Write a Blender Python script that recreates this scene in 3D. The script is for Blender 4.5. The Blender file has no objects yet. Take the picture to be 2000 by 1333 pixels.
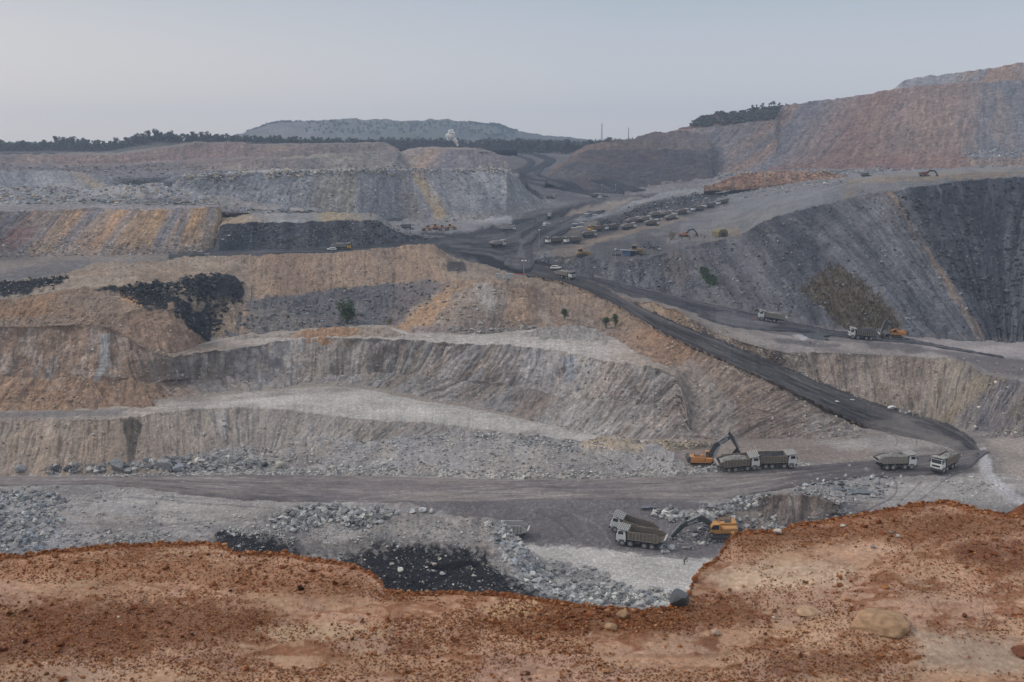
import bpy, bmesh, math, random
import numpy as np
from mathutils import Vector, Matrix, noise as mnoise
R = math.radians
rng = np.random.default_rng(7); random.seed(7)
scene = bpy.context.scene
COL = scene.collection
# ------------------------------------------------------------------ camera
FPX = 1944.4; PITCH = R(10.95)
cam_d = bpy.data.cameras.new("camera"); cam = bpy.data.objects.new("camera", cam_d); COL.objects.link(cam)
cam_d.lens = 35; cam_d.sensor_width = 36; cam_d.clip_start = 0.1; cam_d.clip_end = 20000
cam.location = (0, 0, 0); cam.rotation_euler = (math.pi/2 - PITCH, 0, 0)
cam_d.dof.use_dof = True; cam_d.dof.focus_distance = 250; cam_d.dof.aperture_fstop = 9
scene.camera = cam
# ------------------------------------------------------------------ sky, sun, exposure
SUN_EL, SUN_AZ = R(42), R(-80)          # azimuth from +Y, negative = left
world = bpy.data.worlds.new("World"); scene.world = world; world.use_nodes = True
wt = world.node_tree; wt.nodes.clear()
def N(t, kind, **kw):
    n = t.nodes.new(kind)
    for k, v in kw.items():
        if k.startswith('i_'): n.inputs[k[2:].replace('_', ' ')].default_value = v
        else: setattr(n, k, v)
    return n
wo = N(wt, 'ShaderNodeOutputWorld'); bg = N(wt, 'ShaderNodeBackground'); bg2 = N(wt, 'ShaderNodeBackground'); add = N(wt, 'ShaderNodeAddShader')
sky = N(wt, 'ShaderNodeTexSky', sky_type='NISHITA', sun_disc=False, sun_elevation=SUN_EL, sun_rotation=SUN_AZ, air_density=1.0, dust_density=4.0)
wt.links.new(sky.outputs[0], bg2.inputs[0]); bg2.inputs[1].default_value = 0.012
tc = N(wt, 'ShaderNodeTexCoord'); sep = N(wt, 'ShaderNodeSeparateXYZ')
wt.links.new(tc.outputs['Generated'], sep.inputs[0])
ramp = N(wt, 'ShaderNodeValToRGB'); wt.links.new(sep.outputs[2], ramp.inputs[0])     # overcast layer by elevation
el = ramp.color_ramp.elements
el[0].position = 0.0; el[0].color = (0.61, 0.585, 0.58, 1)
el[1].position = 1.0; el[1].color = (0.80, 0.84, 0.90, 1)
for p, c in ((0.03, (0.59, 0.585, 0.60, 1)), (0.08, (0.53, 0.55, 0.59, 1)), (0.14, (0.42, 0.475, 0.55, 1)), (0.30, (0.36, 0.39, 0.44, 1)), (0.65, (0.60, 0.64, 0.70, 1))):
    e = el.new(p); e.color = c
warm = N(wt, 'ShaderNodeMapRange'); warm.inputs['From Min'].default_value = 0.1; warm.inputs['From Max'].default_value = -0.55
wt.links.new(sep.outputs[0], warm.inputs['Value'])
wz = N(wt, 'ShaderNodeMapRange'); wz.inputs['From Min'].default_value = 0.22; wz.inputs['From Max'].default_value = -0.02
wt.links.new(sep.outputs[2], wz.inputs['Value'])
wm = N(wt, 'ShaderNodeMath', operation='MULTIPLY'); wt.links.new(warm.outputs[0], wm.inputs[0]); wt.links.new(wz.outputs[0], wm.inputs[1])
mixw = N(wt, 'ShaderNodeMix', data_type='RGBA'); mixw.inputs[7].default_value = (0.74, 0.66, 0.58, 1)
wt.links.new(wm.outputs[0], mixw.inputs[0]); wt.links.new(ramp.outputs[0], mixw.inputs[6])
wt.links.new(mixw.outputs[2], bg.inputs[0]); bg.inputs[1].default_value = 1.0
wt.links.new(bg.outputs[0], add.inputs[0]); wt.links.new(bg2.outputs[0], add.inputs[1]); wt.links.new(add.outputs[0], wo.inputs[0])
sd = bpy.data.lights.new("sun", 'SUN'); sun = bpy.data.objects.new("sun", sd); COL.objects.link(sun)
sd.energy = 1.4; sd.angle = R(15); sd.color = (1.0, 0.93, 0.86)
sv = Vector((math.sin(SUN_AZ)*math.cos(SUN_EL), math.cos(SUN_AZ)*math.cos(SUN_EL), math.sin(SUN_EL)))
sun.rotation_euler = sv.to_track_quat('Z', 'Y').to_euler()
scene.view_settings.view_transform = 'Standard'; scene.view_settings.look = 'None'
scene.view_settings.exposure = 0.0; scene.view_settings.gamma = 1.0
HAZE = 1.9e-4
scene.cycles.volume_bounces = 2; scene.cycles.max_bounces = 5; scene.cycles.use_denoising = True

# ------------------------------------------------------------------ numpy noise
def hsh(i, j, k):
    h = (i.astype(np.int64)*374761393 + j.astype(np.int64)*668265263 + k.astype(np.int64)*1274126177) & 0xffffffff
    h = ((h ^ (h >> 13))*1103515245) & 0xffffffff
    h = ((h ^ (h >> 16))*668265263) & 0xffffffff
    return ((h ^ (h >> 15)) & 0xffffff)/float(0xffffff)
def vn(x, y, z=None):
    x = np.asarray(x, float); y = np.asarray(y, float)
    xi = np.floor(x); yi = np.floor(y); a = x-xi; b = y-yi
    a = a*a*(3-2*a); b = b*b*(3-2*b)
    if z is None:
        zi = np.zeros(1)
        g = lambda p, q: hsh(xi+p, yi+q, zi)
        return (g(0,0)*(1-a)+g(1,0)*a)*(1-b) + (g(0,1)*(1-a)+g(1,1)*a)*b
    zi = np.floor(z); c = z-zi; c = c*c*(3-2*c)
    g = lambda p, q, s: hsh(xi+p, yi+q, zi+s)
    lo = (g(0,0,0)*(1-a)+g(1,0,0)*a)*(1-b) + (g(0,1,0)*(1-a)+g(1,1,0)*a)*b
    hi = (g(0,0,1)*(1-a)+g(1,0,1)*a)*(1-b) + (g(0,1,1)*(1-a)+g(1,1,1)*a)*b
    return lo*(1-c)+hi*c
def fbm(x, y, z=None, o=3):
    t = 0; w = 1; s = 0
    for k in range(o):
        q = 2.03**k
        t = t + w*(vn(x*q+17*k, y*q+5*k, None if z is None else z*q)*2-1); s += w; w *= 0.5
    return t/s
def sstep(a, b, x): t = np.clip((x-a)/(b-a+1e-9), 0, 1); return t*t*(3-2*t)
def polydist(U, V, poly):                     # signed distance in build units, + inside
    px = np.array([p[0] for p in poly], float); py = np.array([p[1] for p in poly], float)
    d = np.full(U.shape, 1e9); ins = np.zeros(U.shape, bool)
    n = len(px)
    for i in range(n):
        x0, y0, x1, y1 = px[i], py[i], px[(i+1) % n], py[(i+1) % n]
        ex, ey = x1-x0, y1-y0; L = ex*ex+ey*ey+1e-9
        t = np.clip(((U-x0)*ex+(V-y0)*ey)/L, 0, 1)
        d = np.minimum(d, (U-x0-t*ex)**2+(V-y0-t*ey)**2)
        if y0 != y1:
            c = ((y0 > V) != (y1 > V)) & (U < (x1-x0)*(V-y0)/(y1-y0)+x0)
            ins ^= c
    d = np.sqrt(d)
    return np.where(ins, d, -d)
# ------------------------------------------------------------------ sight lines used to survey the terrain
sP, cP = math.sin(PITCH), math.cos(PITCH)
def ray(u, v):
    x = (np.asarray(u, float)-1000)/FPX; y = (666.5-np.asarray(v, float))/FPX
    return x, cP+y*sP, -sP+y*cP
def pt_z(u, v, z):
    x, y, d = ray(u, v); t = z/d
    return np.array([x*t, y*t, z+0*t])
def pt_r(u, v, r):
    x, y, d = ray(u, v); t = r/np.sqrt(x*x+y*y)
    return np.array([x*t, y*t, d*t])

# ------------------------------------------------------------------ palette (linear albedo)
LG = (.37, .365, .36); GR = (.255, .25, .25); BG = (.20, .205, .22); DG = (.115, .117, .125); CO = (.016, .017, .021)
WARMG = (.27, .245, .225); TAN = (.31, .235, .175); BR = (.225, .165, .125); ORA = (.37, .235, .125); OCH = (.40, .28, .15)
RED = (.24, .12, .075); PINK = (.27, .20, .18); ROAD = (.105, .10, .105); ROADB = (.05, .05, .056)

# ------------------------------------------------------------------ materials
def newmat(name):
    m = bpy.data.materials.new(name); m.use_nodes = True; t = m.node_tree; t.nodes.clear()
    o = N(t, 'ShaderNodeOutputMaterial'); b = N(t, 'ShaderNodeBsdfPrincipled'); t.links.new(b.outputs[0], o.inputs[0])
    b.inputs['Roughness'].default_value = 0.95; b.inputs['Specular IOR Level'].default_value = 0.2
    return m, t, b
def ground_mat(name, s, streak=0.35, speck=0.35, bump=1.0, fleck=0.35):
    """s = size in metres of the finest lumps; colours come from the mesh, flow (fall line) coordinates from its UV map"""
    m, t, b = newmat(name); Lk = t.links.new
    at = N(t, 'ShaderNodeAttribute', attribute_name='Col'); geo = N(t, 'ShaderNodeNewGeometry')
    uv = N(t, 'ShaderNodeUVMap', uv_map='flow')
    mp = N(t, 'ShaderNodeMapping'); mp.inputs['Scale'].default_value = (1/(s*1.7), 1/(s*13), 1); Lk(uv.outputs[0], mp.inputs[0])
    st = N(t, 'ShaderNodeTexNoise'); st.inputs['Scale'].default_value = 1; st.inputs['Detail'].default_value = 5; st.inputs['Roughness'].default_value = .65; Lk(mp.outputs[0], st.inputs['Vector'])
    st.noise_dimensions = '2D'
    n1 = N(t, 'ShaderNodeTexNoise'); n1.inputs['Scale'].default_value = 1/(s*2.2); n1.inputs['Detail'].default_value = 6; n1.inputs['Roughness'].default_value = .72; Lk(geo.outputs['Position'], n1.inputs['Vector'])
    n2 = N(t, 'ShaderNodeTexNoise'); n2.inputs['Scale'].default_value = 1/(s*30); n2.inputs['Detail'].default_value = 4; Lk(geo.outputs['Position'], n2.inputs['Vector'])
    vo = N(t, 'ShaderNodeTexVoronoi', feature='F1'); vo.inputs['Scale'].default_value = 1/(s*1.1); Lk(geo.outputs['Position'], vo.inputs['Vector'])
    def mr(src, a, bb, c, d, clamp=True):
        q = N(t, 'ShaderNodeMapRange', clamp=clamp); q.inputs['From Min'].default_value = a; q.inputs['From Max'].default_value = bb
        q.inputs['To Min'].default_value = c; q.inputs['To Max'].default_value = d; Lk(src, q.inputs['Value']); return q.outputs[0]
    def mul(a, c):
        q = N(t, 'ShaderNodeMath', operation='MULTIPLY'); Lk(a, q.inputs[0])
        if isinstance(c, float): q.inputs[1].default_value = c
        else: Lk(c, q.inputs[1])
        return q.outputs[0]
    sf = N(t, 'ShaderNodeMath', operation='MULTIPLY_ADD'); sf.inputs[2].default_value = 1.0
    Lk(mr(st.outputs[0], .3, .7, -streak, streak), sf.inputs[0]); Lk(at.outputs['Alpha'], sf.inputs[1])
    f = mul(mul(sf.outputs[0], mr(n1.outputs[0], .3, .7, 1-speck, 1+speck)), mr(n2.outputs[0], .35, .65, .86, 1.14))
    vc = N(t, 'ShaderNodeSeparateColor'); Lk(vo.outputs['Color'], vc.inputs[0])
    fl = mr(vc.outputs[0], .86, .95, 0.0, fleck)      # a few pale stones
    fl2 = N(t, 'ShaderNodeMath', operation='ADD'); Lk(fl, fl2.inputs[0]); fl2.inputs[1].default_value = 1.0
    f = mul(f, fl2.outputs[0])
    vs = N(t, 'ShaderNodeVectorMath', operation='SCALE'); Lk(at.outputs['Color'], vs.inputs[0]); Lk(f, vs.inputs['Scale'])
    Lk(vs.outputs[0], b.inputs['Base Color'])
    hv = N(t, 'ShaderNodeMath', operation='MULTIPLY_ADD'); Lk(vo.outputs['Distance'], hv.inputs[0]); hv.inputs[1].default_value = -0.5; Lk(n1.outputs[0], hv.inputs[2])
    hs = N(t, 'ShaderNodeMath', operation='MULTIPLY_ADD'); Lk(st.outputs[0], hs.inputs[0]); Lk(mul(at.outputs['Alpha'], 1.1), hs.inputs[1]); Lk(hv.outputs[0], hs.inputs[2])
    bu = N(t, 'ShaderNodeBump'); bu.inputs['Strength'].default_value = 0.9; bu.inputs['Distance'].default_value = s*0.9*bump; Lk(hs.outputs[0], bu.inputs['Height']); Lk(bu.outputs[0], b.inputs['Normal'])
    return m
M_NEAR = ground_mat('rock_ground_near', 0.40, .27, .30)
M_MID = ground_mat('rock_ground_middle', 0.6, .28, .34)
M_FAR = ground_mat('rock_ground_far', 1.2, .32, .40)
M_XFAR = ground_mat('rock_ground_distant', 2.4, .30, .40)
M_ROADN = ground_mat('packed_road_near', 0.5, .40, .16, bump=.35, fleck=.25)
M_ROADF = ground_mat('packed_road_far', 0.9, .42, .18, bump=.35, fleck=.25)
M_SOIL = ground_mat('laterite_soil', 0.012, .06, .30, bump=.5, fleck=.2)
def rock_mat(name, s, bump=1.0):
    m, t, b = newmat(name); Lk = t.links.new
    at = N(t, 'ShaderNodeAttribute', attribute_name='Col'); geo = N(t, 'ShaderNodeNewGeometry')
    n1 = N(t, 'ShaderNodeTexNoise'); n1.inputs['Scale'].default_value = 1/s; n1.inputs['Detail'].default_value = 5; Lk(geo.outputs['Position'], n1.inputs['Vector'])
    q = N(t, 'ShaderNodeMapRange'); q.inputs['From Min'].default_value = .3; q.inputs['From Max'].default_value = .7; q.inputs['To Min'].default_value = .7; q.inputs['To Max'].default_value = 1.3; Lk(n1.outputs[0], q.inputs['Value'])
    vs = N(t, 'ShaderNodeVectorMath', operation='SCALE'); Lk(at.outputs['Color'], vs.inputs[0]); Lk(q.outputs[0], vs.inputs['Scale']); Lk(vs.outputs[0], b.inputs['Base Color'])
    bu = N(t, 'ShaderNodeBump'); bu.inputs['Strength'].default_value = .6; bu.inputs['Distance'].default_value = s*.4*bump; Lk(n1.outputs[0], bu.inputs['Height']); Lk(bu.outputs[0], b.inputs['Normal'])
    return m
M_ROCK = rock_mat('loose_rock', 0.5); M_PEB = rock_mat('laterite_pebble', 0.008); M_BOULDF = rock_mat('pale_sandy_stone', 0.03)
def paint(name, col, rough=.6, metal=0.0, dirt=.35, s=.25, dcol=(.20, .18, .16)):
    """weathered surface: base colour broken by dust patches"""
    m, t, b = newmat(name); Lk = t.links.new
    tcn = N(t, 'ShaderNodeTexCoord')
    n1 = N(t, 'ShaderNodeTexNoise'); n1.inputs['Scale'].default_value = 1/s; n1.inputs['Detail'].default_value = 5; n1.inputs['Roughness'].default_value = .7; Lk(tcn.outputs['Object'], n1.inputs['Vector'])
    q = N(t, 'ShaderNodeMapRange'); q.inputs['From Min'].default_value = .42; q.inputs['From Max'].default_value = .66; q.inputs['To Max'].default_value = dirt*1.6; Lk(n1.outputs[0], q.inputs['Value'])
    mx = N(t, 'ShaderNodeMix', data_type='RGBA'); mx.inputs[6].default_value = (*col, 1); mx.inputs[7].default_value = (*dcol, 1); Lk(q.outputs[0], mx.inputs[0]); Lk(mx.outputs[2], b.inputs['Base Color'])
    b.inputs['Roughness'].default_value = rough; b.inputs['Metallic'].default_value = metal; b.inputs['Specular IOR Level'].default_value = .4
    return m
M_WHITE = paint('dusty_white_paint', (.72, .72, .70), dirt=.30, dcol=(.42, .40, .36))
M_BED = paint('muddy_steel', (.14, .115, .09), .8, dirt=.55, dcol=(.27, .225, .175))
M_BEDIN = paint('worn_bed_steel', (.07, .052, .042), .7, dirt=.45, dcol=(.15, .115, .09))
M_BEDRIB = paint('rib_steel', (.30, .25, .20), .8, dirt=.4, dcol=(.12, .10, .08)); M_CANDARK = paint('canopy_plate', (.20, .19, .175), .8, dirt=.4)
M_CANOPY = paint('pale_canopy_steel', (.50, .49, .46), .7, dirt=.4, dcol=(.30, .27, .24))
M_DARK = paint('dark_chassis', (.035, .035, .037), .7, dirt=.35, dcol=(.14, .125, .11))
M_TYRE = paint('dusty_tyre', (.045, .044, .043), .9, dirt=.5, dcol=(.17, .155, .14))
M_RIM = paint('dusty_rim', (.34, .33, .31), .7)
M_GLASS = paint('dark_glass', (.015, .02, .025), .15, dirt=.1)
M_YEL = paint('machine_yellow', (.52, .235, .05), .55, dirt=.4, dcol=(.35, .24, .14))
M_ORNG = paint('machine_orange', (.54, .22, .05), .55, dirt=.22, dcol=(.35, .24, .14))
M_REDP = paint('machine_red', (.28, .05, .04), .6, dirt=.3)
M_CABY = paint('cab_yellow', (.68, .36, .02), .5, dirt=.15)
M_BOOM = paint('boom_charcoal', (.045, .05, .055), .5, dirt=.25, dcol=(.16, .15, .14))
M_STEEL = paint('galvanised_steel', (.33, .34, .35), .5, .3)
M_CONC = paint('pale_concrete', (.5, .49, .47), .9)
M_LETTER = paint('white_lettering', (.75, .75, .73), .6, dirt=.1)
M_BLUE = paint('blue_sheet', (.10, .17, .32), .7); M_REDW = paint('barrier_red', (.55, .08, .05), .6)
M_LEAF = None
def leaf_mat(name, c1, c2):
    m, t, b = newmat(name); Lk = t.links.new
    geo = N(t, 'ShaderNodeNewGeometry'); mx = N(t, 'ShaderNodeMix', data_type='RGBA'); mx.inputs[6].default_value = (*c1, 1); mx.inputs[7].default_value = (*c2, 1)
    Lk(geo.outputs['Random Per Island'], mx.inputs[0]); Lk(mx.outputs[2], b.inputs['Base Color']); b.inputs['Roughness'].default_value = .8
    return m
M_LEAFD = leaf_mat('hazed_foliage', (.065, .075, .06), (.14, .145, .11))  # leaf colours paled and greyed to imitate distance haze
M_LEAFG = leaf_mat('green_foliage', (.030, .055, .022), (.085, .115, .045))
M_DRY = leaf_mat('dry_grass', (.13, .10, .045), (.22, .17, .08))
M_DRYG = leaf_mat('straw_grass', (.075, .055, .028), (.15, .115, .06))
M_BARK = paint('bark', (.09, .07, .055), .9)

# ------------------------------------------------------------------ object helpers
def tag(o, label=None, cat=None, group=None, kind=None):
    if label: o['label'] = label
    if cat: o['category'] = cat
    if group: o['group'] = group
    if kind: o['kind'] = kind
    return o
def mesh_np(name, verts, faces, mat, cols=None, uvs=None, smooth=True, parent=None):
    me = bpy.data.meshes.new(name); nv = len(verts); nf = len(faces); k = faces.shape[1]
    me.vertices.add(nv); me.vertices.foreach_set('co', np.ascontiguousarray(verts, dtype=np.float32).ravel())
    me.loops.add(nf*k); me.loops.foreach_set('vertex_index', faces.astype(np.int32).ravel())
    me.polygons.add(nf); me.polygons.foreach_set('loop_start', (np.arange(nf)*k).astype(np.int32))
    me.polygons.foreach_set('loop_total', np.full(nf, k, np.int32))
    me.polygons.foreach_set('use_smooth', np.full(nf, smooth))
    me.update(calc_edges=True)
    if cols is not None:
        a = me.color_attributes.new('Col', 'FLOAT_COLOR', 'POINT')
        c4 = np.ones((nv, 4), np.float32); c4[:, :cols.shape[1]] = cols; a.data.foreach_set('color', c4.ravel())
    if uvs is not None:
        ul = me.uv_layers.new(name='flow'); ul.data.foreach_set('uv', uvs[faces.ravel()].astype(np.float32).ravel())
    me.materials.append(mat)
    o = bpy.data.objects.new(name, me); COL.objects.link(o)
    if parent: o.parent = parent
    return o

# ------------------------------------------------------------------ surveyed terrain sheets
class L:
    """a survey line: points (u, v, q); q is a level z or a distance r"""
    def __init__(s, mode, pts, jit=1.0): s.mode = mode; s.p = np.array(sorted(pts), float); s.jit = jit
PATCH = {}
def patch(name, u0, u1, step, lines, layers, mat, zones=(), label=None, jitlen=14, back=(4, 10), front=(0.6, 3), kind='structure', smoothw=12, zoff=0, swap=False, tone=1.0):
    nu = int((u1-u0)/step)+1; U = np.linspace(u0, u1, nu); seed = (sum(map(ord, name)) % 97)*3.7
    P = []; Vl = []
    kw = max(1, int(smoothw/step)); ker = np.ones(kw)/kw
    def sm(a):
        if kw < 3: return a
        return np.convolve(np.pad(a, kw, mode='edge'), ker, 'same')[kw:-kw]
    for i, ln in enumerate(lines):
        v = sm(np.interp(U, ln.p[:, 0], ln.p[:, 1])); q = sm(np.interp(U, ln.p[:, 0], ln.p[:, 2]))
        p = pt_z(U, v, q) if ln.mode == 'z' else pt_r(U, v, q)
        if ln.jit:
            j = fbm(U/jitlen, np.full(nu, seed+i*9.1), o=4)
            v2 = v + ln.jit*j*2
            # the jitter moves the line in height, not along the sight line
            x, y, d = ray(U, v2); rho = np.hypot(p[0], p[1]); k = rho/np.hypot(x, y); p = np.array([x*k, y*k, d*k]); v = v2
        P.append(p); Vl.append(v)
    rows = []; Vr = []; Fr = []; Li = []
    r0 = np.hypot(P[0][0], P[0][1])
    a = P[0].copy(); k = (r0-front[0])/r0; a[0] *= k; a[1] *= k; a[2] -= front[1]; rows.append(a); Vr.append(Vl[0]); Fr.append(np.ones(nu)); Li.append(0)
    for i in range(len(lines)-1):
        d = np.abs(Vl[i+1]-Vl[i]); lay = layers[i]
        n = lay.get('n') or int(max(2, math.ceil(np.percentile(d, 97)/step*lay.get('dens', 1.0))))
        cv = lay.get('curve', 0)
        for j in range(n + (1 if i == len(lines)-2 else 0)):
            t = j/n
            p = P[i]*(1-t)+P[i+1]*t
            if cv: p = p.copy(); p[2] -= cv*math.sin(math.pi*t)
            rows.append(p); Vr.append(Vl[i]*(1-t)+Vl[i+1]*t); Fr.append(np.full(nu, 1-t)); Li.append(i)
    nr = len(rows); Xg = np.stack(rows)            # nr,3,nu
    Vg = np.stack(Vr); Ug = np.tile(U, (nr, 1)); Lg = np.array(Li); Fg = np.stack(Fr)
    Xg = np.transpose(Xg, (0, 2, 1)).copy()        # nr,nu,3
    du = np.gradient(Xg, axis=1); dv = np.gradient(Xg, axis=0)
    nn = np.cross(du, dv); nn /= np.linalg.norm(nn, axis=2, keepdims=True)+1e-9
    # flatten steep jumps: keep normals upwards
    nn[nn[..., 2] < 0] *= -1
    mpp = float(np.median(np.hypot(Xg[..., 0], Xg[..., 1])))/FPX
    S = np.zeros((nr, nu)); C = np.zeros((nr, nu, 3)); disp = np.zeros((nr, nu)); AL = np.zeros((nr, nu)); AMP = np.ones((nr, nu)); DZ = np.zeros((nr, nu))
    Dn = np.cumsum(np.linalg.norm(np.diff(Xg, axis=0, prepend=Xg[:1]), axis=2), axis=0)
    X, Y, Z = Xg[..., 0], Xg[..., 1], Xg[..., 2]
    for i, lay in enumerate(layers):
        rr = np.where(Lg == i)[0]
        if not len(rr): continue
        fan = lay.get('fan')
        for k in rr:
            if fan:
                fc = np.array(fan, float); f = Fg[k, 0]
                S[k] = np.interp(U, fc[:, 0]+f*(fc[:, 1]-fc[:, 0]), fc[:, 0])
            else: S[k] = U
        s_, v_, u_ = S[rr], Vg[rr], Ug[rr]
        if lay.get('across'): v_ = Fg[rr]*60
        W = s_ + lay.get('warp', 10)*fbm(s_/30+seed, v_/40, o=3)
        if 'stops' in lay:
            sp = np.array([q[0] for q in lay['stops']], float); sc = np.array([q[1] for q in lay['stops']])
            c = np.stack([np.interp(W, sp, sc[:, m]) for m in range(3)], -1)
        else: c = np.tile(np.array(lay['col']), (*s_.shape, 1))
        mk = lay.get('mix')          # list of (colour, amount, wavelength along strike in px, stretch down the slope)
        for q, (mc, amt, wl, strch) in enumerate(mk or ()):
            pa, pb = W/wl+31*q+seed, v_/(wl*strch)+7*q; wf = .35 if 'gully' in lay else 1.0
            pa, pb = pa+wf*fbm(pa*1.7, pb*1.7+5, o=3), pb+wf*fbm(pa*1.7+9, pb*1.7, o=3)
            w = sstep(.46, .72, vn(pa, pb)*.62+.38*vn(pa*3.1+11*q, pb*3.1)) * amt
            c = c*(1-w[..., None]) + np.array(mc)*w[..., None]
        C[rr] = c; AL[rr] = lay.get('stk', .9 if 'gully' in lay else 0.0)*np.clip(.75+1.1*fbm(s_/60+seed, v_/45+2, o=3), .15, 1.3)
        x, y, z = X[rr], Y[rr], Z[rr]; Sm = s_*mpp; D = Dn[rr]
        ra, rl = lay.get('rough', (.3, 3.0)); ra *= .75; d = ra*fbm(x/rl+seed, y/rl, z/rl, o=4)*1.6
        if 'lump' in lay: la, ll = lay['lump']; la *= .65; d = d + la*fbm(x/ll+seed, y/ll, z/ll, o=2)
        if 'gully' in lay:
            ga, gl = lay['gully']; ga *= .42; gl *= .55
            for q, (aa, lam) in enumerate(((ga*1.5, gl*2.6), (ga, gl), (ga*.5, gl*.45))):
                wv = Sm + .5*lam*fbm(Sm/(lam*3), D/(lam*5)+q*13, o=2)
                g = np.abs(vn(wv/lam+seed+q*7, D/(lam*9))*2-1)
                fade = np.clip((1-Fg[rr]*0)+0, 0, 1)
                d = d - aa*(1-np.clip(g*2.2, 0, 1))**1.5*sstep(.0, .25, Fg[rr]+.12)
        disp[rr] = d
    for zn in zones:
        poly, col, soft = zn[0], zn[1], zn[2]; op = zn[3] if len(zn) > 3 else {}
        ps = np.array(poly); m_ = 30
        box = (Ug > ps[:, 0].min()-m_) & (Ug < ps[:, 0].max()+m_) & (Vg > ps[:, 1].min()-m_) & (Vg < ps[:, 1].max()+m_)
        if 'layer' in op: box &= (Lg == op['layer'])[:, None]
        if not box.any(): continue
        uu, vv = Ug[box], Vg[box]; w_ = op.get('warp', 6)
        sx = op.get('sx', 1.0); kk = op.get('shear', 0.0)
        un = uu + kk*(vv-ps[:, 1].min())
        a_, b_ = un/(10*sx), vv/(9*op.get('sy', 1.0))
        if sx == 1 and 'sy' not in op: a_, b_ = .8*a_+.6*b_+.7*fbm(b_+4, a_, o=2), .8*b_-.6*a_
        d = polydist(uu, vv, poly) + w_*fbm(a_+seed, b_, o=4)
        w = sstep(-soft, soft, d)*op.get('a', 1.0)
        if 'amp' in op: AMP[box] = AMP[box]*(1-w)+op['amp']*w
        if 'dz' in op: DZ[box] += op['dz']*w
        if 'add' in op: disp[box] += op['add'][0]*w*fbm(X[box]/op['add'][1], Y[box]/op['add'][1], Z[box]/op['add'][1], o=3)
        if col is not None: C[box] = C[box]*(1-w[:, None])+np.array(col)*w[:, None]
    C = np.concatenate([C, AL[..., None]], -1)
    C[..., :3] *= np.array([1.06, .985, .93]) if mat in (M_NEAR, M_ROADN) else (np.array([1.04, .975, .945])*(.97 if name != 'right_dump' else np.array([.93,.97,1.03])) if mat is M_MID else (np.array([1.0, 1.0, 1.0]) if mat is M_SOIL else np.array([1.0, .98, 1.0]))*tone)
    if mat in (M_NEAR, M_MID): C[..., :3] *= tone
    C[..., :3] *= (1+.10*fbm(X/(mpp*60)+3, Y/(mpp*60), Z/(mpp*25), o=3))[..., None]
    disp *= AMP
    Xg = Xg + nn*disp[..., None]; Xg[..., 2] += DZ+zoff
    last = Xg[-1].copy(); rl_ = np.hypot(last[:, 0], last[:, 1])[:, None]; last[:, :2] *= (rl_+back[0])/rl_; last[:, 2] -= back[1]
    Xg = np.concatenate([Xg, last[None]]); C = np.concatenate([C, C[-1:]]); S = np.concatenate([S, S[-1:]]); Dn = np.concatenate([Dn, Dn[-1:]+back[1]])
    nr += 1
    idx = np.arange(nr*nu).reshape(nr, nu)
    F = np.stack([idx[:-1, :-1], idx[:-1, 1:], idx[1:, 1:], idx[1:, :-1]], -1).reshape(-1, 4)
    uv = np.stack([S.ravel()*mpp, Dn.ravel()], -1)
    o = mesh_np(name, Xg.reshape(-1, 3), F, mat, C.reshape(-1, 4), uv[:, ::-1] if swap else uv)
    tag(o, label=label, kind=kind)
    PATCH[name] = dict(X=Xg[:-1], U=Ug, V=Vg, mpp=mpp)
    return o
def rut(pts, w, col, a=.6, soft=1.2, **op):
    P_ = np.array(pts, float); tt = np.linspace(0, len(P_)-1, 5*len(P_)); i0 = np.clip(tt.astype(int), 0, len(P_)-2); f = (tt-i0)[:, None]
    g = lambda k: P_[np.clip(i0+k, 0, len(P_)-1)]
    C_ = .5*((2*g(0))+(-g(-1)+g(1))*f+(2*g(-1)-5*g(0)+4*g(1)-g(2))*f**2+(-g(-1)+3*g(0)-3*g(1)+g(2))*f**3)
    T_ = np.gradient(C_, axis=0); T_ /= np.linalg.norm(T_, axis=1, keepdims=True)+1e-9; n_ = np.stack([-T_[:, 1], T_[:, 0]], -1)*w/2
    return ([tuple(q) for q in C_+n_]+[tuple(q) for q in (C_-n_)[::-1]], col, soft, dict(a=a, warp=1.5, **op))
def c_(z, a=-100, b=2100, v=None): return [(a, v, z), (b, v, z)]

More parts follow.
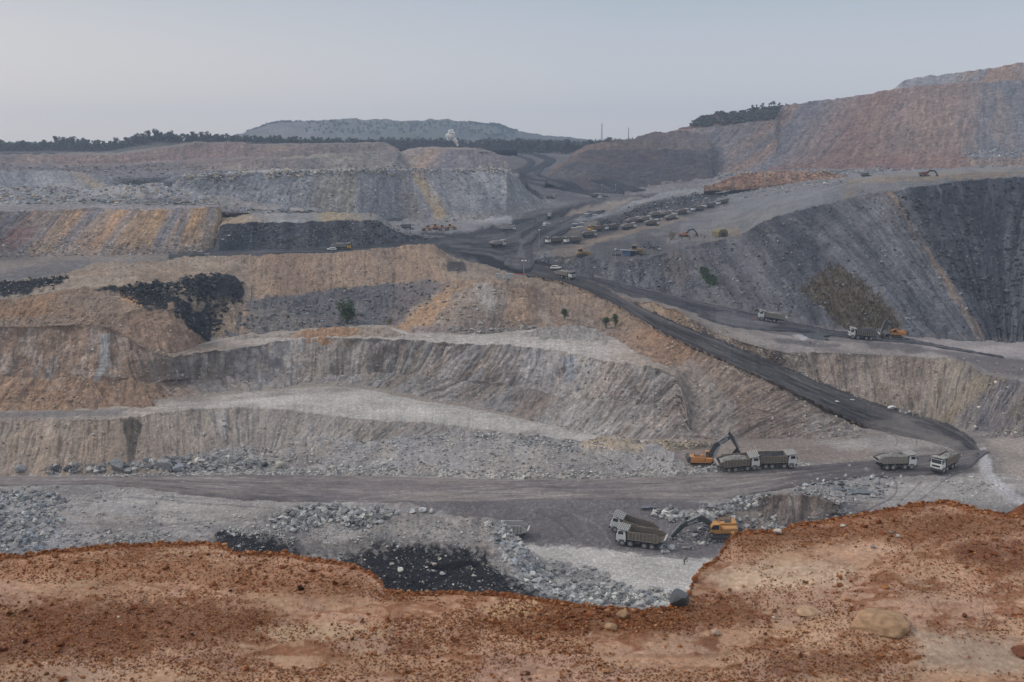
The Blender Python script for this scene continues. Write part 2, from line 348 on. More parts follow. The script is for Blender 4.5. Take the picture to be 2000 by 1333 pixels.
# ---- loose rock: one "stuff" mesh per spread
def hull_rock(seed, n=11, flat=.75):
    r_ = random.Random(seed); bm = bmesh.new()
    for _ in range(n):
        v = Vector((r_.gauss(0, 1), r_.gauss(0, 1), r_.gauss(0, 1))).normalized()*r_.uniform(.75, 1.1); v.z *= flat; bm.verts.new(v)
    res = bmesh.ops.convex_hull(bm, input=bm.verts)
    bmesh.ops.delete(bm, geom=list({g for g in res['geom_interior'] if isinstance(g, bmesh.types.BMVert)}), context='VERTS')
    bmesh.ops.triangulate(bm, faces=bm.faces); bm.verts.index_update()
    V_ = np.array([v.co[:] for v in bm.verts]); F_ = np.array([[v.index for v in f.verts] for f in bm.faces]); bm.free(); return V_, F_
HULLS = [hull_rock(k, 9+k % 4, .6+.07*(k % 5)) for k in range(10)]
def rocks_mesh(name, pos, size, cols, mat, label, sink=.25, kind='stuff', hulls=HULLS):
    VV, FF, CC = [], [], []; off = 0
    n = len(pos); ang = rng.uniform(0, 6.283, n); which = rng.integers(0, len(hulls), n); sc = rng.uniform(.7, 1.3, (n, 3)); tl = rng.normal(0, .5, n)
    for h in range(len(hulls)):
        sel = np.where(which == h)[0]
        if not len(sel): continue
        V_, F_ = hulls[h]
        v = V_[None]*sc[sel][:, None]*size[sel][:, None, None]
        t = tl[sel][:, None]; y = v[..., 1]*np.cos(t)-v[..., 2]*np.sin(t); z = v[..., 1]*np.sin(t)+v[..., 2]*np.cos(t)
        a = ang[sel][:, None]; x2 = v[..., 0]*np.cos(a)-y*np.sin(a); y2 = v[..., 0]*np.sin(a)+y*np.cos(a)
        w = np.stack([x2, y2, z], -1) + pos[sel][:, None]; w[..., 2] += (size[sel]*(.5-sink))[:, None]
        m = len(sel); k = len(V_)
        FF.append((F_[None]+(np.arange(m)*k)[:, None, None]+off).reshape(-1, 3)); VV.append(w.reshape(-1, 3)); CC.append(np.repeat(cols[sel], k, 0)); off += m*k
    o = mesh_np(name, np.concatenate(VV), np.concatenate(FF), mat, np.concatenate(CC), smooth=False)
    return tag(o, label=label, kind=kind)
def scatter(pname, poly, n, size, cols, label, name='rubble', mat=None, sink=.25, clump=None, pw=2.2, cvar=.2):
    if mat is None: size = (size[0]*.6, size[1]*(.75 if size[1] > .95 else .6)); pw *= 1.25
    P = PATCH[pname]; Ug, Vg, Xg = P['U'], P['V'], P['X']
    d = polydist(Ug, Vg, poly)+(0 if mat else 1)*14*fbm(Ug/30+5, Vg/14+2, o=3); ok = (d > 0)
    if clump: ok &= (fbm(Ug/clump[0]+3.3, Vg/clump[1]+1.7, o=3) > clump[2])
    rr, cc = np.where(ok)
    if not len(rr): return None
    k = rng.integers(0, len(rr), n); r_, q_ = rr[k], cc[k]
    r2 = np.clip(r_+1, 0, Xg.shape[0]-1); q2 = np.clip(q_+1, 0, Xg.shape[1]-1); f1, f2 = rng.random(n)[:, None], rng.random(n)[:, None]
    pos = Xg[r_, q_]*(1-f1)+Xg[r2, q_]*f1 + (Xg[r_, q2]-Xg[r_, q_])*f2
    s = size[0]+(size[1]-size[0])*rng.random(n)**pw
    cl = np.array(cols)[rng.integers(0, len(cols), n)]*(1+cvar*rng.normal(0, 1, n))[:, None]*(1 if mat else np.array([[1.0, .96, .91]]))
    return rocks_mesh(name, pos, s, np.clip(cl, .01, .8), mat or M_ROCK, label, sink)
# ================================================================== TERRAIN (near to far), z relative to the eye
# --- laterite ledge the photographer stands on
EDGE = [(-60,1085),(0,1083),(45,1085),(80,1077),(150,1072),(230,1063),(330,1060),(400,1057),(440,1066),(460,1078),(520,1080),(565,1080),(600,1091),(655,1095),(700,1105),(722,1116),(745,1134),(752,1151),(800,1157),(900,1155),(1000,1160),(1060,1170),(1120,1180),(1180,1186),(1250,1191),(1310,1186),(1340,1172),(1350,1145),(1356,1126),(1372,1108),(1400,1090),(1412,1070),(1428,1046),(1450,1037),(1520,1035),(1560,1022),(1640,1011),(1700,999),(1740,992),(1800,982),(1845,977),(1880,985),(1920,998),(1970,1004),(2060,1006)]
def edge_z(u): return float(np.interp(u, [-60,1300,1450,1800,2060], [-1.74,-1.74,-1.71,-1.66,-1.68]))
FG_RED, FG_TAN, FG_PINK, FG_PALE = (.19,.072,.033), (.40,.235,.15), (.37,.23,.17), (.45,.32,.205)
patch('laterite_ledge', -60, 2060, 1.5,
  [L('z', [(-60,1480,-1.78),(2060,1480,-1.78)], 0), L('z', [(-60,1280,-1.75),(1400,1280,-1.76),(1700,1240,-1.72),(2060,1260,-1.73)], 0),
   L('z', [(u, v+9, edge_z(u)-.003) for u, v in EDGE], 0), L('z', [(u, v, edge_z(u)) for u, v in EDGE], 1.6)],
  [dict(col=FG_TAN, rough=(.004,.10), lump=(.012,.5), mix=[(FG_RED,.7,80,.35),(FG_PINK,.8,160,.4),(FG_PALE,.35,120,.3)]),
   dict(col=FG_TAN, rough=(.004,.08), lump=(.012,.4), mix=[(FG_PINK,.6,140,.4),(FG_PALE,.3,100,.3),(FG_RED,.75,75,.35)]),
   dict(col=(.25,.11,.058), rough=(.004,.08))],
  M_SOIL, smoothw=3, jitlen=11, back=(-.25, 1.3), front=(.1,.3), label='orange red laterite clifftop with pebbles at the bottom of the photo',
  zones=[([(0,1090),(700,1110),(740,1160),(600,1180),(300,1150),(0,1130)], (.27,.125,.065), 18, dict(a=.6,warp=22)),
         ([(-60,1200),(330,1180),(560,1215),(480,1262),(200,1280),(-60,1300)], (.15,.062,.034), 22, dict(a=.8,warp=26)),
         ([(1000,1180),(1300,1190),(1480,1180),(1480,1225),(1280,1250),(1050,1235),(880,1240)], (.17,.07,.036), 14, dict(a=.75,warp=20)),
         ([(1420,1045),(1700,1010),(1990,1010),(2000,1050),(1750,1075),(1600,1050),(1460,1090)], (.19,.08,.04), 14, dict(a=.7,warp=20)),
         ([(1850,1075),(2050,1060),(2050,1120),(1880,1120)], (.15,.06,.036), 12, dict(a=.7,warp=16)),
         ([(1500,1270),(1700,1280),(1720,1330),(1500,1330)], (.15,.062,.034), 12, dict(a=.6,warp=16)),
         ([(1380,1125),(1500,1105),(1680,1120),(1640,1160),(1420,1165)], (.50,.37,.26), 14, dict(a=.75,warp=16)),
         ([(1560,1085),(1700,1075),(1800,1085),(1700,1105)], (.47,.30,.21), 10, dict(a=.7,warp=10)),
         ([(500,1235),(640,1225),(760,1245),(560,1260)], (.48,.34,.22), 8, dict(a=.8,warp=12)),
         ([(950,1190),(1050,1170),(1060,1200),(960,1215)], (.50,.33,.19), 8, dict(a=.8,warp=10)),
         ([(1780,1230),(1990,1250),(2000,1333),(1800,1310)], (.38,.29,.22), 16, dict(a=.7,warp=16)),
         rut([(1905,1165),(1922,1180),(1920,1200),(1928,1222),(1920,1232)],1.6,(.10,.055,.04),.8,.6,dz=-.004), rut([(1928,1218),(1950,1222),(1972,1230),(1984,1245)],1.4,(.10,.055,.04),.8,.6,dz=-.003), rut([(1955,1160),(1965,1185),(1962,1205),(1950,1222)],1.2,(.12,.065,.045),.7,.6), rut([(1830,1185),(1838,1205),(1858,1215)],1.1,(.12,.065,.045),.6,.6), rut([(1965,1205),(1985,1200),(2010,1210)],1.2,(.12,.065,.045),.7,.6)])
# small far lip of the same ledge at the right edge of the frame
patch('laterite_ledge_lip', 1962, 2060, 1.5, [L('z', [(1962,1012,-1.95),(2060,1020,-1.95)], 0), L('z', [(1962,1004,-1.93),(1985,992,-1.88),(2000,984,-1.85),(2060,980,-1.85)], 1.2)],
  [dict(col=(.20,.08,.045), rough=(.006,.1))], M_SOIL, smoothw=3, back=(-.2,1.2), front=(.1,1), label='dark red laterite lip at the right edge of the photo')

# --- blasted rock mound below the ledge (coal skirt, grey rubble crest)
patch('rubble_mound', 360, 1190, 1.5,
  [L('z', [(360,1240,-68),(600,1240,-67),(900,1240,-67),(1100,1240,-68.5),(1190,1240,-71)], 0),
   L('z', [(360,1100,-68),(460,1090,-66.5),(600,1100,-65),(800,1110,-65),(950,1100,-65),(1010,1120,-66.5),(1080,1160,-69),(1190,1200,-71.3)], 0),
   L('z', [(360,1070,-68),(400,1054,-67.5),(450,1030,-65.5),(520,1004,-63.5),(560,992,-63),(620,986,-62.5),(700,984,-62.5),(760,992,-63),(800,1004,-63.3),(860,1006,-63.5),(930,1012,-63.5),(975,1014,-63.8),(992,1032,-64.5),(1012,1050,-65.5),(1032,1072,-67),(1060,1102,-69),(1100,1142,-70.5),(1140,1178,-71),(1190,1200,-71.5)], 2.4)],
  [dict(col=(.12,.115,.12), rough=(1.0,5), lump=(1.0,14), mix=[(LG,.6,60,.5)]),
   dict(col=(.21,.20,.20), rough=(.8,4), lump=(1.2,16), mix=[(LG,.7,70,.6),(WARMG,.5,50,.5),(DG,.7,60,.5)])],
  M_NEAR, smoothw=5, back=(5,10), label='grey rubble mound with a black coal skirt below the ledge',
  zones=[([(690,1085),(760,1060),(850,1062),(920,1075),(960,1095),(985,1125),(1060,1165),(1060,1200),(740,1200),(700,1120),(640,1092)], CO, 12, dict(warp=34)),
         ([(430,1040),(500,1046),(560,1062),(610,1090),(600,1130),(440,1130),(420,1070)], CO, 10, dict(warp=24)),
         ([(560,1062),(700,1060),(780,1050),(700,1078),(600,1088)], (.10,.098,.10), 8, dict(a=.7,warp=10)),
         ([(700,1020),(850,1020),(960,1040),(900,1062),(760,1055)], (.30,.29,.285), 10, dict(a=.7,warp=18)),
         ([(975,1010),(1180,1190),(1180,1240),(1090,1190),(1000,1120),(960,1060)], (.38,.39,.41), 8, dict(a=.85,warp=14, add=(1.6,3.0))),
         ([(540,995),(640,985),(760,985),(700,1010),(600,1030),(520,1035)], (.30,.31,.33), 8, dict(a=.8,warp=12, add=(1.2,2.2)))])
# --- lower pit floor: road level, working floor, pale bench rock
def near_l2(): return [(-60,1000,-67.8),(300,1000,-67.8),(600,990,-67.6),(760,985,-67.5),(1000,980,-67.5),(1250,980,-67.5),(1330,980,-67.5),(1400,985,-67.4),(1450,974,-67.3),(1500,965,-67.2),(1560,960,-67.2),(1610,968,-67.3),(1640,980,-67.5),(1760,985,-67.6),(2060,960,-67.5)]
patch('pit_floor', -60, 2060, 1.6,
  [L('z', [(-60,1290,-69),(600,1290,-71),(1200,1290,-71.5),(2060,1290,-71)], 0),
   L('z', [(-60,1110,-68.5),(300,1105,-69),(600,1100,-70),(1000,1062,-71),(1200,1065,-71.3),(1300,1045,-71.2),(1360,1050,-71.2),(1420,1052,-71.2),(1520,1045,-71.2),(1600,1030,-71),(1640,1010,-70),(1760,1005,-68.3),(2060,1000,-68)], 0),
   L('z', near_l2(), .5),
   L('z', [(-60,925,-67.5),(2060,925,-67.5)], 0), L('z', [(-60,820,-67.5),(2060,815,-67.5)], 0)],
  [dict(col=(.20,.195,.20), rough=(.35,4), mix=[(LG,.4,80,.3),(DG,.4,60,.3)]),
   dict(col=(.235,.23,.235), rough=(.45,3.5), lump=(.6,14), mix=[(LG,.55,90,.3),(WARMG,.5,70,.3),(DG,.35,60,.25)]),
   dict(col=(.24,.235,.235), rough=(.3,3.5), lump=(.4,16), mix=[(LG,.6,120,.15),(DG,.35,80,.12)]),
   dict(col=(.20,.185,.18), rough=(.12,3), mix=[(WARMG,.5,120,.15),((.14,.13,.135),.6,90,.12)])],
  M_NEAR, label='grey floor of the pit with haul tracks', zones=[
   # working floor under the trucks: dark, scuffed
   ([(700,968),(1300,960),(1420,1000),(1440,1060),(1400,1100),(1340,1102),(1230,1082),(1100,1062),(1020,1062),(940,1040),(860,1000)], (.135,.13,.142), 8, dict(a=.9,warp=12,amp=.3)),
   # pale bench rock
   ([(1022,1062),(1080,1068),(1140,1072),(1200,1080),(1250,1092),(1300,1100),(1372,1104),(1420,1100),(1420,1200),(1180,1200),(1130,1160),(1070,1115)], (.43,.43,.425), 3.5, dict(warp=9,amp=.35)),
   ([(1060,1100),(1160,1120),(1210,1160),(1230,1200),(1080,1210)], (.20,.20,.21), 8, dict(a=.8,warp=16)),
   ([(1385,1020),(1450,982),(1510,967),(1600,966),(1620,985),(1560,1015),(1500,1040),(1430,1045)], (.205,.18,.16), 8, dict(a=.85,warp=10)),
   ([(1560,990),(1640,985),(1720,1000),(1700,1030),(1560,1050)], (.13,.14,.17), 10, dict(a=.6,warp=12)),
   ([(1590,915),(1700,918),(1755,935),(1750,960),(1660,985),(1560,975),(1540,950)], (.27,.27,.275), 8, dict(a=.7,warp=12,add=(.7,3))),
   # left near rubble
   ([(-60,985),(60,985),(110,1020),(130,1080),(-60,1090)], (.25,.265,.29), 12, dict(a=.7,warp=16,add=(1.5,4))),
   ([(190,965),(280,962),(300,1000),(240,1010),(180,990)], (.33,.33,.335), 8, dict(a=.5,warp=12,add=(1,4))),
   ([(300,1010),(520,985),(560,990),(480,1015),(330,1030)], (.36,.355,.34), 8, dict(a=.6,warp=10)),
   ([(1330,862),(1700,860),(1700,905),(1330,905)], (.235,.205,.185), 8, dict(a=.8,warp=8)),
   ([(1600,868),(1700,858),(1850,862),(1850,880),(1640,885)], (.36,.355,.36), 5, dict(a=.55,warp=8,sx=3)),
   ([(1740,830),(1800,840),(1850,865),(1840,880),(1760,872)], (.24,.225,.215), 6, dict(a=.7,warp=8)),
   ([(1905,885),(1925,880),(1945,930),(1985,965),(2060,985),(2060,1010),(1975,985),(1925,950)], (.42,.43,.46), 4, dict(a=.8,warp=6)),
   ([(1860,930),(1920,925),(1975,990),(1880,985),(1840,960)], (.35,.345,.34), 8, dict(a=.7,warp=10)),
   ([(1925,860),(2060,850),(2060,930),(1980,940)], (.275,.25,.23), 10, dict(a=.8,warp=10)),
   rut([(1700,840),(1735,850),(1752,862),(1750,878)],2.5,(.10,.097,.10)), rut([(1720,835),(1765,848),(1788,862),(1790,876)],2.5,(.10,.097,.10)), rut([(1760,842),(1800,855),(1815,870)],2,(.32,.31,.31)),
   rut([(1660,1010),(1720,985),(1752,960),(1745,935)],4,(.09,.087,.095)), rut([(1690,1012),(1745,990),(1775,965),(1800,940)],3,(.11,.105,.11)), rut([(1720,1010),(1775,985),(1810,950),(1850,928)],3,(.26,.255,.255)), rut([(1740,1005),(1800,975),(1850,935),(1900,915)],3,(.12,.115,.12)),
   rut([(100,985),(250,975),(400,985),(560,992)],2.5,(.13,.125,.13)), rut([(180,1000),(300,1008),(420,1000),(540,985)],3,(.30,.295,.285)), rut([(60,1040),(180,1025),(320,1030),(470,1010)],3,(.15,.145,.15)), rut([(200,1050),(330,1040),(450,1020)],3,(.33,.325,.31)),
   rut([(1130,1010),(1170,1030),(1190,1060),(1180,1075)],3,(.24,.235,.23),.5), rut([(1040,1000),(1090,1020),(1120,1050)],4,(.09,.088,.095),.6), rut([(960,1020),(1060,1015),(1150,1000),(1250,990)],3,(.10,.097,.105),.6), rut([(1080,990),(1130,1010),(1150,1045)],3,(.20,.195,.19),.5),
   rut([(1100,1085),(1200,1120),(1300,1130)],1.6,(.30,.30,.30),.6,.6), rut([(1200,1085),(1250,1110),(1330,1125)],1.4,(.28,.28,.28),.6,.6), rut([(1150,1120),(1210,1135),(1290,1150)],1.4,(.30,.30,.30),.5,.6), rut([(1240,1095),(1300,1098),(1380,1108)],2,(.22,.22,.22),.7,.6)])
# wide lower haul road crossing the picture, with its bend up to the right
patch('lower_haul_road', -60, 1930, 1.6,
  [L('z', [(-60,948,-67.4),(100,946,-67.4),(200,945,-67.4),(290,952,-67.4),(380,965,-67.4),(520,975,-67.4),(640,980,-67.4),(760,980,-67.4),(900,978,-67.4),(1000,976,-67.4),(1100,975,-67.4),(1200,975,-67.4),(1300,975,-67.3),(1400,974,-67.2),(1500,958,-67.15),(1580,944,-67.15),(1680,930,-67.2),(1760,928,-67.2),(1850,922,-67.2),(1895,912,-67.2),(1912,895,-67.2),(1930,882,-67.2)], .5),
   L('z', [(-60,930,-67.25),(150,932,-67.25),(300,928,-67.25),(480,928,-67.25),(700,930,-67.25),(900,936,-67.25),(1100,938,-67.25),(1300,932,-67.2),(1450,920,-67.15),(1560,912,-67.15),(1680,902,-67.15),(1740,896,-67.15),(1800,890,-67.15),(1860,884,-67.15),(1900,880,-67.15),(1930,879,-67.15)], .5)],
  [dict(col=(.155,.14,.145), stk=.6, across=True, rough=(.05,2), mix=[((.10,.095,.105),.8,200,.10),((.20,.185,.178),.6,150,.07),((.29,.27,.26),.4,110,.05)])],
  M_ROADN, back=(.5,.6), front=(.5,.6), label='wide brown grey haul road crossing the lower pit', zones=[
   ([(1640,885),(1930,870),(1930,930),(1640,945),(1500,950)], (.085,.082,.09), 10, dict(a=.7,warp=8,sx=3)),
   rut([(700,975),(850,962),(1000,955),(1200,958),(1400,945)],3,(.26,.25,.24),.4), rut([(300,940),(500,945),(700,945),(900,952)],2,(.09,.085,.09),.6), rut([(900,965),(1100,948),(1300,945),(1500,930),(1700,912)],2,(.08,.076,.082),.6), rut([(1250,960),(1450,945),(1600,925),(1800,908),(1900,893)],2,(.24,.23,.225),.5), rut([(100,938),(300,936),(500,936)],2,(.30,.29,.28),.4),
   ([(940,985),(1250,985),(1280,1012),(940,1012)], (.12,.12,.135), 8, dict(a=.6,warp=8))], zoff=.05, swap=True)
# white crushed kerb lines beside that road
patch('gravel_windrow', 200, 1590, 1.6, [L('z', [(200,934,-67.4),(520,928,-67.3),(640,926,-67.3),(800,928,-67.3),(1000,934,-67.3),(1150,936,-67.3),(1300,932,-67.3),(1450,920,-67.3),(1545,914,-67.3),(1590,908,-67.4)],1),
   L('z', [(200,928,-67.4),(520,920,-66.9),(640,918,-66.8),(800,914,-66.7),(1000,920,-66.6),(1150,922,-66.4),(1300,916,-66.2),(1380,912,-66.1),(1450,907,-66.1),(1545,903,-66.3),(1590,904,-67.3)],2)],
   [dict(col=(.40,.395,.38), rough=(.5,1.6), mix=[((.28,.265,.25),.6,30,.5)])], M_NEAR, back=(2,1.4), front=(.4,.4), label='low windrow of pale crushed rock along the far side of the lower road')
# --- rubble bank behind the lower road
patch('rubble_bank', -60, 1370, 1.5,
  [L('z', [(-60,932,-67.6),(0,930,-67.6),(300,924,-67.6),(600,925,-67.6),(900,932,-67.6),(1100,935,-67.6),(1300,928,-67.6),(1370,920,-67.7)], 1),
   L('z', [(-60,908,-66.5),(0,908,-66.5),(100,912,-66.6),(240,905,-66),(330,893,-65.3),(420,880,-64.8),(520,866,-64.3),(600,858,-64),(655,854,-63.9),(740,862,-64.3),(790,858,-64.2),(840,845,-63.8),(900,841,-63.6),(960,848,-64),(1050,852,-64),(1130,860,-64.3),(1290,868,-64.8),(1325,890,-66),(1345,908,-67.2),(1370,915,-67.8)], 2.2)],
  [dict(col=(.275,.275,.28), rough=(.75,4), lump=(1.3,15), mix=[(LG,.6,60,.5),(WARMG,.6,70,.5),((.19,.195,.21),.5,50,.5)])],
  M_NEAR, back=(4,8), label='bank of broken grey rock behind the lower road', zones=[
   ([(-60,900),(260,900),(380,888),(400,925),(-60,935)], (.16,.17,.19), 8, dict(a=.8,warp=14,add=(1.0,2.5))),
   ([(1130,862),(1180,850),(1260,860),(1260,885),(1140,880)], (.36,.30,.225), 6, dict(a=.8,warp=9)),
   ([(900,880),(1300,880),(1340,912),(900,915)], (.27,.265,.26), 8, dict(a=.5,warp=9))])
patch('tan_spoil_ridge', 1120, 1420, 1.5, [L('z', [(1120,888,-67.4),(1200,892,-67.4),(1300,880,-67.4),(1420,872,-67.5)],1),
   L('z', [(1120,872,-67),(1150,862,-65.5),(1175,849,-64.6),(1210,855,-65),(1250,863,-65.8),(1280,857,-65.4),(1330,862,-66),(1380,864,-66.4),(1420,868,-67.5)],2)],
   [dict(col=(.36,.31,.245), rough=(.6,2.2), mix=[((.30,.28,.26),.7,40,.6)])], M_NEAR, back=(3,3), front=(1,2), label='low ridge of sandy tan spoil at the foot of the big grey face')
# --- lower bench: rilled face and ramp on top of it
Cc = [(-60,826,-59.5),(0,822,-59.5),(60,820,-59.5),(130,821,-59.5),(220,817,-59.5),(246,816,-59.5),(300,808,-59.5),(400,797,-59.5),(500,795,-59.7),(560,800,-60),(650,812,-61),(740,822,-62.3),(830,824,-63.2),(900,832,-64.6),(1000,848,-66.6),(1100,860,-67.3),(1340,866,-67.5)]
Dt = [(-60,804,-59.4),(0,802,-59.4),(100,802,-59.4),(200,795,-59.4),(300,785,-59.4),(400,774,-59.4),(500,762,-59.4),(640,752,-59.4),(690,755,-59.8),(760,768,-61),(830,782,-62.4),(900,792,-63.6),(1000,812,-65.4),(1080,828,-66.6),(1110,842,-67.1),(1200,856,-67.4),(1340,860,-67.4)]
patch('lower_bench_face', -60, 1340, 1.5,
  [L('z', [(-60,935,-67.6),(500,925,-67.6),(850,915,-67.6),(1100,900,-67.6),(1340,880,-67.6)], 0), L('z', Cc, 1.8), L('z', [(u, v+2, z-.1) for u, v, z in Dt], 0), L('z', [(u, v-14, z-.3) for u, v, z in Dt], 0)],
  [dict(stops=[(-60,(.25,.21,.175)),(200,(.27,.225,.185)),(300,(.255,.225,.20)),(520,(.26,.245,.235)),(900,(.28,.27,.265))], rough=(.5,3), gully=(.75,2.6), mix=[((.33,.31,.28),.4,30,3),((.19,.165,.145),.5,24,3)], fan=[(-60,-110),(0,-30),(230,222),(246,246),(270,285),(420,440),(560,520),(800,690),(1340,1200)]),
   dict(stops=[(-60,(.21,.185,.17)),(250,(.25,.225,.20)),(500,(.34,.33,.32)),(1000,(.36,.355,.35)),(1340,(.30,.29,.28))], rough=(.22,3), lump=(.3,12), mix=[((.19,.175,.165),.55,110,.10),((.40,.39,.38),.5,90,.10)]),
   dict(col=(.24,.22,.20), rough=(.3,3))],
  M_NEAR, tone=1.1, label='rilled lower bench face with a pale ramp on top', zones=[
   ([(236,818),(262,816),(278,830),(268,870),(262,905),(250,905),(245,860)], (.085,.075,.065), 3, dict(a=.9,warp=5,sy=3)),
   ([(-60,806),(250,800),(230,812),(-60,816)], (.145,.14,.145), 3, dict(a=.8,warp=4,sx=4)),
   ([(330,795),(500,775),(660,756),(720,762),(600,770),(420,790)], (.20,.18,.165), 5, dict(a=.7,warp=7,sx=4)),
   ([(380,790),(520,790),(700,800),(760,812),(900,820),(1080,850),(1280,862),(1100,835),(900,800),(700,775),(560,775)], (.40,.395,.385), 7, dict(a=.6,warp=8,sx=3)),
   ([(410,805),(440,803),(450,850),(430,855)], (.34,.34,.34), 4, dict(a=.7,warp=9,add=(1,2.5)))])
# --- second bench face (brown left, grey amphitheatre) and its white road
Ec = [(-60,642,-43.6),(0,640,-43.6),(60,637,-43.6),(100,637,-43.6),(190,635,-43.6),(230,650,-45.6),(260,668,-47.4),(290,684,-49.4),(330,696,-50.7),(360,694,-51),(400,688,-51),(480,679,-51),(560,665,-51),(620,660,-51),(700,662,-51),(790,664,-51),(900,671,-51.3),(1000,675,-52),(1100,686,-52.5),(1180,705,-53),(1250,714,-53.6),(1300,726,-54.6),(1325,738,-56),(1340,800,-62),(1352,850,-67.3),(1400,860,-67.5)]
Fb = [(-60,638,-43.6),(190,633,-43.6),(230,648,-45.6),(260,665,-47.3),(290,681,-49.3),(330,692,-50.6),(360,689,-50.9),(400,672,-51),(480,655,-51),(560,650,-51),(650,640,-51),(760,640,-51),(800,650,-51),(900,655,-51),(1000,648,-52),(1060,640,-52),(1150,648,-52.5),(1200,665,-53),(1240,690,-53.2),(1290,715,-54.4),(1325,732,-56),(1340,795,-62),(1352,848,-67.3),(1400,858,-67.5)]
patch('middle_bench_face', -60, 1400, 1.4,
  [L('z', [(u, v+6, z-.7) for u, v, z in Dt]+[(1400,866,-67.9)], 0),
   L('z', [(-60,735,-53.7),(100,735,-53.7),(200,735,-53.9),(300,745,-56.2),(360,742,-57),(480,733,-57.8),(600,732,-58.4),(700,730,-58.8),(790,732,-59.3),(900,742,-59.6),(1000,752,-60.6),(1100,775,-61.3),(1200,780,-60.6),(1280,790,-61.2),(1325,800,-62),(1345,840,-66),(1400,862,-67.7)], 1.5),
   L('z', Ec, 2.4), L('z', Fb, 0), L('z', [(u, v-12, z-.4) for u, v, z in Fb], 0)],
  [dict(stops=[(-60,(.29,.205,.145)),(120,(.275,.19,.13)),(260,(.255,.175,.125)),(330,(.245,.19,.155)),(400,(.215,.205,.20)),(560,(.20,.19,.185)),(700,(.225,.22,.22)),(740,(.195,.19,.185)),(900,(.215,.21,.21)),(1075,(.205,.20,.20)),(1100,(.30,.295,.29)),(1220,(.29,.28,.27)),(1300,(.27,.25,.235)),(1400,(.25,.22,.2))],
        rough=(.8,3.2), lump=(1.6,14), gully=(.7,3.0), mix=[((.32,.26,.20),.35,34,3),((.17,.135,.11),.5,26,3),(LG,.3,22,2)], fan=[(-60,-90),(0,-60),(190,150),(230,260),(330,380),(560,560),(740,700),(900,800),(1100,1080),(1150,1100),(1400,1330)]),
   dict(stops=[(-60,(.25,.185,.14)),(120,(.235,.17,.13)),(240,(.225,.165,.13)),(300,(.21,.17,.145)),(350,(.185,.175,.165)),(400,(.17,.16,.15)),(480,(.23,.225,.22)),(560,(.28,.27,.26)),(640,(.25,.235,.22)),(740,(.20,.19,.185)),(790,(.19,.18,.175)),(815,(.25,.25,.25)),(950,(.255,.25,.25)),(1060,(.24,.235,.235)),(1110,(.33,.325,.32)),(1200,(.335,.325,.315)),(1300,(.32,.30,.285)),(1400,(.26,.22,.2))],
        rough=(.9,3.0), lump=(1.7,13), gully=(.9,3.0), mix=[((.13,.115,.10),.6,16,5),(LG,.35,20,3),((.30,.23,.17),.35,30,3)], fan=[(-60,-80),(0,-20),(190,180),(230,260),(300,320),(400,400),(740,740),(900,840),(1100,1080),(1200,1150),(1400,1350)]),
   dict(stops=[(-60,(.175,.125,.09)),(200,(.17,.12,.09)),(300,(.18,.135,.10)),(400,(.22,.19,.165)),(520,(.30,.28,.26)),(640,(.36,.34,.32)),(1000,(.40,.385,.37)),(1150,(.38,.365,.35)),(1250,(.33,.29,.25)),(1330,(.30,.26,.22))], rough=(.18,2.5), mix=[((.27,.24,.21),.5,90,.10)]),  # left ledge top coloured darker to offset the light its flat catches
   dict(col=(.3,.27,.24), rough=(.3,3))],
  M_MID, tone=1.12, zones=[
   ([(196,650),(214,650),(218,700),(196,742),(180,742),(194,710)], (.30,.31,.31), 3, dict(a=.85,warp=4,sy=2)),
   ([(98,690),(112,690),(104,720),(92,740),(86,735)], (.27,.26,.25), 3, dict(a=.5,warp=4)),
   ([(382,702),(398,700),(392,738),(378,738)], (.09,.08,.07), 3, dict(a=.7,warp=5,sy=2)),
   ([(735,680),(752,680),(748,728),(730,730)], (.11,.09,.08), 4, dict(a=.7,warp=6,sy=2)),
   ([(505,680),(540,695),(560,725),(520,712)], (.12,.125,.14), 4, dict(a=.6,warp=6)),
   ([(0,755),(200,745),(330,752),(300,790),(0,806)], (.28,.185,.125), 8, dict(a=.5,warp=12,add=(.8,2))),
   ([(1095,700),(1125,695),(1120,740),(1105,745)], (.24,.26,.30), 4, dict(a=.8,warp=7,add=(1.5,3)))],
  label='brown and grey middle bench face above the ramp')
# --- slopes above the middle bench: coal, grey rubble, tan dump, orange mound, brown road embankment
G0 = [(380,672,-51.2),(420,664,-51.2),(480,657,-51.2),(560,652,-51.2),(650,641,-51.2),(760,641,-51.2),(800,652,-51.2),(900,656,-51.2),(1000,650,-52.2),(1060,642,-52.2),(1150,650,-52.8),(1200,667,-53.3),(1240,692,-53.5),(1290,717,-54.7),(1325,734,-56.3),(1342,797,-62.3),(1354,857,-67.7),(1500,861,-67.7),(1600,859,-67.7),(1700,856,-67.7)]
G1 = [(380,650,-49.5),(410,645,-49),(440,610,-47.5),(480,588,-46.5),(560,578,-46),(620,568,-45.8),(700,560,-45.6),(780,553,-45.3),(830,556,-44.5),(860,552,-43),(880,547,-41.8),(920,543,-41),(990,548,-42),(1030,556,-44),(1060,572,-47.6),(1100,595,-49.4),(1150,615,-50.3),(1200,635,-51.2),(1250,665,-51.8),(1300,692,-53),(1340,740,-57.5),(1400,780,-60.5),(1500,805,-62.7),(1600,830,-65.5),(1700,854,-67.6)]
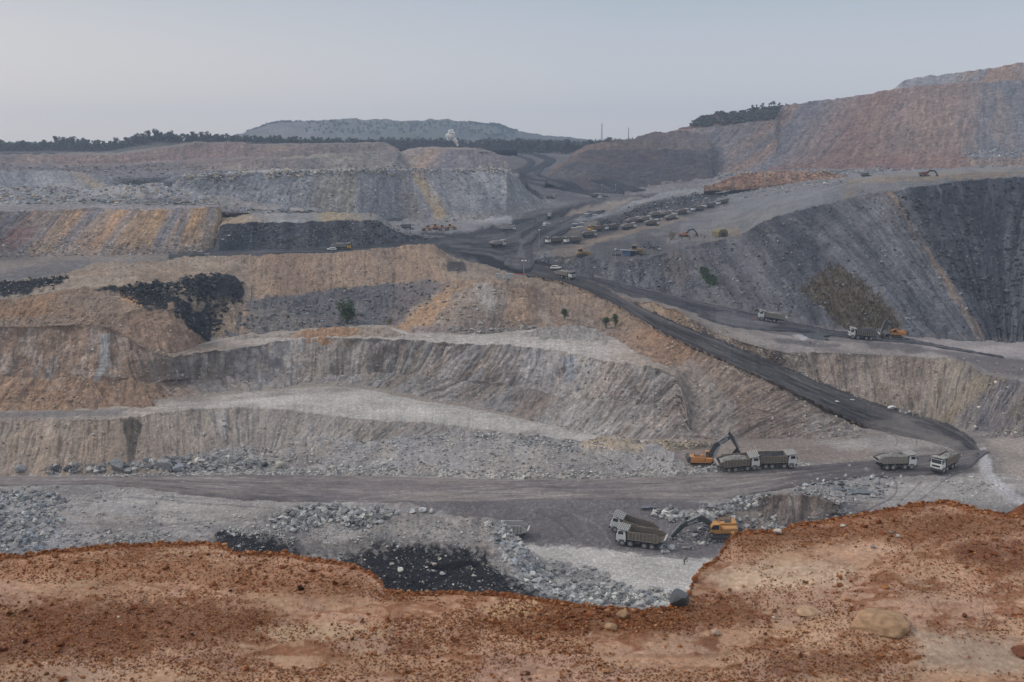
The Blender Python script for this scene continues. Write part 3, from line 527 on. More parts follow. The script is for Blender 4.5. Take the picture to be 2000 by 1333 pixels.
G2 = [(380,525,-40),(440,508,-38),(500,498,-38),(560,495,-37.6),(620,495,-37.4),(680,490,-37.3),(750,485,-37.5),(800,478,-37.5),(840,477,-38),(860,486,-40.5),(880,500,-44),(900,507,-45.8),(930,513,-47),(960,520,-47.5),(1000,535,-47.6),(1040,543,-47.6),(1100,552,-47.5),(1150,573,-47.5),(1200,597,-47.7),(1250,626,-48.6),(1300,656,-49.9),(1400,701,-53),(1500,746,-57.6),(1600,794,-63.6),(1660,826,-66.7),(1700,846,-67.5)]
patch('embankment', 380, 1700, 1.4, [L('z', G0, .8), L('z', G1, 1.5), L('z', G2, 1.2)],
  [dict(stops=[(380,(.09,.085,.08)),(440,(.12,.115,.11)),(480,(.155,.155,.16)),(560,(.16,.16,.165)),(700,(.125,.128,.14)),(770,(.115,.118,.13)),(790,(.22,.18,.15)),(830,(.30,.22,.155)),(900,(.27,.225,.19)),(960,(.265,.235,.21)),(1010,(.25,.20,.16)),(1060,(.235,.175,.135)),(1150,(.20,.165,.14)),(1230,(.23,.175,.14)),(1300,(.26,.19,.145)),(1400,(.245,.20,.17)),(1550,(.235,.195,.17)),(1700,(.24,.21,.19))],
        rough=(.8,3), gully=(.5,3.4), lump=(.6,12), mix=[((.17,.14,.12),.5,30,2.5),((.33,.29,.25),.4,26,2)], fan=[(380,380),(700,690),(860,780),(900,850),(960,950),(1060,1090),(1100,1110),(1250,1200),(1400,1330),(1550,1450),(1700,1640)]),
   dict(stops=[(380,(.28,.235,.19)),(480,(.285,.225,.175)),(560,(.29,.205,.15)),(640,(.28,.215,.165)),(760,(.27,.205,.16)),(840,(.30,.225,.165)),(880,(.27,.22,.175)),(900,(.26,.215,.18)),(990,(.25,.21,.175)),(1060,(.26,.205,.16)),(1130,(.22,.175,.145)),(1220,(.22,.175,.145)),(1280,(.27,.20,.15)),(1400,(.25,.20,.17)),(1550,(.245,.205,.175)),(1700,(.25,.22,.2))],
        rough=(.7,3), gully=(.7,2.8), mix=[((.33,.25,.17),.4,30,3),((.19,.155,.125),.5,22,3)], fan=[(380,360),(480,470),(640,640),(840,860),(900,900),(1060,1070),(1250,1215),(1400,1350),(1550,1480),(1700,1660)])],
  M_MID, back=(3,14), label='tan and brown embankment rising to the haul road', zones=[
   ([(440,595),(480,582),(560,578),(700,562),(850,545),(878,552),(850,575),(800,610),(780,645),(640,645),(560,650),(440,668),(400,670)], (.125,.128,.142), 6, dict(a=.75,warp=10,amp=1.4)),
   ([(430,585),(475,560),(480,592),(450,640),(400,668),(390,650)], (.035,.037,.042), 5, dict(warp=12)),
   ([(500,600),(600,620),(640,640),(520,652),(470,640)], (.20,.19,.17), 9, dict(a=.6,warp=14)),
   ([(860,560),(900,548),(960,546),(1000,555),(930,560),(880,575)], (.33,.235,.155), 6, dict(a=.7,warp=8)),
   ([(780,632),(830,600),(870,570),(880,585),(850,630),(820,652),(780,650)], (.36,.23,.13), 6, dict(a=.7,warp=12,shear=.5)),
   ([(925,555),(955,552),(970,600),(950,620),(935,590)], (.36,.345,.32), 5, dict(a=.7,warp=8)),
   ([(1000,560),(1040,560),(1050,600),(1030,645),(980,640)], (.31,.21,.14), 7, dict(a=.6,warp=12)),
   ([(872,512),(905,510),(912,532),(875,534)], (.05,.052,.058), 3, dict(a=.9,warp=5)),
   ([(800,640),(1060,640),(1060,660),(800,660)], (.23,.21,.20), 4, dict(a=.7,warp=6,add=(.9,1.8))),
   ([(1230,640),(1300,640),(1360,690),(1340,740),(1290,715),(1240,690)], (.31,.205,.14), 8, dict(a=.7,warp=14)),
   ([(1300,720),(1345,700),(1440,790),(1440,857),(1350,857),(1310,760)], (.29,.275,.26), 8, dict(a=.6,warp=12)),
   ([(1600,810),(1665,832),(1700,856),(1600,858),(1560,840)], (.30,.28,.265), 6, dict(a=.7,warp=10))])
patch('grey_spoil_heap', 1000, 1210, 1.4, [L('z', [(1000,664,-52.3),(1100,668,-52.6),(1210,680,-53.2)],.5), L('z', [(1000,655,-52),(1050,645,-51),(1080,637,-50.2),(1130,636,-50.2),(1170,645,-51.2),(1210,668,-53)],1.8)],
   [dict(col=(.31,.30,.285), rough=(.6,2.4), gully=(.4,2.2))], M_MID, back=(3,4), front=(1,1.5), label='pale grey spoil heap beside the white bench road')
patch('tan_windrow', 400, 820, 1.4, [L('z', [(400,668,-51.2),(600,664,-51.2),(700,660,-51.2),(820,664,-51.3)],.5), L('z', [(400,662,-51),(460,658,-50.8),(560,650,-50),(600,645,-49.6),(660,638,-49.2),(700,640,-49.4),(750,638,-49.3),(780,650,-50.4),(820,662,-51.3)],1.8)],
   [dict(stops=[(400,(.27,.25,.23)),(560,(.31,.28,.25)),(600,(.33,.215,.135)),(690,(.32,.21,.135)),(720,(.31,.27,.225)),(820,(.29,.26,.23))], rough=(.7,2.2), gully=(.4,2))], M_MID, back=(3,4), front=(1,1.5), label='orange and grey spoil windrow on the edge of the amphitheatre')
# --- upper left hill with the coal outcrop
patch('outcrop_hill', -60, 490, 1.4,
  [L('z', [(-60,640,-43.55),(0,638,-43.55),(100,635,-43.55),(190,633,-43.55),(230,648,-45.5),(260,666,-47.3),(290,682,-49.3),(330,692,-50.6),(360,687,-51),(405,670,-51.3),(440,662,-51.4),(490,655,-51.4)], 0),
   L('z', [(-60,622,-42.6),(0,620,-42.6),(100,616,-42),(200,612,-41.5),(250,609,-41.4),(300,606,-41.3),(345,604,-41.3),(365,622,-44),(405,664,-50.8),(440,660,-51.2),(490,652,-51.2)], 1.3),
   L('z', [(-60,588,-39.5),(0,584,-39.3),(60,577,-39),(120,570,-38.5),(200,562,-38),(240,559,-38),(300,555,-38.2),(360,550,-38.5),(400,541,-39),(450,537,-39.5),(470,556,-43),(490,585,-46.5)], 1.2),
   L('z', [(-60,556,-38.2),(0,552,-38.2),(60,547,-38),(110,541,-37.8),(140,530,-37),(180,515,-36),(220,512,-35.8),(300,513,-36.2),(360,504,-37),(440,500,-37.8),(490,496,-38)], 1.4)],
  [dict(stops=[(-60,(.27,.21,.165)),(190,(.26,.195,.15)),(250,(.255,.185,.14)),(345,(.265,.195,.15)),(400,(.25,.19,.15)),(490,(.1,.1,.1))], rough=(.6,3), gully=(.7,2.8), mix=[((.32,.25,.19),.4,30,3),((.18,.14,.11),.4,24,3)], fan=[(-60,-60),(190,170),(250,250),(345,390),(490,500)]),
   dict(stops=[(-60,(.29,.205,.145)),(100,(.30,.20,.13)),(190,(.245,.185,.14)),(290,(.26,.20,.16)),(360,(.30,.235,.175)),(490,(.24,.2,.17))], rough=(.9,3.2), lump=(1.2,10), gully=(.6,3), mix=[((.18,.14,.11),.6,36,1.2),((.34,.25,.17),.4,40,1)], fan=[(-60,-60),(0,-20),(220,190),(260,300),(345,370),(490,490)]),
   dict(stops=[(-60,(.27,.23,.185)),(100,(.28,.235,.19)),(300,(.285,.235,.185)),(420,(.29,.235,.18)),(490,(.285,.22,.17))], rough=(.8,3), lump=(1,10), mix=[((.24,.18,.13),.5,60,.5),((.34,.30,.25),.5,50,.5)])],
  M_MID, front=(.1,.3), back=(3,14), label='tan hill with black coal outcrop on the left', zones=[
   ([(-60,556),(0,553),(40,550),(90,546),(132,543),(118,556),(80,562),(60,572),(0,578),(-60,582)], CO, 2.5, dict(warp=6)),
   ([(232,563),(280,556),(308,554),(330,575),(330,606),(285,606),(262,585),(240,573)], CO, 2.5, dict(warp=6)),
   ([(178,568),(240,560),(245,566),(180,571)], CO, 1.5, dict(warp=3)),
   ([(308,556),(358,548),(362,543),(400,537),(452,535),(474,560),(476,592),(440,600),(420,640),(410,668),(380,650),(345,606)], (.028,.031,.037), 3, dict(warp=9)),
   ([(330,560),(352,552),(400,600),(390,620),(350,585)], (.27,.225,.175), 4, dict(a=.85,warp=9)),
   ([(405,585),(470,590),(440,625),(425,650),(408,625)], (.19,.16,.12), 6, dict(a=.6,warp=12)),
   ([(240,572),(262,580),(284,604),(262,604),(236,582)], (.38,.235,.12), 4, dict(a=.75,warp=6)),
   ([(0,598),(98,592),(100,615),(0,622)], (.33,.205,.125), 6, dict(a=.6,warp=10)),
   ([(120,575),(180,570),(280,600),(330,606),(180,612),(110,600)], (.225,.18,.145), 6, dict(a=.6,warp=14))])
# --- valley floor behind the hill, haul road level
patch('upper_floor', -60, 1300, 1.6,
  [L('z', [(-60,640,-50),(500,620,-49),(940,560,-48.2),(1000,552,-48),(1060,560,-48.6),(1120,570,-52),(1300,600,-60)], 0),
   L('z', [(-60,540,-48),(500,540,-48),(1000,530,-47.8),(1060,530,-48),(1120,530,-51),(1300,545,-58)], 0),
   L('z', [(-60,475,-48),(740,470,-48),(1000,480,-47.6),(1060,480,-47.7),(1120,480,-49.5),(1300,480,-54)], 0),
   L('z', [(-60,428,-47.5),(740,428,-47.2),(940,426,-47),(1100,428,-47.2),(1200,428,-49),(1300,426,-50)], 0),
   L('r', [(-60,410,800),(900,408,800),(1000,405,800),(1060,398,830),(1150,388,860),(1250,380,900),(1300,380,950)], 0),
   L('r', [(-60,365,950),(1000,360,950),(1250,368,950),(1300,368,960)], 0),
   L('r', [(-60,335,1130),(1000,331,1130),(1250,345,1130),(1300,350,1130)], 0),
   L('r', [(-60,306,1260),(1000,304,1260),(1100,305,1260),(1300,320,1260)], 0),
   L('r', [(-60,298,1400),(1300,298,1400)], 0)],
  [dict(col=(.16,.15,.15), rough=(.4,3), mix=[(LG,.3,30,.3)]),
   dict(stops=[(-60,(.22,.19,.165)),(100,(.21,.18,.155)),(330,(.17,.155,.145)),(400,(.10,.095,.095)),(900,(.08,.08,.085)),(1500,(.10,.10,.105))], rough=(.3,3), mix=[((.15,.14,.14),.5,90,.12)]),
   dict(stops=[(-60,(.20,.19,.19)),(740,(.15,.15,.155)),(830,(.05,.05,.054)),(960,(.028,.029,.034)),(1060,(.032,.033,.038)),(1160,(.14,.135,.135)),(1500,(.2,.19,.18))], rough=(.3,4), mix=[((.17,.17,.175),.5,60,.15)]),
   dict(col=(.11,.105,.108), rough=(.4,5), mix=[((.17,.165,.16),.5,60,.2)]),
   dict(col=(.095,.09,.095), rough=(.5,6), mix=[((.15,.14,.135),.5,60,.2)]),
   dict(col=(.11,.10,.10), rough=(.8,8), mix=[((.09,.09,.095),.6,70,.12)]),
   dict(col=(.12,.105,.10), rough=(.8,9), mix=[((.10,.10,.105),.6,70,.12)]),
   dict(col=(.15,.14,.135), rough=(.8,9), mix=[((.10,.10,.105),.5,70,.12)])],
  M_FAR, label='coal blackened upper floor of the pit', zones=[
   ([(900,480),(960,470),(1000,440),(1060,420),(1120,400),(1180,392),(1140,420),(1080,445),(1040,470),(1060,500),(1120,530),(1220,560),(1260,600),(1180,590),(1090,560),(1000,540),(930,515),(870,495)], (.018,.019,.023), 9, dict(warp=10,amp=.4)),
   ([(330,493),(560,487),(700,478),(800,466),(960,452),(1000,460),(900,480),(760,485),(560,500),(330,508)], (.034,.035,.041), 4, dict(warp=4,amp=.3)),
   ([(-60,500),(180,495),(330,500),(330,515),(180,520),(-60,525)], (.25,.21,.175), 5, dict(a=.6,warp=8)),
   ([(90,520),(200,512),(180,530),(0,548),(-60,548)], (.12,.115,.12), 4, dict(a=.7,warp=6)),
   ([(770,440),(1000,425),(1000,440),(900,458),(800,455)], (.23,.225,.225), 5, dict(a=.75,warp=8)),
   ([(780,432),(990,428),(1000,412),(1050,405),(1010,425),(900,448)], (.30,.29,.275), 4, dict(a=.5,warp=8)),
   ([(1000,380),(1060,385),(1120,400),(1060,415),(1040,410)], (.17,.165,.17), 5, dict(a=.7,warp=7)),
   ([(1070,470),(1150,430),(1220,400),(1250,385),(1200,395),(1120,410),(1090,440)], (.30,.25,.20), 5, dict(a=.7,warp=8)), rut([(880,485),(930,495),(965,505),(1000,515)],2.5,(.13,.128,.135),.7), rut([(925,478),(945,490),(975,500)],2,(.22,.22,.225),.6), rut([(900,470),(960,480),(1000,495)],2,(.015,.015,.018),.7), rut([(820,484),(845,480),(870,486)],2.5,(.25,.25,.255),.6)])
# --- ochre striped dump and its coal neighbour
J1 = [(-60,425),(0,415),(60,411),(100,410),(200,408),(250,410),(340,407),(400,405),(430,404),(445,410),(460,430),(480,470)]
patch('ochre_dump', -60, 490, 1.4,
  [L('z', [(-60,505,-48.2),(0,505,-48.2),(100,502,-48.2),(200,501,-48.2),(330,498,-48.2),(400,493,-48.2),(430,486,-48.2),(490,480,-48.3)], 1),
   L('z', [(u, v, -29.0 if u < 430 else -29-(u-430)*.38) for u, v in J1], 1.3), L('z', [(-60,400,-27),(430,398,-29.5),(460,428,-40),(490,478,-48.5)], 0)],
  [dict(stops=[(-60,(.22,.22,.23)),(30,(.25,.245,.25)),(60,(.22,.215,.22)),(75,(.32,.20,.135)),(85,(.24,.22,.21)),(118,(.25,.235,.23)),(130,(.38,.25,.135)),(160,(.39,.265,.15)),(178,(.22,.205,.20)),(195,(.21,.21,.22)),(205,(.33,.26,.19)),(225,(.38,.25,.14)),(245,(.37,.25,.15)),(262,(.24,.22,.20)),(275,(.35,.26,.17)),(300,(.40,.26,.13)),(335,(.40,.265,.14)),(342,(.24,.23,.23)),(356,(.22,.22,.225)),(362,(.33,.25,.18)),(372,(.25,.235,.225)),(385,(.40,.265,.135)),(405,(.38,.26,.15)),(415,(.30,.28,.26)),(440,(.42,.29,.15)),(490,(.36,.28,.19))],
        rough=(.8,4), gully=(.6,4), warp=9, mix=[((.23,.215,.20),.45,18,4),((.31,.24,.17),.6,30,4)], fan=[(-60,-170),(0,-100),(75,-30),(130,60),(205,130),(300,238),(345,297),(385,350),(420,402),(450,446),(490,490)]),
   dict(col=(.25,.24,.235), rough=(1,5))],
  M_FAR, tone=np.array([1.02,.97,.98]), back=(3,8), label='ochre and grey striped dump slope on the left', zones=[
   ([(-60,490),(60,492),(330,480),(400,480),(400,505),(-60,508)], (.25,.22,.19), 5, dict(a=.6,warp=8)),
   ([(0,470),(30,452),(70,440),(60,470),(20,490)], (.26,.13,.12), 6, dict(a=.5,warp=8))])
patch('coal_dump', 385, 910, 1.4,
  [L('z', [(385,494,-48.2),(500,489,-48.2),(600,487,-48.2),(700,483,-48.2),(780,477,-48.2),(860,470,-48.3),(910,464,-48.3)], .6),
   L('z', [(385,486,-47.8),(400,484,-47.6),(418,478,-46.5),(428,440,-36.6),(460,437,-36),(500,434,-36),(560,434,-36),(640,432,-36),(700,430,-36),(735,430,-36),(760,446,-40.3),(790,458,-43.8),(830,464,-46.8),(860,466,-47.8),(910,463,-48.4)], 1.3),
   L('z', [(385,484,-47.8),(418,476,-46.5),(430,424,-35.5),(500,418,-34),(640,416,-34),(735,418,-35),(760,436,-40.3),(800,452,-45),(860,463,-47.8),(910,461,-48.4)], 0)],
  [dict(stops=[(385,(.045,.047,.055)),(460,(.042,.045,.053)),(520,(.05,.052,.06)),(580,(.075,.075,.083)),(620,(.052,.054,.062)),(650,(.085,.083,.088)),(700,(.065,.065,.072)),(740,(.10,.10,.105)),(790,(.13,.128,.13)),(910,(.11,.11,.115))], rough=(.9,4), gully=(.6,4.5), mix=[((.12,.12,.13),.5,30,3),((.03,.032,.038),.5,24,3)], fan=[(385,385),(640,640),(700,720),(740,800),(910,910)]),
   dict(stops=[(385,(.34,.26,.16)),(470,(.34,.26,.17)),(520,(.30,.28,.26)),(560,(.32,.32,.31)),(600,(.27,.26,.25)),(640,(.34,.27,.17)),(740,(.2,.19,.18)),(910,(.12,.12,.12))], rough=(1.2,4), mix=[((.2,.2,.2),.5,40,.4)])],
  M_FAR, back=(3,6), label='black coal dump face above the left haul road')
# --- middle ground behind: grey dumps
patch('grey_dump_apron', -60, 1000, 1.6,
  [L('z', [(-60,430,-36),(400,430,-38),(600,440,-42),(800,440,-47.5),(1000,440,-47.5)], 0),
   L('z', [(-60,405,-29.5),(200,406,-29.5),(400,405,-30),(430,414,-32),(600,422,-38),(760,430,-45),(1000,432,-47.3)], 0),
   L('z', [(-60,385,-25.5),(150,383,-25),(300,385,-25),(400,400,-29),(600,412,-35),(800,420,-44),(1000,424,-46.6)], 0),
   L('z', [(-60,368,-22),(100,366,-21.5),(200,362,-20.8),(300,358,-20),(400,380,-25),(1000,420,-46)],1)],
  [dict(col=(.24,.235,.23), rough=(1,5), mix=[(TAN,.4,60,.3)]),
   dict(col=(.27,.27,.275), rough=(1.6,6), lump=(1.5,18), mix=[((.33,.33,.33),.6,50,.4),((.19,.195,.205),.6,40,.4),((.34,.27,.2),.3,40,.3)]),
   dict(col=(.275,.275,.28), rough=(1.6,6), lump=(1.5,18), mix=[((.34,.34,.34),.6,50,.4),((.19,.195,.205),.6,40,.4),((.34,.26,.18),.35,30,.3)])],
  M_FAR, label='rough grey spoil ground behind the ochre dump', zones=[
   ([(285,390),(270,362),(262,352),(275,350),(292,375),(300,392)], (.14,.14,.15), 2, dict(a=.8,warp=2)),
   ([(318,352),(312,362),(335,375),(345,380),(330,366)], (.12,.12,.13), 2, dict(a=.8,warp=2)),
   ([(260,398),(290,385),(360,398),(430,408),(300,403)], (.17,.165,.17), 4, dict(a=.7,warp=4))])
patch('left_grey_dump', -60, 400, 1.4,
  [L('z', [(-60,392,-26.5),(80,388,-26),(180,376,-24),(230,366,-22),(300,358,-20.3),(400,350,-19)], 0),
   L('z', [(-60,336,-14.2),(0,335,-14),(60,333,-14),(130,334,-14),(160,336,-14.2),(190,341,-15),(215,346,-16.3),(240,352,-18),(270,352,-18.2),(300,348,-17.3),(330,342,-16),(400,340,-15.5)], 1.3)],
  [dict(stops=[(-60,(.24,.245,.25)),(0,(.15,.155,.165)),(30,(.21,.21,.22)),(45,(.15,.155,.165)),(70,(.26,.262,.265)),(130,(.27,.265,.255)),(150,(.31,.25,.18)),(165,(.25,.235,.22)),(180,(.19,.195,.21)),(230,(.27,.27,.275)),(330,(.24,.24,.25)),(400,(.26,.26,.265))], rough=(1.0,5), gully=(.9,5), mix=[((.33,.33,.33),.3,20,3),((.19,.195,.21),.4,16,3)], fan=[(-60,-60),(0,20),(60,75),(130,175),(190,260),(300,300),(345,300),(400,360)])],
  M_FAR, back=(6,10), label='grey dump slope at the left edge beyond the ochre dump')
patch('great_grey_dump', 305, 1085, 1.4,
  [L('z', [(305,400,-30),(330,403,-31),(400,414,-34.5),(470,418,-35.5),(500,419,-36),(600,421,-38),(700,424,-41),(800,429,-45.2),(860,434,-46.8),(930,432,-47),(1000,422,-46.6),(1040,413,-46.2),(1085,403,-45)], 1.2),
   L('z', [(305,398,-29.7),(322,384,-26.3),(340,362,-20.7),(356,348,-16.8),(400,343,-15.4),(450,340,-14.8),(500,337,-14.2),(600,335,-14.2),(700,334,-14.6),(800,333,-15.3),(860,332,-15.5),(930,331,-15.4),(980,331,-15.6),(992,334,-16.4),(1010,350,-24),(1030,368,-32),(1055,390,-41),(1085,402,-45.5)], 1.6),
   L('z', [(305,397,-29.6),(340,358,-20),(360,343,-16),(500,333,-13.4),(980,329,-15.6),(1000,340,-20),(1085,401,-45.6)], 1.5)],
  [dict(stops=[(330,(.25,.25,.26)),(400,(.20,.205,.215)),(450,(.225,.225,.235)),(500,(.20,.205,.215)),(540,(.27,.27,.275)),(580,(.22,.22,.23)),(610,(.24,.235,.23)),(640,(.27,.245,.205)),(690,(.275,.245,.195)),(710,(.255,.255,.26)),(740,(.18,.185,.195)),(765,(.165,.165,.175)),(785,(.22,.195,.175)),(800,(.23,.23,.235)),(808,(.36,.27,.16)),(818,(.34,.265,.17)),(828,(.235,.235,.24)),(880,(.25,.25,.255)),(905,(.20,.205,.215)),(930,(.26,.26,.265)),(1085,(.27,.265,.265))],
        rough=(1.0,5), gully=(.9,5), warp=7, mix=[((.33,.33,.325),.35,16,4),((.18,.185,.20),.35,14,4)], fan=[(305,290),(400,350),(500,470),(620,590),(700,690),(740,735),(770,780),(812,865),(880,960),(930,1010),(980,1060),(1085,1120)]),
   dict(col=(.33,.325,.32), rough=(1.6,4), mix=[((.36,.28,.2),.4,26,.5),((.16,.16,.17),.5,24,.5)])],
  M_FAR, tone=.93, back=(10,12), label='long grey dump with vertical streaks in the middle distance', zones=[
   ([(330,378),(440,372),(560,378),(560,400),(440,412),(330,400)], (.29,.29,.295), 6, dict(a=.6,warp=10,add=(1.5,5))),
   ([(860,425),(1000,405),(1090,398),(1090,412),(960,440),(860,440)], (.30,.275,.245), 5, dict(a=.7,warp=8,add=(1.2,4)))])
# --- distant pinkish benches
patch('distant_benches', -60, 800, 1.4,
  [L('r', [(-60,350,780),(800,345,800)], 0), L('r', [(-60,330,830),(200,331,830),(400,333,830),(560,331,840),(700,332,850),(800,334,850)], 1),
   L('r', [(-60,322,900),(200,325,900),(300,320,900),(400,322,900),(500,312,900),(600,310,910),(700,300,920),(750,298,930),(780,312,900),(800,333,852)], 1.5),
   L('r', [(-60,317,960),(200,320,960),(330,312,960),(420,308,960),(500,305,960),(600,303,970),(700,297,980),(750,294,980),(780,308,930),(800,332,854)], 1.5),
   L('r', [(-60,303,1010),(100,303,1010),(230,301,1010),(300,294,1010),(340,288,1010),(380,279,1010),(460,277,1010),(500,284,1010),(560,283,1020),(700,281,1030),(750,279,1040),(775,290,1000),(790,315,930),(800,332,855)], 1.5),
   L('r', [(-60,300,1100),(230,298,1100),(380,277,1100),(500,282,1100),(750,278,1100),(780,292,1020),(800,331,870)], 0)],
  [dict(col=(.20,.19,.19), rough=(1.2,8)),
   dict(stops=[(-60,(.17,.165,.17)),(200,(.16,.15,.155)),(300,(.17,.155,.155)),(400,(.21,.18,.165)),(470,(.27,.22,.18)),(530,(.20,.175,.165)),(620,(.17,.155,.15)),(660,(.27,.25,.21)),(720,(.22,.20,.18)),(800,(.17,.165,.165))], rough=(1.2,7), gully=(1.2,8), mix=[((.26,.21,.18),.4,40,1)]),
   dict(stops=[(-60,(.20,.165,.155)),(150,(.23,.175,.15)),(300,(.25,.19,.165)),(420,(.23,.18,.16)),(500,(.30,.23,.18)),(640,(.33,.29,.24)),(700,(.27,.24,.21)),(800,(.18,.17,.17))], rough=(1.4,8), mix=[((.16,.145,.145),.5,50,.6)]),
   dict(stops=[(-60,(.19,.15,.14)),(150,(.22,.155,.13)),(300,(.23,.165,.14)),(400,(.225,.16,.135)),(520,(.21,.16,.14)),(650,(.20,.16,.145)),(800,(.19,.16,.15))], rough=(1.4,8), gully=(1.2,8), mix=[((.30,.22,.17),.5,60,.4),((.13,.12,.12),.4,50,.5)]),
   dict(col=(.22,.19,.165), rough=(1,8))],
  M_XFAR, tone=.88, back=(6,10), label='distant layered pink and brown bench faces on the left')
patch('striped_far_dump', 715, 1015, 1.4,
  [L('r', [(715,345,900),(1015,345,940)], 0), L('r', [(715,336,960),(760,325,965),(780,300,985),(800,291,1000),(860,290,1000),(930,292,1000),(958,296,1000),(975,304,985),(990,318,970),(1003,334,955),(1015,343,945)], 1), L('r', [(715,336,975),(780,296,1030),(820,287,1060),(930,289,1060),(962,297,1040),(1003,334,965),(1015,342,950)],1)],
  [dict(stops=[(715,(.13,.13,.15)),(770,(.13,.135,.15)),(785,(.25,.215,.19)),(830,(.27,.215,.175)),(850,(.29,.205,.15)),(870,(.21,.17,.155)),(880,(.155,.145,.15)),(1035,(.15,.14,.145))], rough=(1,7), gully=(1.1,7), mix=[((.27,.22,.19),.4,14,3)], fan=[(715,700),(780,730),(830,790),(870,840),(930,940),(1035,1035)]),
   dict(col=(.27,.22,.18), rough=(.8,6))],
  M_XFAR, back=(6,10), label='far dump with slanting pink and dark stripes under the smoke')
# --- far ground, wooded hills
patch('far_ground', -200, 2200, 6, [L('r', [(-200,301,1050),(880,300,1050),(905,298,1405),(1160,298,1405),(1200,300,1100),(2200,301,1050)], 0), L('r', [(-200,296.5,1250),(240,296,1250),(300,290,1250),(700,287,1250),(880,290,1300),(905,292,1500),(1160,292,1500),(1300,292,1300),(2200,292,1300)], 0), L('z', [(-200,291.2,-5),(2200,291.2,-5)], 0)],
  [dict(col=(.07,.06,.055), rough=(1,20)), dict(col=(.07,.07,.06), rough=(2,60))], M_XFAR, label='far plain beyond the mine')
patch('wooded_rise', 200, 800, 2, [L('r', [(200,300,1120),(800,300,1120)], 0), L('r', [(200,296,1180),(250,290,1180),(270,280,1190),(300,276,1190),(400,275,1190),(500,278,1190),(600,280,1190),(740,284,1190),(800,290,1190)], 1)],
  [dict(col=(.09,.085,.075), rough=(1,14))], M_XFAR, back=(60,12), label='low rise carrying the left wood')
patch('far_hill', 380, 1220, 1.6, [L('r', [(380,298,2500),(1220,298,2500)], 0), L('r', [(380,290,2650),(470,268,2650),(520,255,2650),(560,250,2650),(700,255,2650),(860,252,2650),(960,262,2650),(1220,285,2650)], 1),
   L('r', [(380,282,2800),(440,270,2800),(478,260,2800),(500,253,2800),(520,246,2800),(545,240,2800),(600,237,2800),(690,232.5,2800),(730,235,2800),(800,237,2800),(850,234,2800),(875,232,2800),(890,236,2800),(930,240,2800),(965,242,2800),(985,249,2800),(1010,256,2800),(1060,262,2800),(1120,270,2800),(1220,280,2800)], 1.2)],
  [dict(stops=[(380,(.10,.09,.08)),(520,(.15,.125,.105)),(640,(.12,.11,.095)),(760,(.07,.075,.06)),(1220,(.05,.055,.045))], rough=(4,40), mix=[((.09,.10,.075),.7,40,.8)]), dict(stops=[(380,(.10,.09,.08)),(640,(.11,.10,.085)),(1220,(.05,.055,.045))], rough=(5,40), mix=[((.07,.08,.055),.8,30,.8)])],
  M_XFAR, tone=1.35, back=(200,40), label='flat topped wooded hill on the horizon')  # tone lifts the hill colour, standing in for denser haze
patch('coal_stockpile', 765, 1010, 1.4, [L('r', [(765,292,1040),(1010,294,1040)], 0), L('r', [(765,289,1060),(775,282,1070),(800,279,1070),(850,276,1070),(880,277,1070),(905,283,1070),(940,285,1070),(1010,290,1060)], 1.2)],
  [dict(col=(.022,.024,.030), rough=(.8,7))], M_XFAR, back=(12,8), label='black coal stockpile at the foot of the far hill')
# --- dark hill and the huge overburden hill on the right
patch('dark_hill', 1068, 1410, 1.4,
  [L('r', [(1068,352,930),(1100,362,915),(1150,370,905),(1200,378,900),(1280,385,900),(1410,380,900)], 0),
   L('r', [(1068,349,940),(1080,336,950),(1095,324,960),(1110,316,965),(1150,318,970),(1200,322,965),(1280,326,960),(1350,322,955),(1385,345,925),(1410,378,905)], 1),
   L('r', [(1068,348,945),(1080,333,965),(1092,322,990),(1105,312,1010),(1120,303,1015),(1145,294,1020),(1200,292,1010),(1280,292,1000),(1350,292,1000),(1380,308,970),(1395,340,935),(1410,377,906)], 1.2),
   L('r', [(1068,347,950),(1080,331,975),(1092,320,1005),(1105,310,1030),(1118,300,1045),(1135,289,1055),(1160,283,1060),(1200,275,1070),(1240,268,1080),(1270,260,1080),(1300,258,1080),(1340,256,1080),(1370,262,1060),(1388,285,1010),(1400,330,945),(1410,376,907)], 1.4)],
  [dict(stops=[(1045,(.125,.12,.12)),(1200,(.09,.088,.095)),(1300,(.075,.075,.085)),(1400,(.13,.125,.13)),(1450,(.17,.165,.17))], rough=(1.6,9), mix=[((.14,.125,.12),.5,40,.5),((.16,.12,.10),.4,50,.3)]),
   dict(stops=[(1045,(.24,.165,.13)),(1110,(.18,.135,.115)),(1200,(.12,.10,.10)),(1330,(.085,.08,.088)),(1400,(.12,.115,.125)),(1450,(.17,.16,.165))], rough=(1.8,9), mix=[((.17,.12,.095),.5,60,.25),((.07,.07,.08),.6,50,.25)]),
   dict(stops=[(1045,(.28,.19,.14)),(1150,(.20,.145,.12)),(1250,(.17,.13,.11)),(1330,(.145,.12,.115)),(1400,(.15,.145,.15)),(1450,(.2,.19,.19))], rough=(1.8,9), gully=(1,8), mix=[((.26,.185,.14),.4,50,.3),((.09,.085,.09),.5,50,.3)])],
  M_XFAR, tone=.72, back=(20,12), label='dark terraced hill right of the winding coal road')
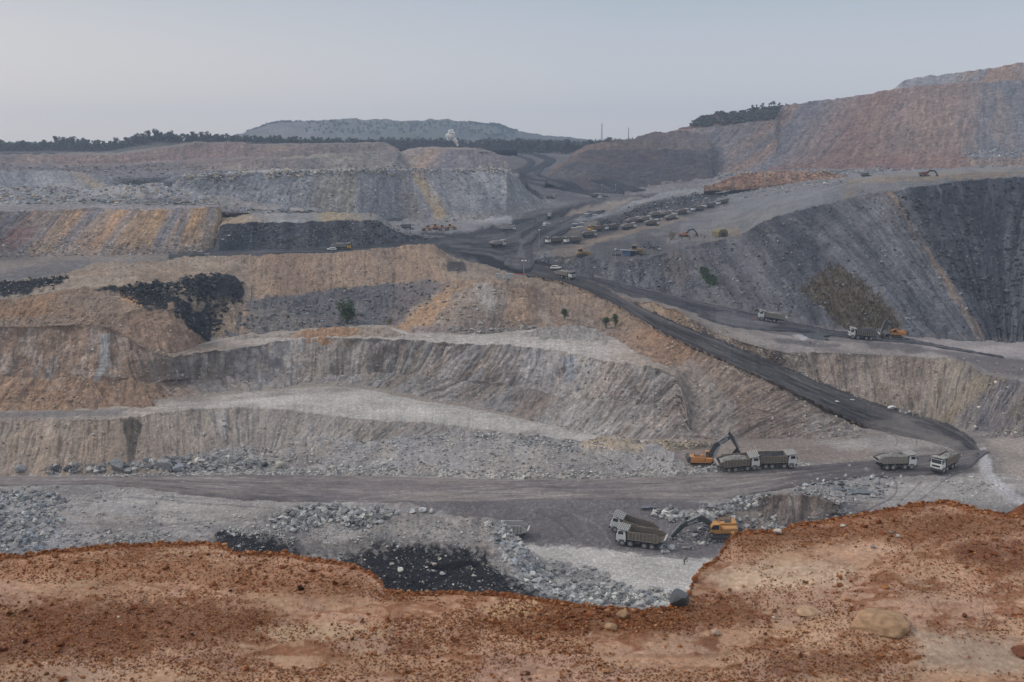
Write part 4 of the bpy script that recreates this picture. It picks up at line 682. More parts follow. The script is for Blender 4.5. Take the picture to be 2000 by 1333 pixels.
patch('overburden_hill', 1220, 2060, 1.4,
  [L('r', [(1220,380,880),(1400,375,880),(2060,350,880)], 0),
   L('r', [(1220,372,910),(1350,352,920),(1400,345,925),(1450,342,930),(1560,337,940),(1700,338,940),(1800,334,940),(2060,326,940)], 1),
   L('r', [(1220,278,1082),(1260,264,1085),(1300,258,1085),(1345,251,1085),(1400,247,1085),(1440,242,1085),(1480,238,1085),(1515,234,1085),(1525,208,1125),(1545,203,1130),(1600,197,1135),(1650,190,1135),(1700,182,1140),(1730,176,1142),(1760,172,1144),(1830,166,1146),(1900,162,1148),(1960,158,1150),(2060,152,1150)], 1.3)],
  [dict(col=(.21,.205,.21), rough=(1.2,7), mix=[((.28,.28,.285),.5,40,.4)]),
   dict(stops=[(1220,(.25,.20,.165)),(1330,(.25,.20,.17)),(1390,(.19,.185,.195)),(1410,(.15,.16,.175)),(1440,(.21,.20,.20)),(1500,(.21,.20,.205)),(1525,(.33,.24,.165)),(1535,(.20,.19,.20)),(1555,(.30,.215,.155)),(1575,(.19,.185,.20)),(1600,(.17,.175,.195)),(1660,(.23,.185,.165)),(1700,(.24,.165,.135)),(1740,(.25,.175,.145)),(1790,(.25,.195,.165)),(1860,(.26,.20,.165)),(1905,(.25,.195,.165)),(1925,(.18,.185,.20)),(1960,(.155,.165,.18)),(2060,(.15,.16,.175))],
        rough=(1.6,8), gully=(1.3,7), warp=14, curve=9, mix=[((.29,.215,.17),.4,24,5),((.18,.165,.17),.4,20,5)], fan=[(1220,1100),(1300,1180),(1400,1280),(1480,1330),(1530,1380),(1560,1410),(1620,1480),(1700,1560),(1760,1680),(1840,1800),(1920,1910),(2060,2060)])],
  M_XFAR, tone=np.array([.93,.87,.83]), back=(60,10), label='huge brown and blue grey overburden hill filling the right horizon', zones=[
   ([(1500,322),(1620,300),(1760,290),(1880,295),(1900,328),(1700,336),(1500,334)], (.215,.135,.115), 7, dict(a=.75,warp=16)),
   ([(1420,330),(1700,326),(1740,334),(1700,345),(1420,345)], (.22,.225,.235), 4, dict(a=.8,warp=5)),
   ([(1900,292),(2060,285),(2060,298),(1890,300)], (.27,.28,.295), 3, dict(a=.8,warp=5,add=(1.6,6))),
   ([(1885,305),(2060,300),(2060,325),(1880,325)], (.28,.215,.165), 4, dict(a=.7,warp=7)),
   ([(1370,262),(1400,252),(1420,290),(1410,330),(1385,330)], (.12,.125,.135), 5, dict(a=.6,warp=9)),
   ([(1540,230),(1560,240),(1420,310),(1400,305)], (.15,.16,.18), 5, dict(a=.6,warp=7))])
patch('upper_overburden_tier', 1745, 2060, 1.4, [L('r', [(1745,182,1150),(2060,165,1160)], 0),
   L('r', [(1745,173,1165),(1758,164,1175),(1770,155,1190),(1800,150,1195),(1850,144,1198),(1900,138,1200),(1950,130,1200),(2000,121,1200),(2060,112,1200)], 1.4)],
  [dict(stops=[(1745,(.25,.25,.26)),(1850,(.24,.24,.25)),(1885,(.22,.185,.17)),(1900,(.26,.19,.15)),(1925,(.18,.17,.18)),(1940,(.30,.205,.15)),(2060,(.26,.19,.15))], rough=(1.2,7), gully=(1,7), mix=[((.29,.27,.26),.4,20,3)], fan=[(1745,1720),(1900,1880),(1940,1915),(2060,2040)])],
  M_XFAR, back=(60,10), label='top tier of the overburden hill at the upper right')
patch('scrub_knoll', 1325, 1540, 1.4, [L('r', [(1325,262,1120),(1540,240,1120)], 0),
   L('r', [(1325,252,1130),(1345,248,1132),(1355,238,1140),(1372,230,1150),(1400,222,1155),(1450,219,1158),(1480,213,1160),(1510,208,1160),(1530,210,1160),(1540,215,1150)], 1.2)],
  [dict(col=(.115,.075,.06), rough=(1.5,7), mix=[((.06,.065,.045),.6,26,.6),((.16,.10,.08),.5,30,.6)])], M_XFAR, back=(50,8), label='reddish scrub covered knoll on the hill shoulder')
patch('orange_spoil', 1375, 1680, 1.4, [L('r', [(1375,366,800),(1500,362,800),(1680,352,820)], .5),
   L('r', [(1375,366,801),(1395,361,808),(1415,353,816),(1435,343,824),(1455,337,830),(1500,335,832),(1560,333,832),(1620,337,834),(1650,343,832),(1680,351,823)], 1.6)],
  [dict(col=(.235,.135,.085), rough=(1.2,5), gully=(1,6), mix=[((.33,.23,.16),.5,24,1.5),((.15,.10,.08),.5,20,1.5)])], M_XFAR, back=(14,8), label='orange spoil heaps at the foot of the overburden hill')
# --- big right hand dump above the upper road
RZ = [(1040,-47.5),(1100,-47.6),(1200,-48.6),(1300,-50.5),(1400,-53.5),(1500,-56.5),(1600,-58.2),(1700,-59.2),(1800,-60),(1900,-60.5),(2060,-61)]
def rz(u): return float(np.interp(u, [a for a, b in RZ], [b for a, b in RZ]))
Q0v = [(1040,516),(1100,532),(1150,545),(1200,556),(1300,580),(1400,600),(1500,620),(1600,640),(1700,650),(1800,658),(1900,664),(2060,670)]
patch('right_dump', 1040, 2060, 1.4,
  [L('z', [(u, v+8, rz(u)-.4) for u, v in Q0v], .6),
   L('z', [(1040,508,-47.2),(1080,502,-46.5),(1130,500,-46.5),(1200,512,-46.6),(1270,506,-46.2),(1320,486,-44.2),(1380,476,-43),(1420,466,-41.5),(1460,452,-37.5),(1490,432,-30.5),(1510,426,-28.4),(1560,412,-25.5),(1600,400,-23.5),(1650,388,-20.5),(1700,380,-18.2),(1750,372,-16),(1800,364,-14.5),(1860,356,-13.2),(1950,348,-12.2),(2060,344,-11.8)], 1.2),
   L('z', [(1040,476,-47.5),(1100,480,-47.4),(1160,466,-46.8),(1200,456,-46),(1300,431,-43.5),(1400,403,-40),(1460,388,-35),(1520,373,-28),(1600,360,-21),(1700,350,-14.6),(1760,347,-13.6),(1850,342,-12.5),(2060,334,-11)], .8),
   L('z', [(1040,440,-47.5),(1100,440,-47.5),(1160,428,-46.5),(1200,416,-45.2),(1240,400,-42.8),(1300,384,-38),(1400,367,-33),(1500,358,-29),(1600,350,-25),(1700,341,-20),(1850,332,-17),(2060,322,-14)], 1),
   L('z', [(1040,436,-47.6),(1160,424,-46.7),(1200,410,-44.8),(1240,392,-42),(1300,375,-37),(1330,368,-35),(1400,360,-32),(1500,353,-28.5),(1600,346,-25),(1700,338,-20),(1850,329,-17),(2060,319,-14)], 2)],
  [dict(stops=[(1040,(.13,.128,.13)),(1150,(.125,.125,.13)),(1250,(.15,.148,.15)),(1290,(.165,.16,.16)),(1330,(.21,.205,.205)),(1360,(.16,.15,.15)),(1400,(.13,.13,.138)),(1425,(.22,.22,.225)),(1450,(.115,.118,.13)),(1490,(.10,.105,.12)),(1515,(.095,.10,.115)),(1540,(.20,.205,.215)),(1570,(.17,.178,.195)),(1600,(.12,.128,.145)),(1640,(.20,.207,.22)),(1700,(.22,.225,.235)),(1722,(.24,.235,.235)),(1733,(.30,.225,.165)),(1745,(.17,.175,.185)),(1765,(.095,.10,.115)),(1850,(.085,.09,.105)),(2060,(.075,.08,.095))],
        rough=(1.1,4), gully=(1.3,4.5), lump=(1.2,16), warp=7, mix=[((.27,.275,.285),.40,15,6),((.07,.075,.088),.45,18,6)], dens=1.0, curve=3,
        fan=[(1040,1040),(1300,1310),(1340,1420),(1380,1500),(1430,1580),(1480,1640),(1515,1760),(1545,1800),(1600,1850),(1650,1880),(1700,1905),(1725,1920),(1745,1935),(1765,1940),(1850,1950),(1960,1965),(2060,2020)]),
   dict(stops=[(1040,(.115,.113,.115)),(1130,(.14,.135,.135)),(1250,(.15,.145,.145)),(1330,(.185,.175,.17)),(1400,(.25,.235,.215)),(1450,(.26,.255,.25)),(1550,(.27,.27,.272)),(1640,(.22,.225,.235)),(1660,(.32,.26,.19)),(1680,(.23,.235,.24)),(1760,(.24,.24,.245)),(1850,(.16,.165,.175)),(2060,(.20,.20,.205))], rough=(.8,4), lump=(.8,14), mix=[((.19,.19,.20),.45,36,.5),((.31,.30,.285),.45,44,.4)]),
   dict(stops=[(1040,(.085,.085,.09)),(1120,(.10,.098,.10)),(1200,(.17,.165,.165)),(1300,(.22,.215,.21)),(1400,(.27,.265,.26)),(1500,(.29,.285,.275)),(1700,(.31,.30,.29)),(1760,(.33,.295,.25)),(2060,(.30,.29,.275))], rough=(.35,4), mix=[((.19,.185,.185),.5,90,.15)]),
   dict(col=(.31,.31,.31), rough=(1.6,5), mix=[((.22,.22,.23),.5,40,.4)])],
  M_MID, tone=.70, back=(10,14), label='great blue grey dump slope above the right haul road', zones=[
   ([(1560,560),(1600,535),(1625,518),(1645,522),(1700,560),(1750,610),(1765,640),(1740,650),(1650,640),(1600,600)], (.15,.11,.06), 8, dict(a=.6,warp=14,add=(.8,1.5))),
   ([(1366,520),(1378,518),(1398,540),(1400,552),(1385,548),(1370,535)], (.06,.09,.035), 3, dict(a=.8,warp=4)),
   ([(1290,500),(1330,490),(1350,530),(1330,550),(1300,530)], (.19,.155,.135), 6, dict(a=.6,warp=8)),
   ([(1060,480),(1160,470),(1300,470),(1300,500),(1220,512),(1080,500)], (.11,.107,.11), 6, dict(a=.6,warp=8)),
   ([(1080,490),(1110,478),(1160,478),(1150,492),(1110,505),(1080,500)], (.29,.23,.18), 4, dict(a=.6,warp=6)),
   ([(1400,452),(1440,448),(1450,460),(1410,464)], (.31,.25,.19), 4, dict(a=.7,warp=5)),
   ([(1090,462),(1140,440),(1230,415),(1300,395),(1290,410),(1200,440),(1120,470)], (.30,.245,.185), 4, dict(a=.6,warp=8)),
   ([(1240,405),(1290,390),(1360,380),(1420,385),(1340,408),(1250,425)], (.05,.052,.058), 4, dict(a=.85,warp=8,add=(3,5))),
   ([(1160,430),(1250,412),(1260,425),(1180,445)], (.06,.062,.07), 3, dict(a=.8,warp=6,add=(2.4,5))),
   ([(1060,466),(1150,448),(1230,428),(1330,405),(1425,388),(1425,402),(1340,424),(1240,448),(1160,468),(1060,482)], (.085,.082,.085), 4, dict(a=.75,warp=6)),  # coal dusted ground, also painting in the shade under the queued trucks
   ([(1270,375),(1400,362),(1420,370),(1340,385),(1260,395),(1210,410),(1200,402)], (.36,.355,.34), 4, dict(a=.7,warp=7)),
   ([(1230,448),(1330,425),(1345,432),(1250,456),(1130,485),(1120,478)], (.35,.27,.19), 3, dict(a=.7,warp=5)),
   ([(1330,440),(1480,395),(1600,372),(1610,385),(1500,410),(1400,440),(1330,455)], (.27,.275,.285), 6, dict(a=.6,warp=8)),
   ([(1655,352),(1760,346),(1900,340),(2060,332),(2060,340),(1900,350),(1760,356),(1700,360)], (.36,.28,.19), 3, dict(a=.65,warp=6)),
   ([(1300,470),(1400,440),(1480,418),(1490,424),(1400,450),(1310,478)], (.28,.27,.26), 3, dict(a=.6,warp=4)),
   ([(1500,600),(1600,625),(1700,640),(1900,655),(2060,662),(2060,680),(1500,640)], (.20,.19,.185), 5, dict(a=.5,warp=9))])
# --- right benches between the two roads
S0 = [(1160,566,-47.9),(1200,578,-48.2),(1230,591,-48.6),(1300,624,-50.2),(1400,667,-53.3),(1500,707,-57.9),(1600,751,-62.8),(1700,792,-66.2),(1800,822,-67.5),(1850,838,-67.6),(1900,852,-67.6),(2060,872,-67.6)]
S1 = [(1160,560,-47.8),(1200,575,-48.1),(1235,588,-47.8),(1275,590,-47),(1300,602,-47.2),(1318,604,-46.9),(1345,622,-48.6),(1400,651,-51.8),(1450,668,-53.3),(1490,680,-54.6),(1530,690,-55.4),(1600,690,-55.6),(1700,692,-56.2),(1800,697,-56.7),(1870,702,-57),(1895,710,-57.4),(1915,730,-58.6),(1960,740,-59),(2060,750,-59.4)]
patch('right_bench', 1160, 2060, 1.4,
  [L('z', [(u, v+5, z-.5) for u, v, z in S0], .8), L('z', S1, 1.4), L('z', [(1160,556,-47.9),(1235,575,-48.9),(1300,595,-50.4),(1400,625,-53),(1500,650,-55.6),(1600,665,-57),(1700,672,-58),(1800,680,-59),(1900,690,-59.6),(2060,715,-60.2)], 0),
   L('z', [(u, v-6, rz(u)-.2) for u, v in Q0v if u > 1150]+[(1160,536,-48.3)], 0)],
  [dict(stops=[(1160,(.14,.12,.11)),(1270,(.26,.21,.165)),(1310,(.31,.235,.165)),(1350,(.20,.165,.14)),(1450,(.17,.135,.11)),(1500,(.20,.165,.14)),(1530,(.235,.205,.18)),(1600,(.25,.215,.19)),(1700,(.24,.21,.185)),(1800,(.245,.21,.185)),(1880,(.24,.215,.175)),(1910,(.17,.16,.16)),(1950,(.155,.15,.16)),(2060,(.15,.145,.15))],
        rough=(.7,2.6), gully=(1.0,3.0), lump=(.7,9), mix=[((.34,.31,.28),.4,26,3),((.13,.11,.095),.5,20,3)], fan=[(1160,1160),(1310,1320),(1400,1420),(1530,1560),(1650,1660),(1800,1790),(1890,1850),(1960,1900),(2060,1990)]),
   dict(stops=[(1160,(.15,.145,.145)),(1300,(.21,.19,.175)),(1400,(.22,.205,.195)),(1530,(.26,.24,.235)),(1700,(.265,.245,.235)),(1850,(.26,.245,.24)),(2060,(.19,.18,.185))], rough=(.4,3), mix=[((.17,.16,.165),.5,90,.2)]),
   dict(stops=[(1160,(.13,.13,.13)),(1300,(.105,.10,.105)),(1500,(.125,.12,.125)),(1700,(.19,.18,.185)),(1900,(.26,.25,.26)),(2060,(.28,.27,.275))], rough=(.25,3), mix=[((.12,.115,.12),.5,120,.12)])],
  M_NEAR, label='rilled brown bench between the two right hand roads', zones=[
   ([(1502,690),(1525,688),(1535,702),(1522,735),(1505,725)], (.06,.055,.06), 4, dict(a=.8,warp=7,add=(1.2,3))),
   ([(1545,655),(1600,650),(1625,658),(1570,664)], (.36,.37,.41), 3, dict(a=.8,warp=5,amp=.1)),
   ([(1510,662),(1560,665),(1640,675),(1600,680),(1520,672)], (.09,.09,.105), 3, dict(a=.7,warp=5,sx=2)),
   ([(1690,668),(1760,672),(1830,685),(1790,690),(1700,682)], (.085,.083,.09), 3, dict(a=.7,warp=5,sx=2)),
   ([(1800,665),(2060,688),(2060,705),(1900,695),(1800,680)], (.32,.30,.30), 3, dict(a=.6,warp=5,sx=3)),
   ([(1780,678),(1880,690),(2060,712),(2060,742),(1930,728),(1890,706)], (.115,.11,.12), 3, dict(a=.8,warp=5,sx=3,amp=.3)),
   ([(1560,735),(1620,755),(1760,800),(1900,840),(2060,858),(2060,875),(1900,858),(1700,800),(1560,745)], (.21,.20,.195), 4, dict(a=.7,warp=6,add=(.8,1.6))),
   ([(1900,730),(1960,738),(1870,810),(1845,835),(1830,830)], (.25,.215,.155), 5, dict(a=.6,warp=7))])
# --- haul roads
def road(name, u0, u1, near, far, mats, label, cols, zo=.12, **kw):
    return patch(name, u0, u1, 1.4, [L('z', near, .9), L('z', far, .9)], [dict(col=cols[0], stk=.8, across=True, rough=(.06,2.5), mix=[(cols[1],.8,160,.10),(cols[2],.7,110,.08),((.17,.165,.165),.35,70,.07)])], mats, label=label, back=(.6,.7), front=(.6,.7), zoff=zo, swap=True, jitlen=9, **kw)
RN = [(985,520,-47.5),(1010,530,-47.5),(1050,541,-47.4),(1100,551,-47.4),(1150,571,-47.4),(1200,595,-47.6),(1250,624,-48.5),(1300,653,-49.8),(1400,698,-53),(1500,743,-57.5),(1600,790,-63.2),(1660,820,-66.4),(1700,835,-67.2),(1760,850,-67.3),(1800,858,-67.3),(1840,868,-67.3),(1870,880,-67.3),(1895,893,-67.3),(1912,897,-67.3)]
RF = [(985,508,-47.5),(1010,510,-47.5),(1050,520,-47.5),(1100,535,-47.5),(1150,550,-47.6),(1200,572,-47.9),(1250,599,-48.9),(1300,623,-50),(1400,665,-53),(1500,706,-57.5),(1600,750,-62.4),(1700,791,-66),(1760,808,-66.9),(1800,818,-67.2),(1850,835,-67.3),(1880,850,-67.3),(1900,865,-67.3),(1912,880,-67.3)]
road('coal_haul_road', 985, 1912, RN, RF, M_ROADN, 'black coal haul road sweeping down to the lower pit on the right', [(.034,.034,.040),(.017,.017,.022),(.09,.087,.09)],
     zones=[([(1690,830),(1760,812),(1800,830),(1880,868),(1860,880),(1760,850)], (.17,.16,.155), 8, dict(a=.6,warp=9,sx=2)), ([(985,505),(1100,535),(1250,600),(1400,665),(1600,750),(1800,820),(1905,880),(1890,860),(1800,815),(1600,745),(1400,660),(1250,594),(1100,530),(985,500)], (.035,.035,.04), 2.5, dict(a=.8,warp=3))])
UN = [(1090,543,-47.6),(1150,560,-48),(1200,571,-48.5),(1250,588,-49.2),(1300,604,-50.3),(1400,634,-53),(1450,643,-54.4),(1500,647,-55.8),(1560,650,-56.8),(1640,660,-58),(1720,669,-58.9),(1790,675,-59.5),(1850,684,-59.6),(1960,700,-59.8)]
UF = [(1090,527,-47.6),(1150,541,-48),(1200,553,-48.5),(1250,566,-49.4),(1300,578,-50.4),(1400,600,-53.3),(1450,611,-54.8),(1500,621,-56.3),(1560,636,-57.6),(1640,650,-58.5),(1720,657,-59.2),(1790,667,-59.6),(1850,680,-59.7),(1960,699,-59.9)]
road('upper_haul_road', 1090, 1960, UN, UF, M_ROADF, 'upper dark haul road running under the blue grey dump', [(.038,.037,.043),(.02,.02,.025),(.09,.087,.09)], zo=.5,
     zones=[([(1090,524),(1200,550),(1300,575),(1400,597),(1500,618),(1790,660),(1790,656),(1500,612),(1300,570),(1090,518)], (.035,.035,.04), 2.5, dict(a=.8,warp=3)), ([(1400,615),(1540,628),(1500,645),(1400,640)], (.21,.205,.21), 4, dict(a=.35,warp=7,sx=4))])
LN = [(330,510,-47.8),(400,504,-47.8),(500,499,-47.8),(600,498,-47.8),(700,496,-47.8),(800,492,-47.8),(870,490,-47.6),(960,505,-47.5),(1000,520,-47.5)]
LF = [(330,498,-47.8),(400,493,-47.8),(500,489,-47.8),(600,486,-47.8),(700,481,-47.8),(780,474,-47.8),(870,465,-47.6),(960,458,-47.4),(1000,452,-47.4)]
road('left_haul_road', 330, 1000, LN, LF, M_ROADF, 'black haul road running left from the junction', [(.024,.025,.030),(.012,.013,.016),(.07,.068,.07)])
JN = [(985,522,-47.4),(1000,528,-47.4),(1020,534,-47.4),(1040,532,-47.4),(1045,500,-47.4),(1060,478,-47.3),(1090,462,-47.2),(1130,440,-47),(1170,418,-46.5),(1200,402,-45.9)]
JF = [(985,448,-47.2),(1000,443,-47.2),(1030,433,-47.1),(1060,422,-47),(1090,413,-46.8),(1130,402,-46.2),(1170,392,-45.4),(1200,389,-44.9)]
road('junction_road', 985, 1200, JN, JF, M_ROADF, 'broad black road junction in the centre of the pit', [(.020,.021,.026),(.010,.011,.014),(.085,.083,.085)],
     zones=[([(1015,480),(1030,470),(1020,505),(1035,520),(1010,510)], (.14,.14,.15), 2, dict(a=.6,warp=7)), ([(1012,472),(1050,440),(1120,405),(1125,408),(1060,445),(1022,480)], (.012,.012,.016), 2, dict(a=.8,warp=4)), ([(1042,520),(1038,495),(1060,470),(1066,472),(1046,498),(1050,520)], (.10,.10,.105), 1.5, dict(a=.6,warp=4)), rut([(1000,470),(1050,445),(1110,420),(1160,400)],1.6,(.11,.108,.11),.6,.7), rut([(1005,500),(1020,480),(1060,455),(1120,425)],1.6,(.09,.088,.092),.6,.7), rut([(1000,455),(1040,442),(1090,425)],1.4,(.012,.012,.015),.7,.7)])
# winding far coal road: ribbons laid on the valley

for q_, (ua, va, za, ub0, ub1, vb) in enumerate([(222,712,-53.2,150,305,800),(152,716,-53.2,90,215,803),(72,735,-54.6,-10,150,806),(10,728,-54.2,-60,80,806)]):
    mid0, mid1 = (ua*.55+ub0*.45, va+.30*(vb-va)), (ua*.55+ub1*.45, va+.30*(vb-va))
    patch('talus_cone' if q_ == 0 else 'talus_cone_%s' % 'bcdef'[q_-1], min(ub0, -60 if ub0 < -50 else ub0), ub1, 1.4,
      [L('z', [(ub0, vb-2, -59.7), (ua, vb+3, -59.9), (ub1, vb-2, -59.7)], .5), L('z', [(ub0, vb-4, -59.6), (mid0[0], mid0[1], za*.7-59.6*.3+.5), (ua, va, za+.4), (mid1[0], mid1[1], za*.7-59.6*.3+.5), (ub1, vb-4, -59.6)], 1.2)],
      [dict(col=[(.27,.19,.135),(.25,.18,.135),(.29,.20,.13),(.265,.20,.16),(.28,.2,.14)][q_], rough=(.5,2.4), gully=(.6,2.4), mix=[((.34,.24,.16),.5,22,2),((.19,.14,.11),.5,18,3)], fan=[(ub0,ub0-25),(ua,ua),(ub1,ub1+25)])],
      M_MID, smoothw=3, back=(.8,2.5), front=(.5,1.5), label='brown fan of slumped earth ' + ('below the blue grey gully','left of the blue grey gully','near the left edge','cut by the left edge')[q_])

patch('road_windrow', 985, 1905, 1.4, [L('z', [(u, v, z) for u, v, z in RF], .6), L('z', [(u, v-3.2-.004*(u-985), z+.25) for u, v, z in RF], 1.2)],
  [dict(col=(.05,.049,.052), rough=(.35,1.2), mix=[((.12,.11,.105),.6,26,.6)])], M_NEAR, smoothw=3, back=(1.5,1.2), front=(.4,.6), label='low dark windrow along the far edge of the black haul road', jitlen=7, zoff=.1)
patch('shoulder_windrow', 1040, 1690, 1.4, [L('z', [(u, v+2.5, z-.3) for u, v, z in RN], .6), L('z', [(u, v-.8, z+.55) for u, v, z in RN], 1.2)],
  [dict(col=(.22,.18,.15), rough=(.35,1.2), mix=[((.33,.30,.27),.6,22,.8),((.12,.10,.09),.5,18,.8)])], M_NEAR, smoothw=3, back=(1.2,1.0), front=(.5,.8), label='earth windrow on the drop side of the black haul road', jitlen=7)

patch('dark_spoil_bank', 1375, 1645, 1.4,
  [L('z', [(1375,1034,-71.4),(1420,1046,-71.4),(1480,1050,-71.4),(1540,1042,-71.2),(1600,1018,-70),(1645,992,-68)], 1), L('z', [(1375,1030,-71.2),(1400,1012,-69.8),(1425,992,-68.2),(1460,976,-66.9),(1500,966,-66.2),(1540,962,-66),(1580,963,-66.1),(1610,970,-66.6),(1632,980,-67.2),(1645,989,-67.8)], 2.4)],
  [dict(col=(.155,.13,.115), rough=(.8,3), gully=(1.2,3.2), lump=(1.2,7), mix=[((.27,.255,.24),.5,24,1.5),((.085,.08,.08),.5,20,2)], fan=[(1375,1350),(1480,1440),(1540,1530),(1645,1650)])],
  M_NEAR, smoothw=5, back=(4,3), front=(.8,1.5), label='dark brown spoil bank behind the half hidden excavator')

# ================================================================== OBJECTS
bpy.context.view_layer.update(); DG_ = bpy.context.evaluated_depsgraph_get()
def hit(u, v):
    d = Vector([float(a) for a in ray(u, v)]).normalized()
    ok, p, n, i, o, m = scene.ray_cast(DG_, Vector((0, 0, 0)), d)
    return p if ok else None
def down(x, y, z=200):
    ok, p, n, i, o, m = scene.ray_cast(DG_, Vector((x, y, z)), Vector((0, 0, -1)))
    return p.z if ok else None
def ribbon(name, pts, wid, col, label, mat=M_ROADF):
    """pts: (u, v, r) along the road; width in metres"""
    P = np.array([pt_r(u, v, r) for u, v, r in pts]); t = np.linspace(0, len(pts)-1, 220)
    i0 = np.clip(t.astype(int), 0, len(pts)-2); f = t-i0
    def cr(i, f):
        a, b, c, d = P[np.clip(i-1,0,len(P)-1)], P[i], P[i+1], P[np.clip(i+2,0,len(P)-1)]; f = f[:, None]
        return .5*((2*b)+(-a+c)*f+(2*a-5*b+4*c-d)*f**2+(-a+3*b-3*c+d)*f**3)
    C = cr(i0, f); T = np.gradient(C, axis=0); T[:, 2] = 0; T /= np.linalg.norm(T, axis=1, keepdims=True)
    Nn = np.stack([-T[:, 1], T[:, 0], 0*T[:, 0]], -1); off = np.array([-1.25,-1,-.5,0,.5,1,1.25]); hz = np.array([-1.5,0,0,0,0,0,-1.5])
    V = C[:, None]+Nn[:, None]*off[None, :, None]*wid/2
    for a_ in range(V.shape[0]):
        for b_ in range(V.shape[1]):
            z_ = down(V[a_, b_, 0], V[a_, b_, 1], V[a_, b_, 2]+9)
            if z_ is not None and abs(z_-V[a_, b_, 2]) < 12: V[a_, b_, 2] = z_
    for _ in range(3): V[1:-1, :, 2] = np.maximum(V[1:-1, :, 2], (V[:-2, :, 2]+V[2:, :, 2])/2)
    V[..., 2] += hz[None]+.7
    n, m = V.shape[:2]; idx = np.arange(n*m).reshape(n, m); F = np.stack([idx[:-1,:-1], idx[1:,:-1], idx[1:,1:], idx[:-1,1:]], -1).reshape(-1, 4)
    D = np.cumsum(np.linalg.norm(np.diff(C, axis=0, prepend=C[:1]), axis=1))
    uv = np.stack([np.tile(off*wid/2, (n,1)), np.tile(D[:, None], (1, m))], -1).reshape(-1, 2)
    c = np.array(col)*(1+.25*fbm(V[..., 0]/12, V[..., 1]/40))[..., None]
    return tag(mesh_np(name, V.reshape(-1,3), F, mat, c.reshape(-1,3), uv), label, kind='structure')
VR = lambda v: float(np.interp(v, [291,298,306,335,365,388,410], [1500,1400,1260,1130,950,860,800]))
def vpts(p): return [(u, v, VR(v)) for u, v in p]
ribbon('far_winding_road', vpts([(955,297),(1000,299),(1035,303),(1060,308),(1074,314),(1068,322),(1045,332),(1020,341),(1014,348),(1035,354),(1075,359),(1130,366),(1200,373),(1250,379)]), 13, (.030,.031,.037), 'winding black road climbing away to the horizon')
ribbon('far_side_road', vpts([(985,302),(1015,308),(1036,316),(1034,326),(1016,336),(1004,346),(1012,356),(1060,366),(1120,375),(1180,385)]), 9, (.036,.037,.043), 'second black track looping beside the winding road')
ribbon('far_inner_track', vpts([(1062,326),(1052,336),(1050,343),(1062,350),(1095,356),(1150,364)]), 6, (.045,.046,.05), 'short dark track inside the bend of the winding road')

class MB:
    def __init__(s): s.bm = bmesh.new()
    def box(s, c, d, rx=0, ry=0, rz=0, bev=0, taper=None):
        r = bmesh.ops.create_cube(s.bm, size=1)['verts']
        for v in r:
            k = 1.0
            if taper and v.co.z > 0: v.co.x *= taper[0]; v.co.y *= taper[1]
            v.co = Vector((v.co.x*d[0], v.co.y*d[1], v.co.z*d[2]))
        M = Matrix.Translation(c) @ Matrix.Rotation(rz, 4, 'Z') @ Matrix.Rotation(ry, 4, 'Y') @ Matrix.Rotation(rx, 4, 'X')
        bmesh.ops.transform(s.bm, matrix=M, verts=r)
        if bev:
            es = list({e for v in r for e in v.link_edges})
            bmesh.ops.bevel(s.bm, geom=es, offset=bev, segments=1, affect='EDGES')
        return s
    def prism(s, prof, y0, y1):        # profile in x,z
        a = [s.bm.verts.new((x, y0, z)) for x, z in prof]; b = [s.bm.verts.new((x, y1, z)) for x, z in prof]; n = len(prof)
        s.bm.faces.new(a); s.bm.faces.new(b[::-1])
        for i in range(n): s.bm.faces.new((a[i], b[i], b[(i+1) % n], a[(i+1) % n]))
        return s
    def cyl(s, c, r, h, axis='Y', seg=16, r2=None):
        q = bmesh.ops.create_cone(s.bm, cap_ends=True, segments=seg, radius1=r, radius2=r if r2 is None else r2, depth=h)['verts']
        M = Matrix.Translation(c) @ {'Y': Matrix.Rotation(math.pi/2, 4, 'X'), 'X': Matrix.Rotation(math.pi/2, 4, 'Y'), 'Z': Matrix.Identity(4)}[axis]
        bmesh.ops.transform(s.bm, matrix=M, verts=q); return s
    def tube(s, p0, p1, r, seg=8, r2=None):
        p0, p1 = Vector(p0), Vector(p1); d = p1-p0
        q = bmesh.ops.create_cone(s.bm, cap_ends=True, segments=seg, radius1=r, radius2=r if r2 is None else r2, depth=d.length)['verts']
        bmesh.ops.transform(s.bm, matrix=Matrix.Translation((p0+p1)/2) @ d.to_track_quat('Z', 'Y').to_matrix().to_4x4(), verts=q); return s
    def beam(s, p0, p1, w, h0, h1):     # tapered box beam in the xz plane
        p0, p1 = Vector(p0), Vector(p1); d = (p1-p0).normalized(); n = Vector((-d.z, 0, d.x)); y = Vector((0, w/2, 0))
        vs = [p0-n*h0/2, p0+n*h0/2, p1+n*h1/2, p1-n*h1/2]
        a = [s.bm.verts.new(v-y) for v in vs]; b = [s.bm.verts.new(v+y) for v in vs]
        s.bm.faces.new(a); s.bm.faces.new(b[::-1])
        for i in range(4): s.bm.faces.new((a[i], b[i], b[(i+1) % 4], a[(i+1) % 4]))
        return s
    def obj(s, name, mat, parent=None, smooth=False):
        bmesh.ops.recalc_face_normals(s.bm, faces=s.bm.faces)
        me = bpy.data.meshes.new(name); s.bm.to_mesh(me); s.bm.free(); me.materials.append(mat)
        if smooth:
            for p in me.polygons: p.use_smooth = True
        o = bpy.data.objects.new(name, me); COL.objects.link(o)
        if parent: o.parent = parent
        return o
def empty(name): o = bpy.data.objects.new(name, None); COL.objects.link(o); return o
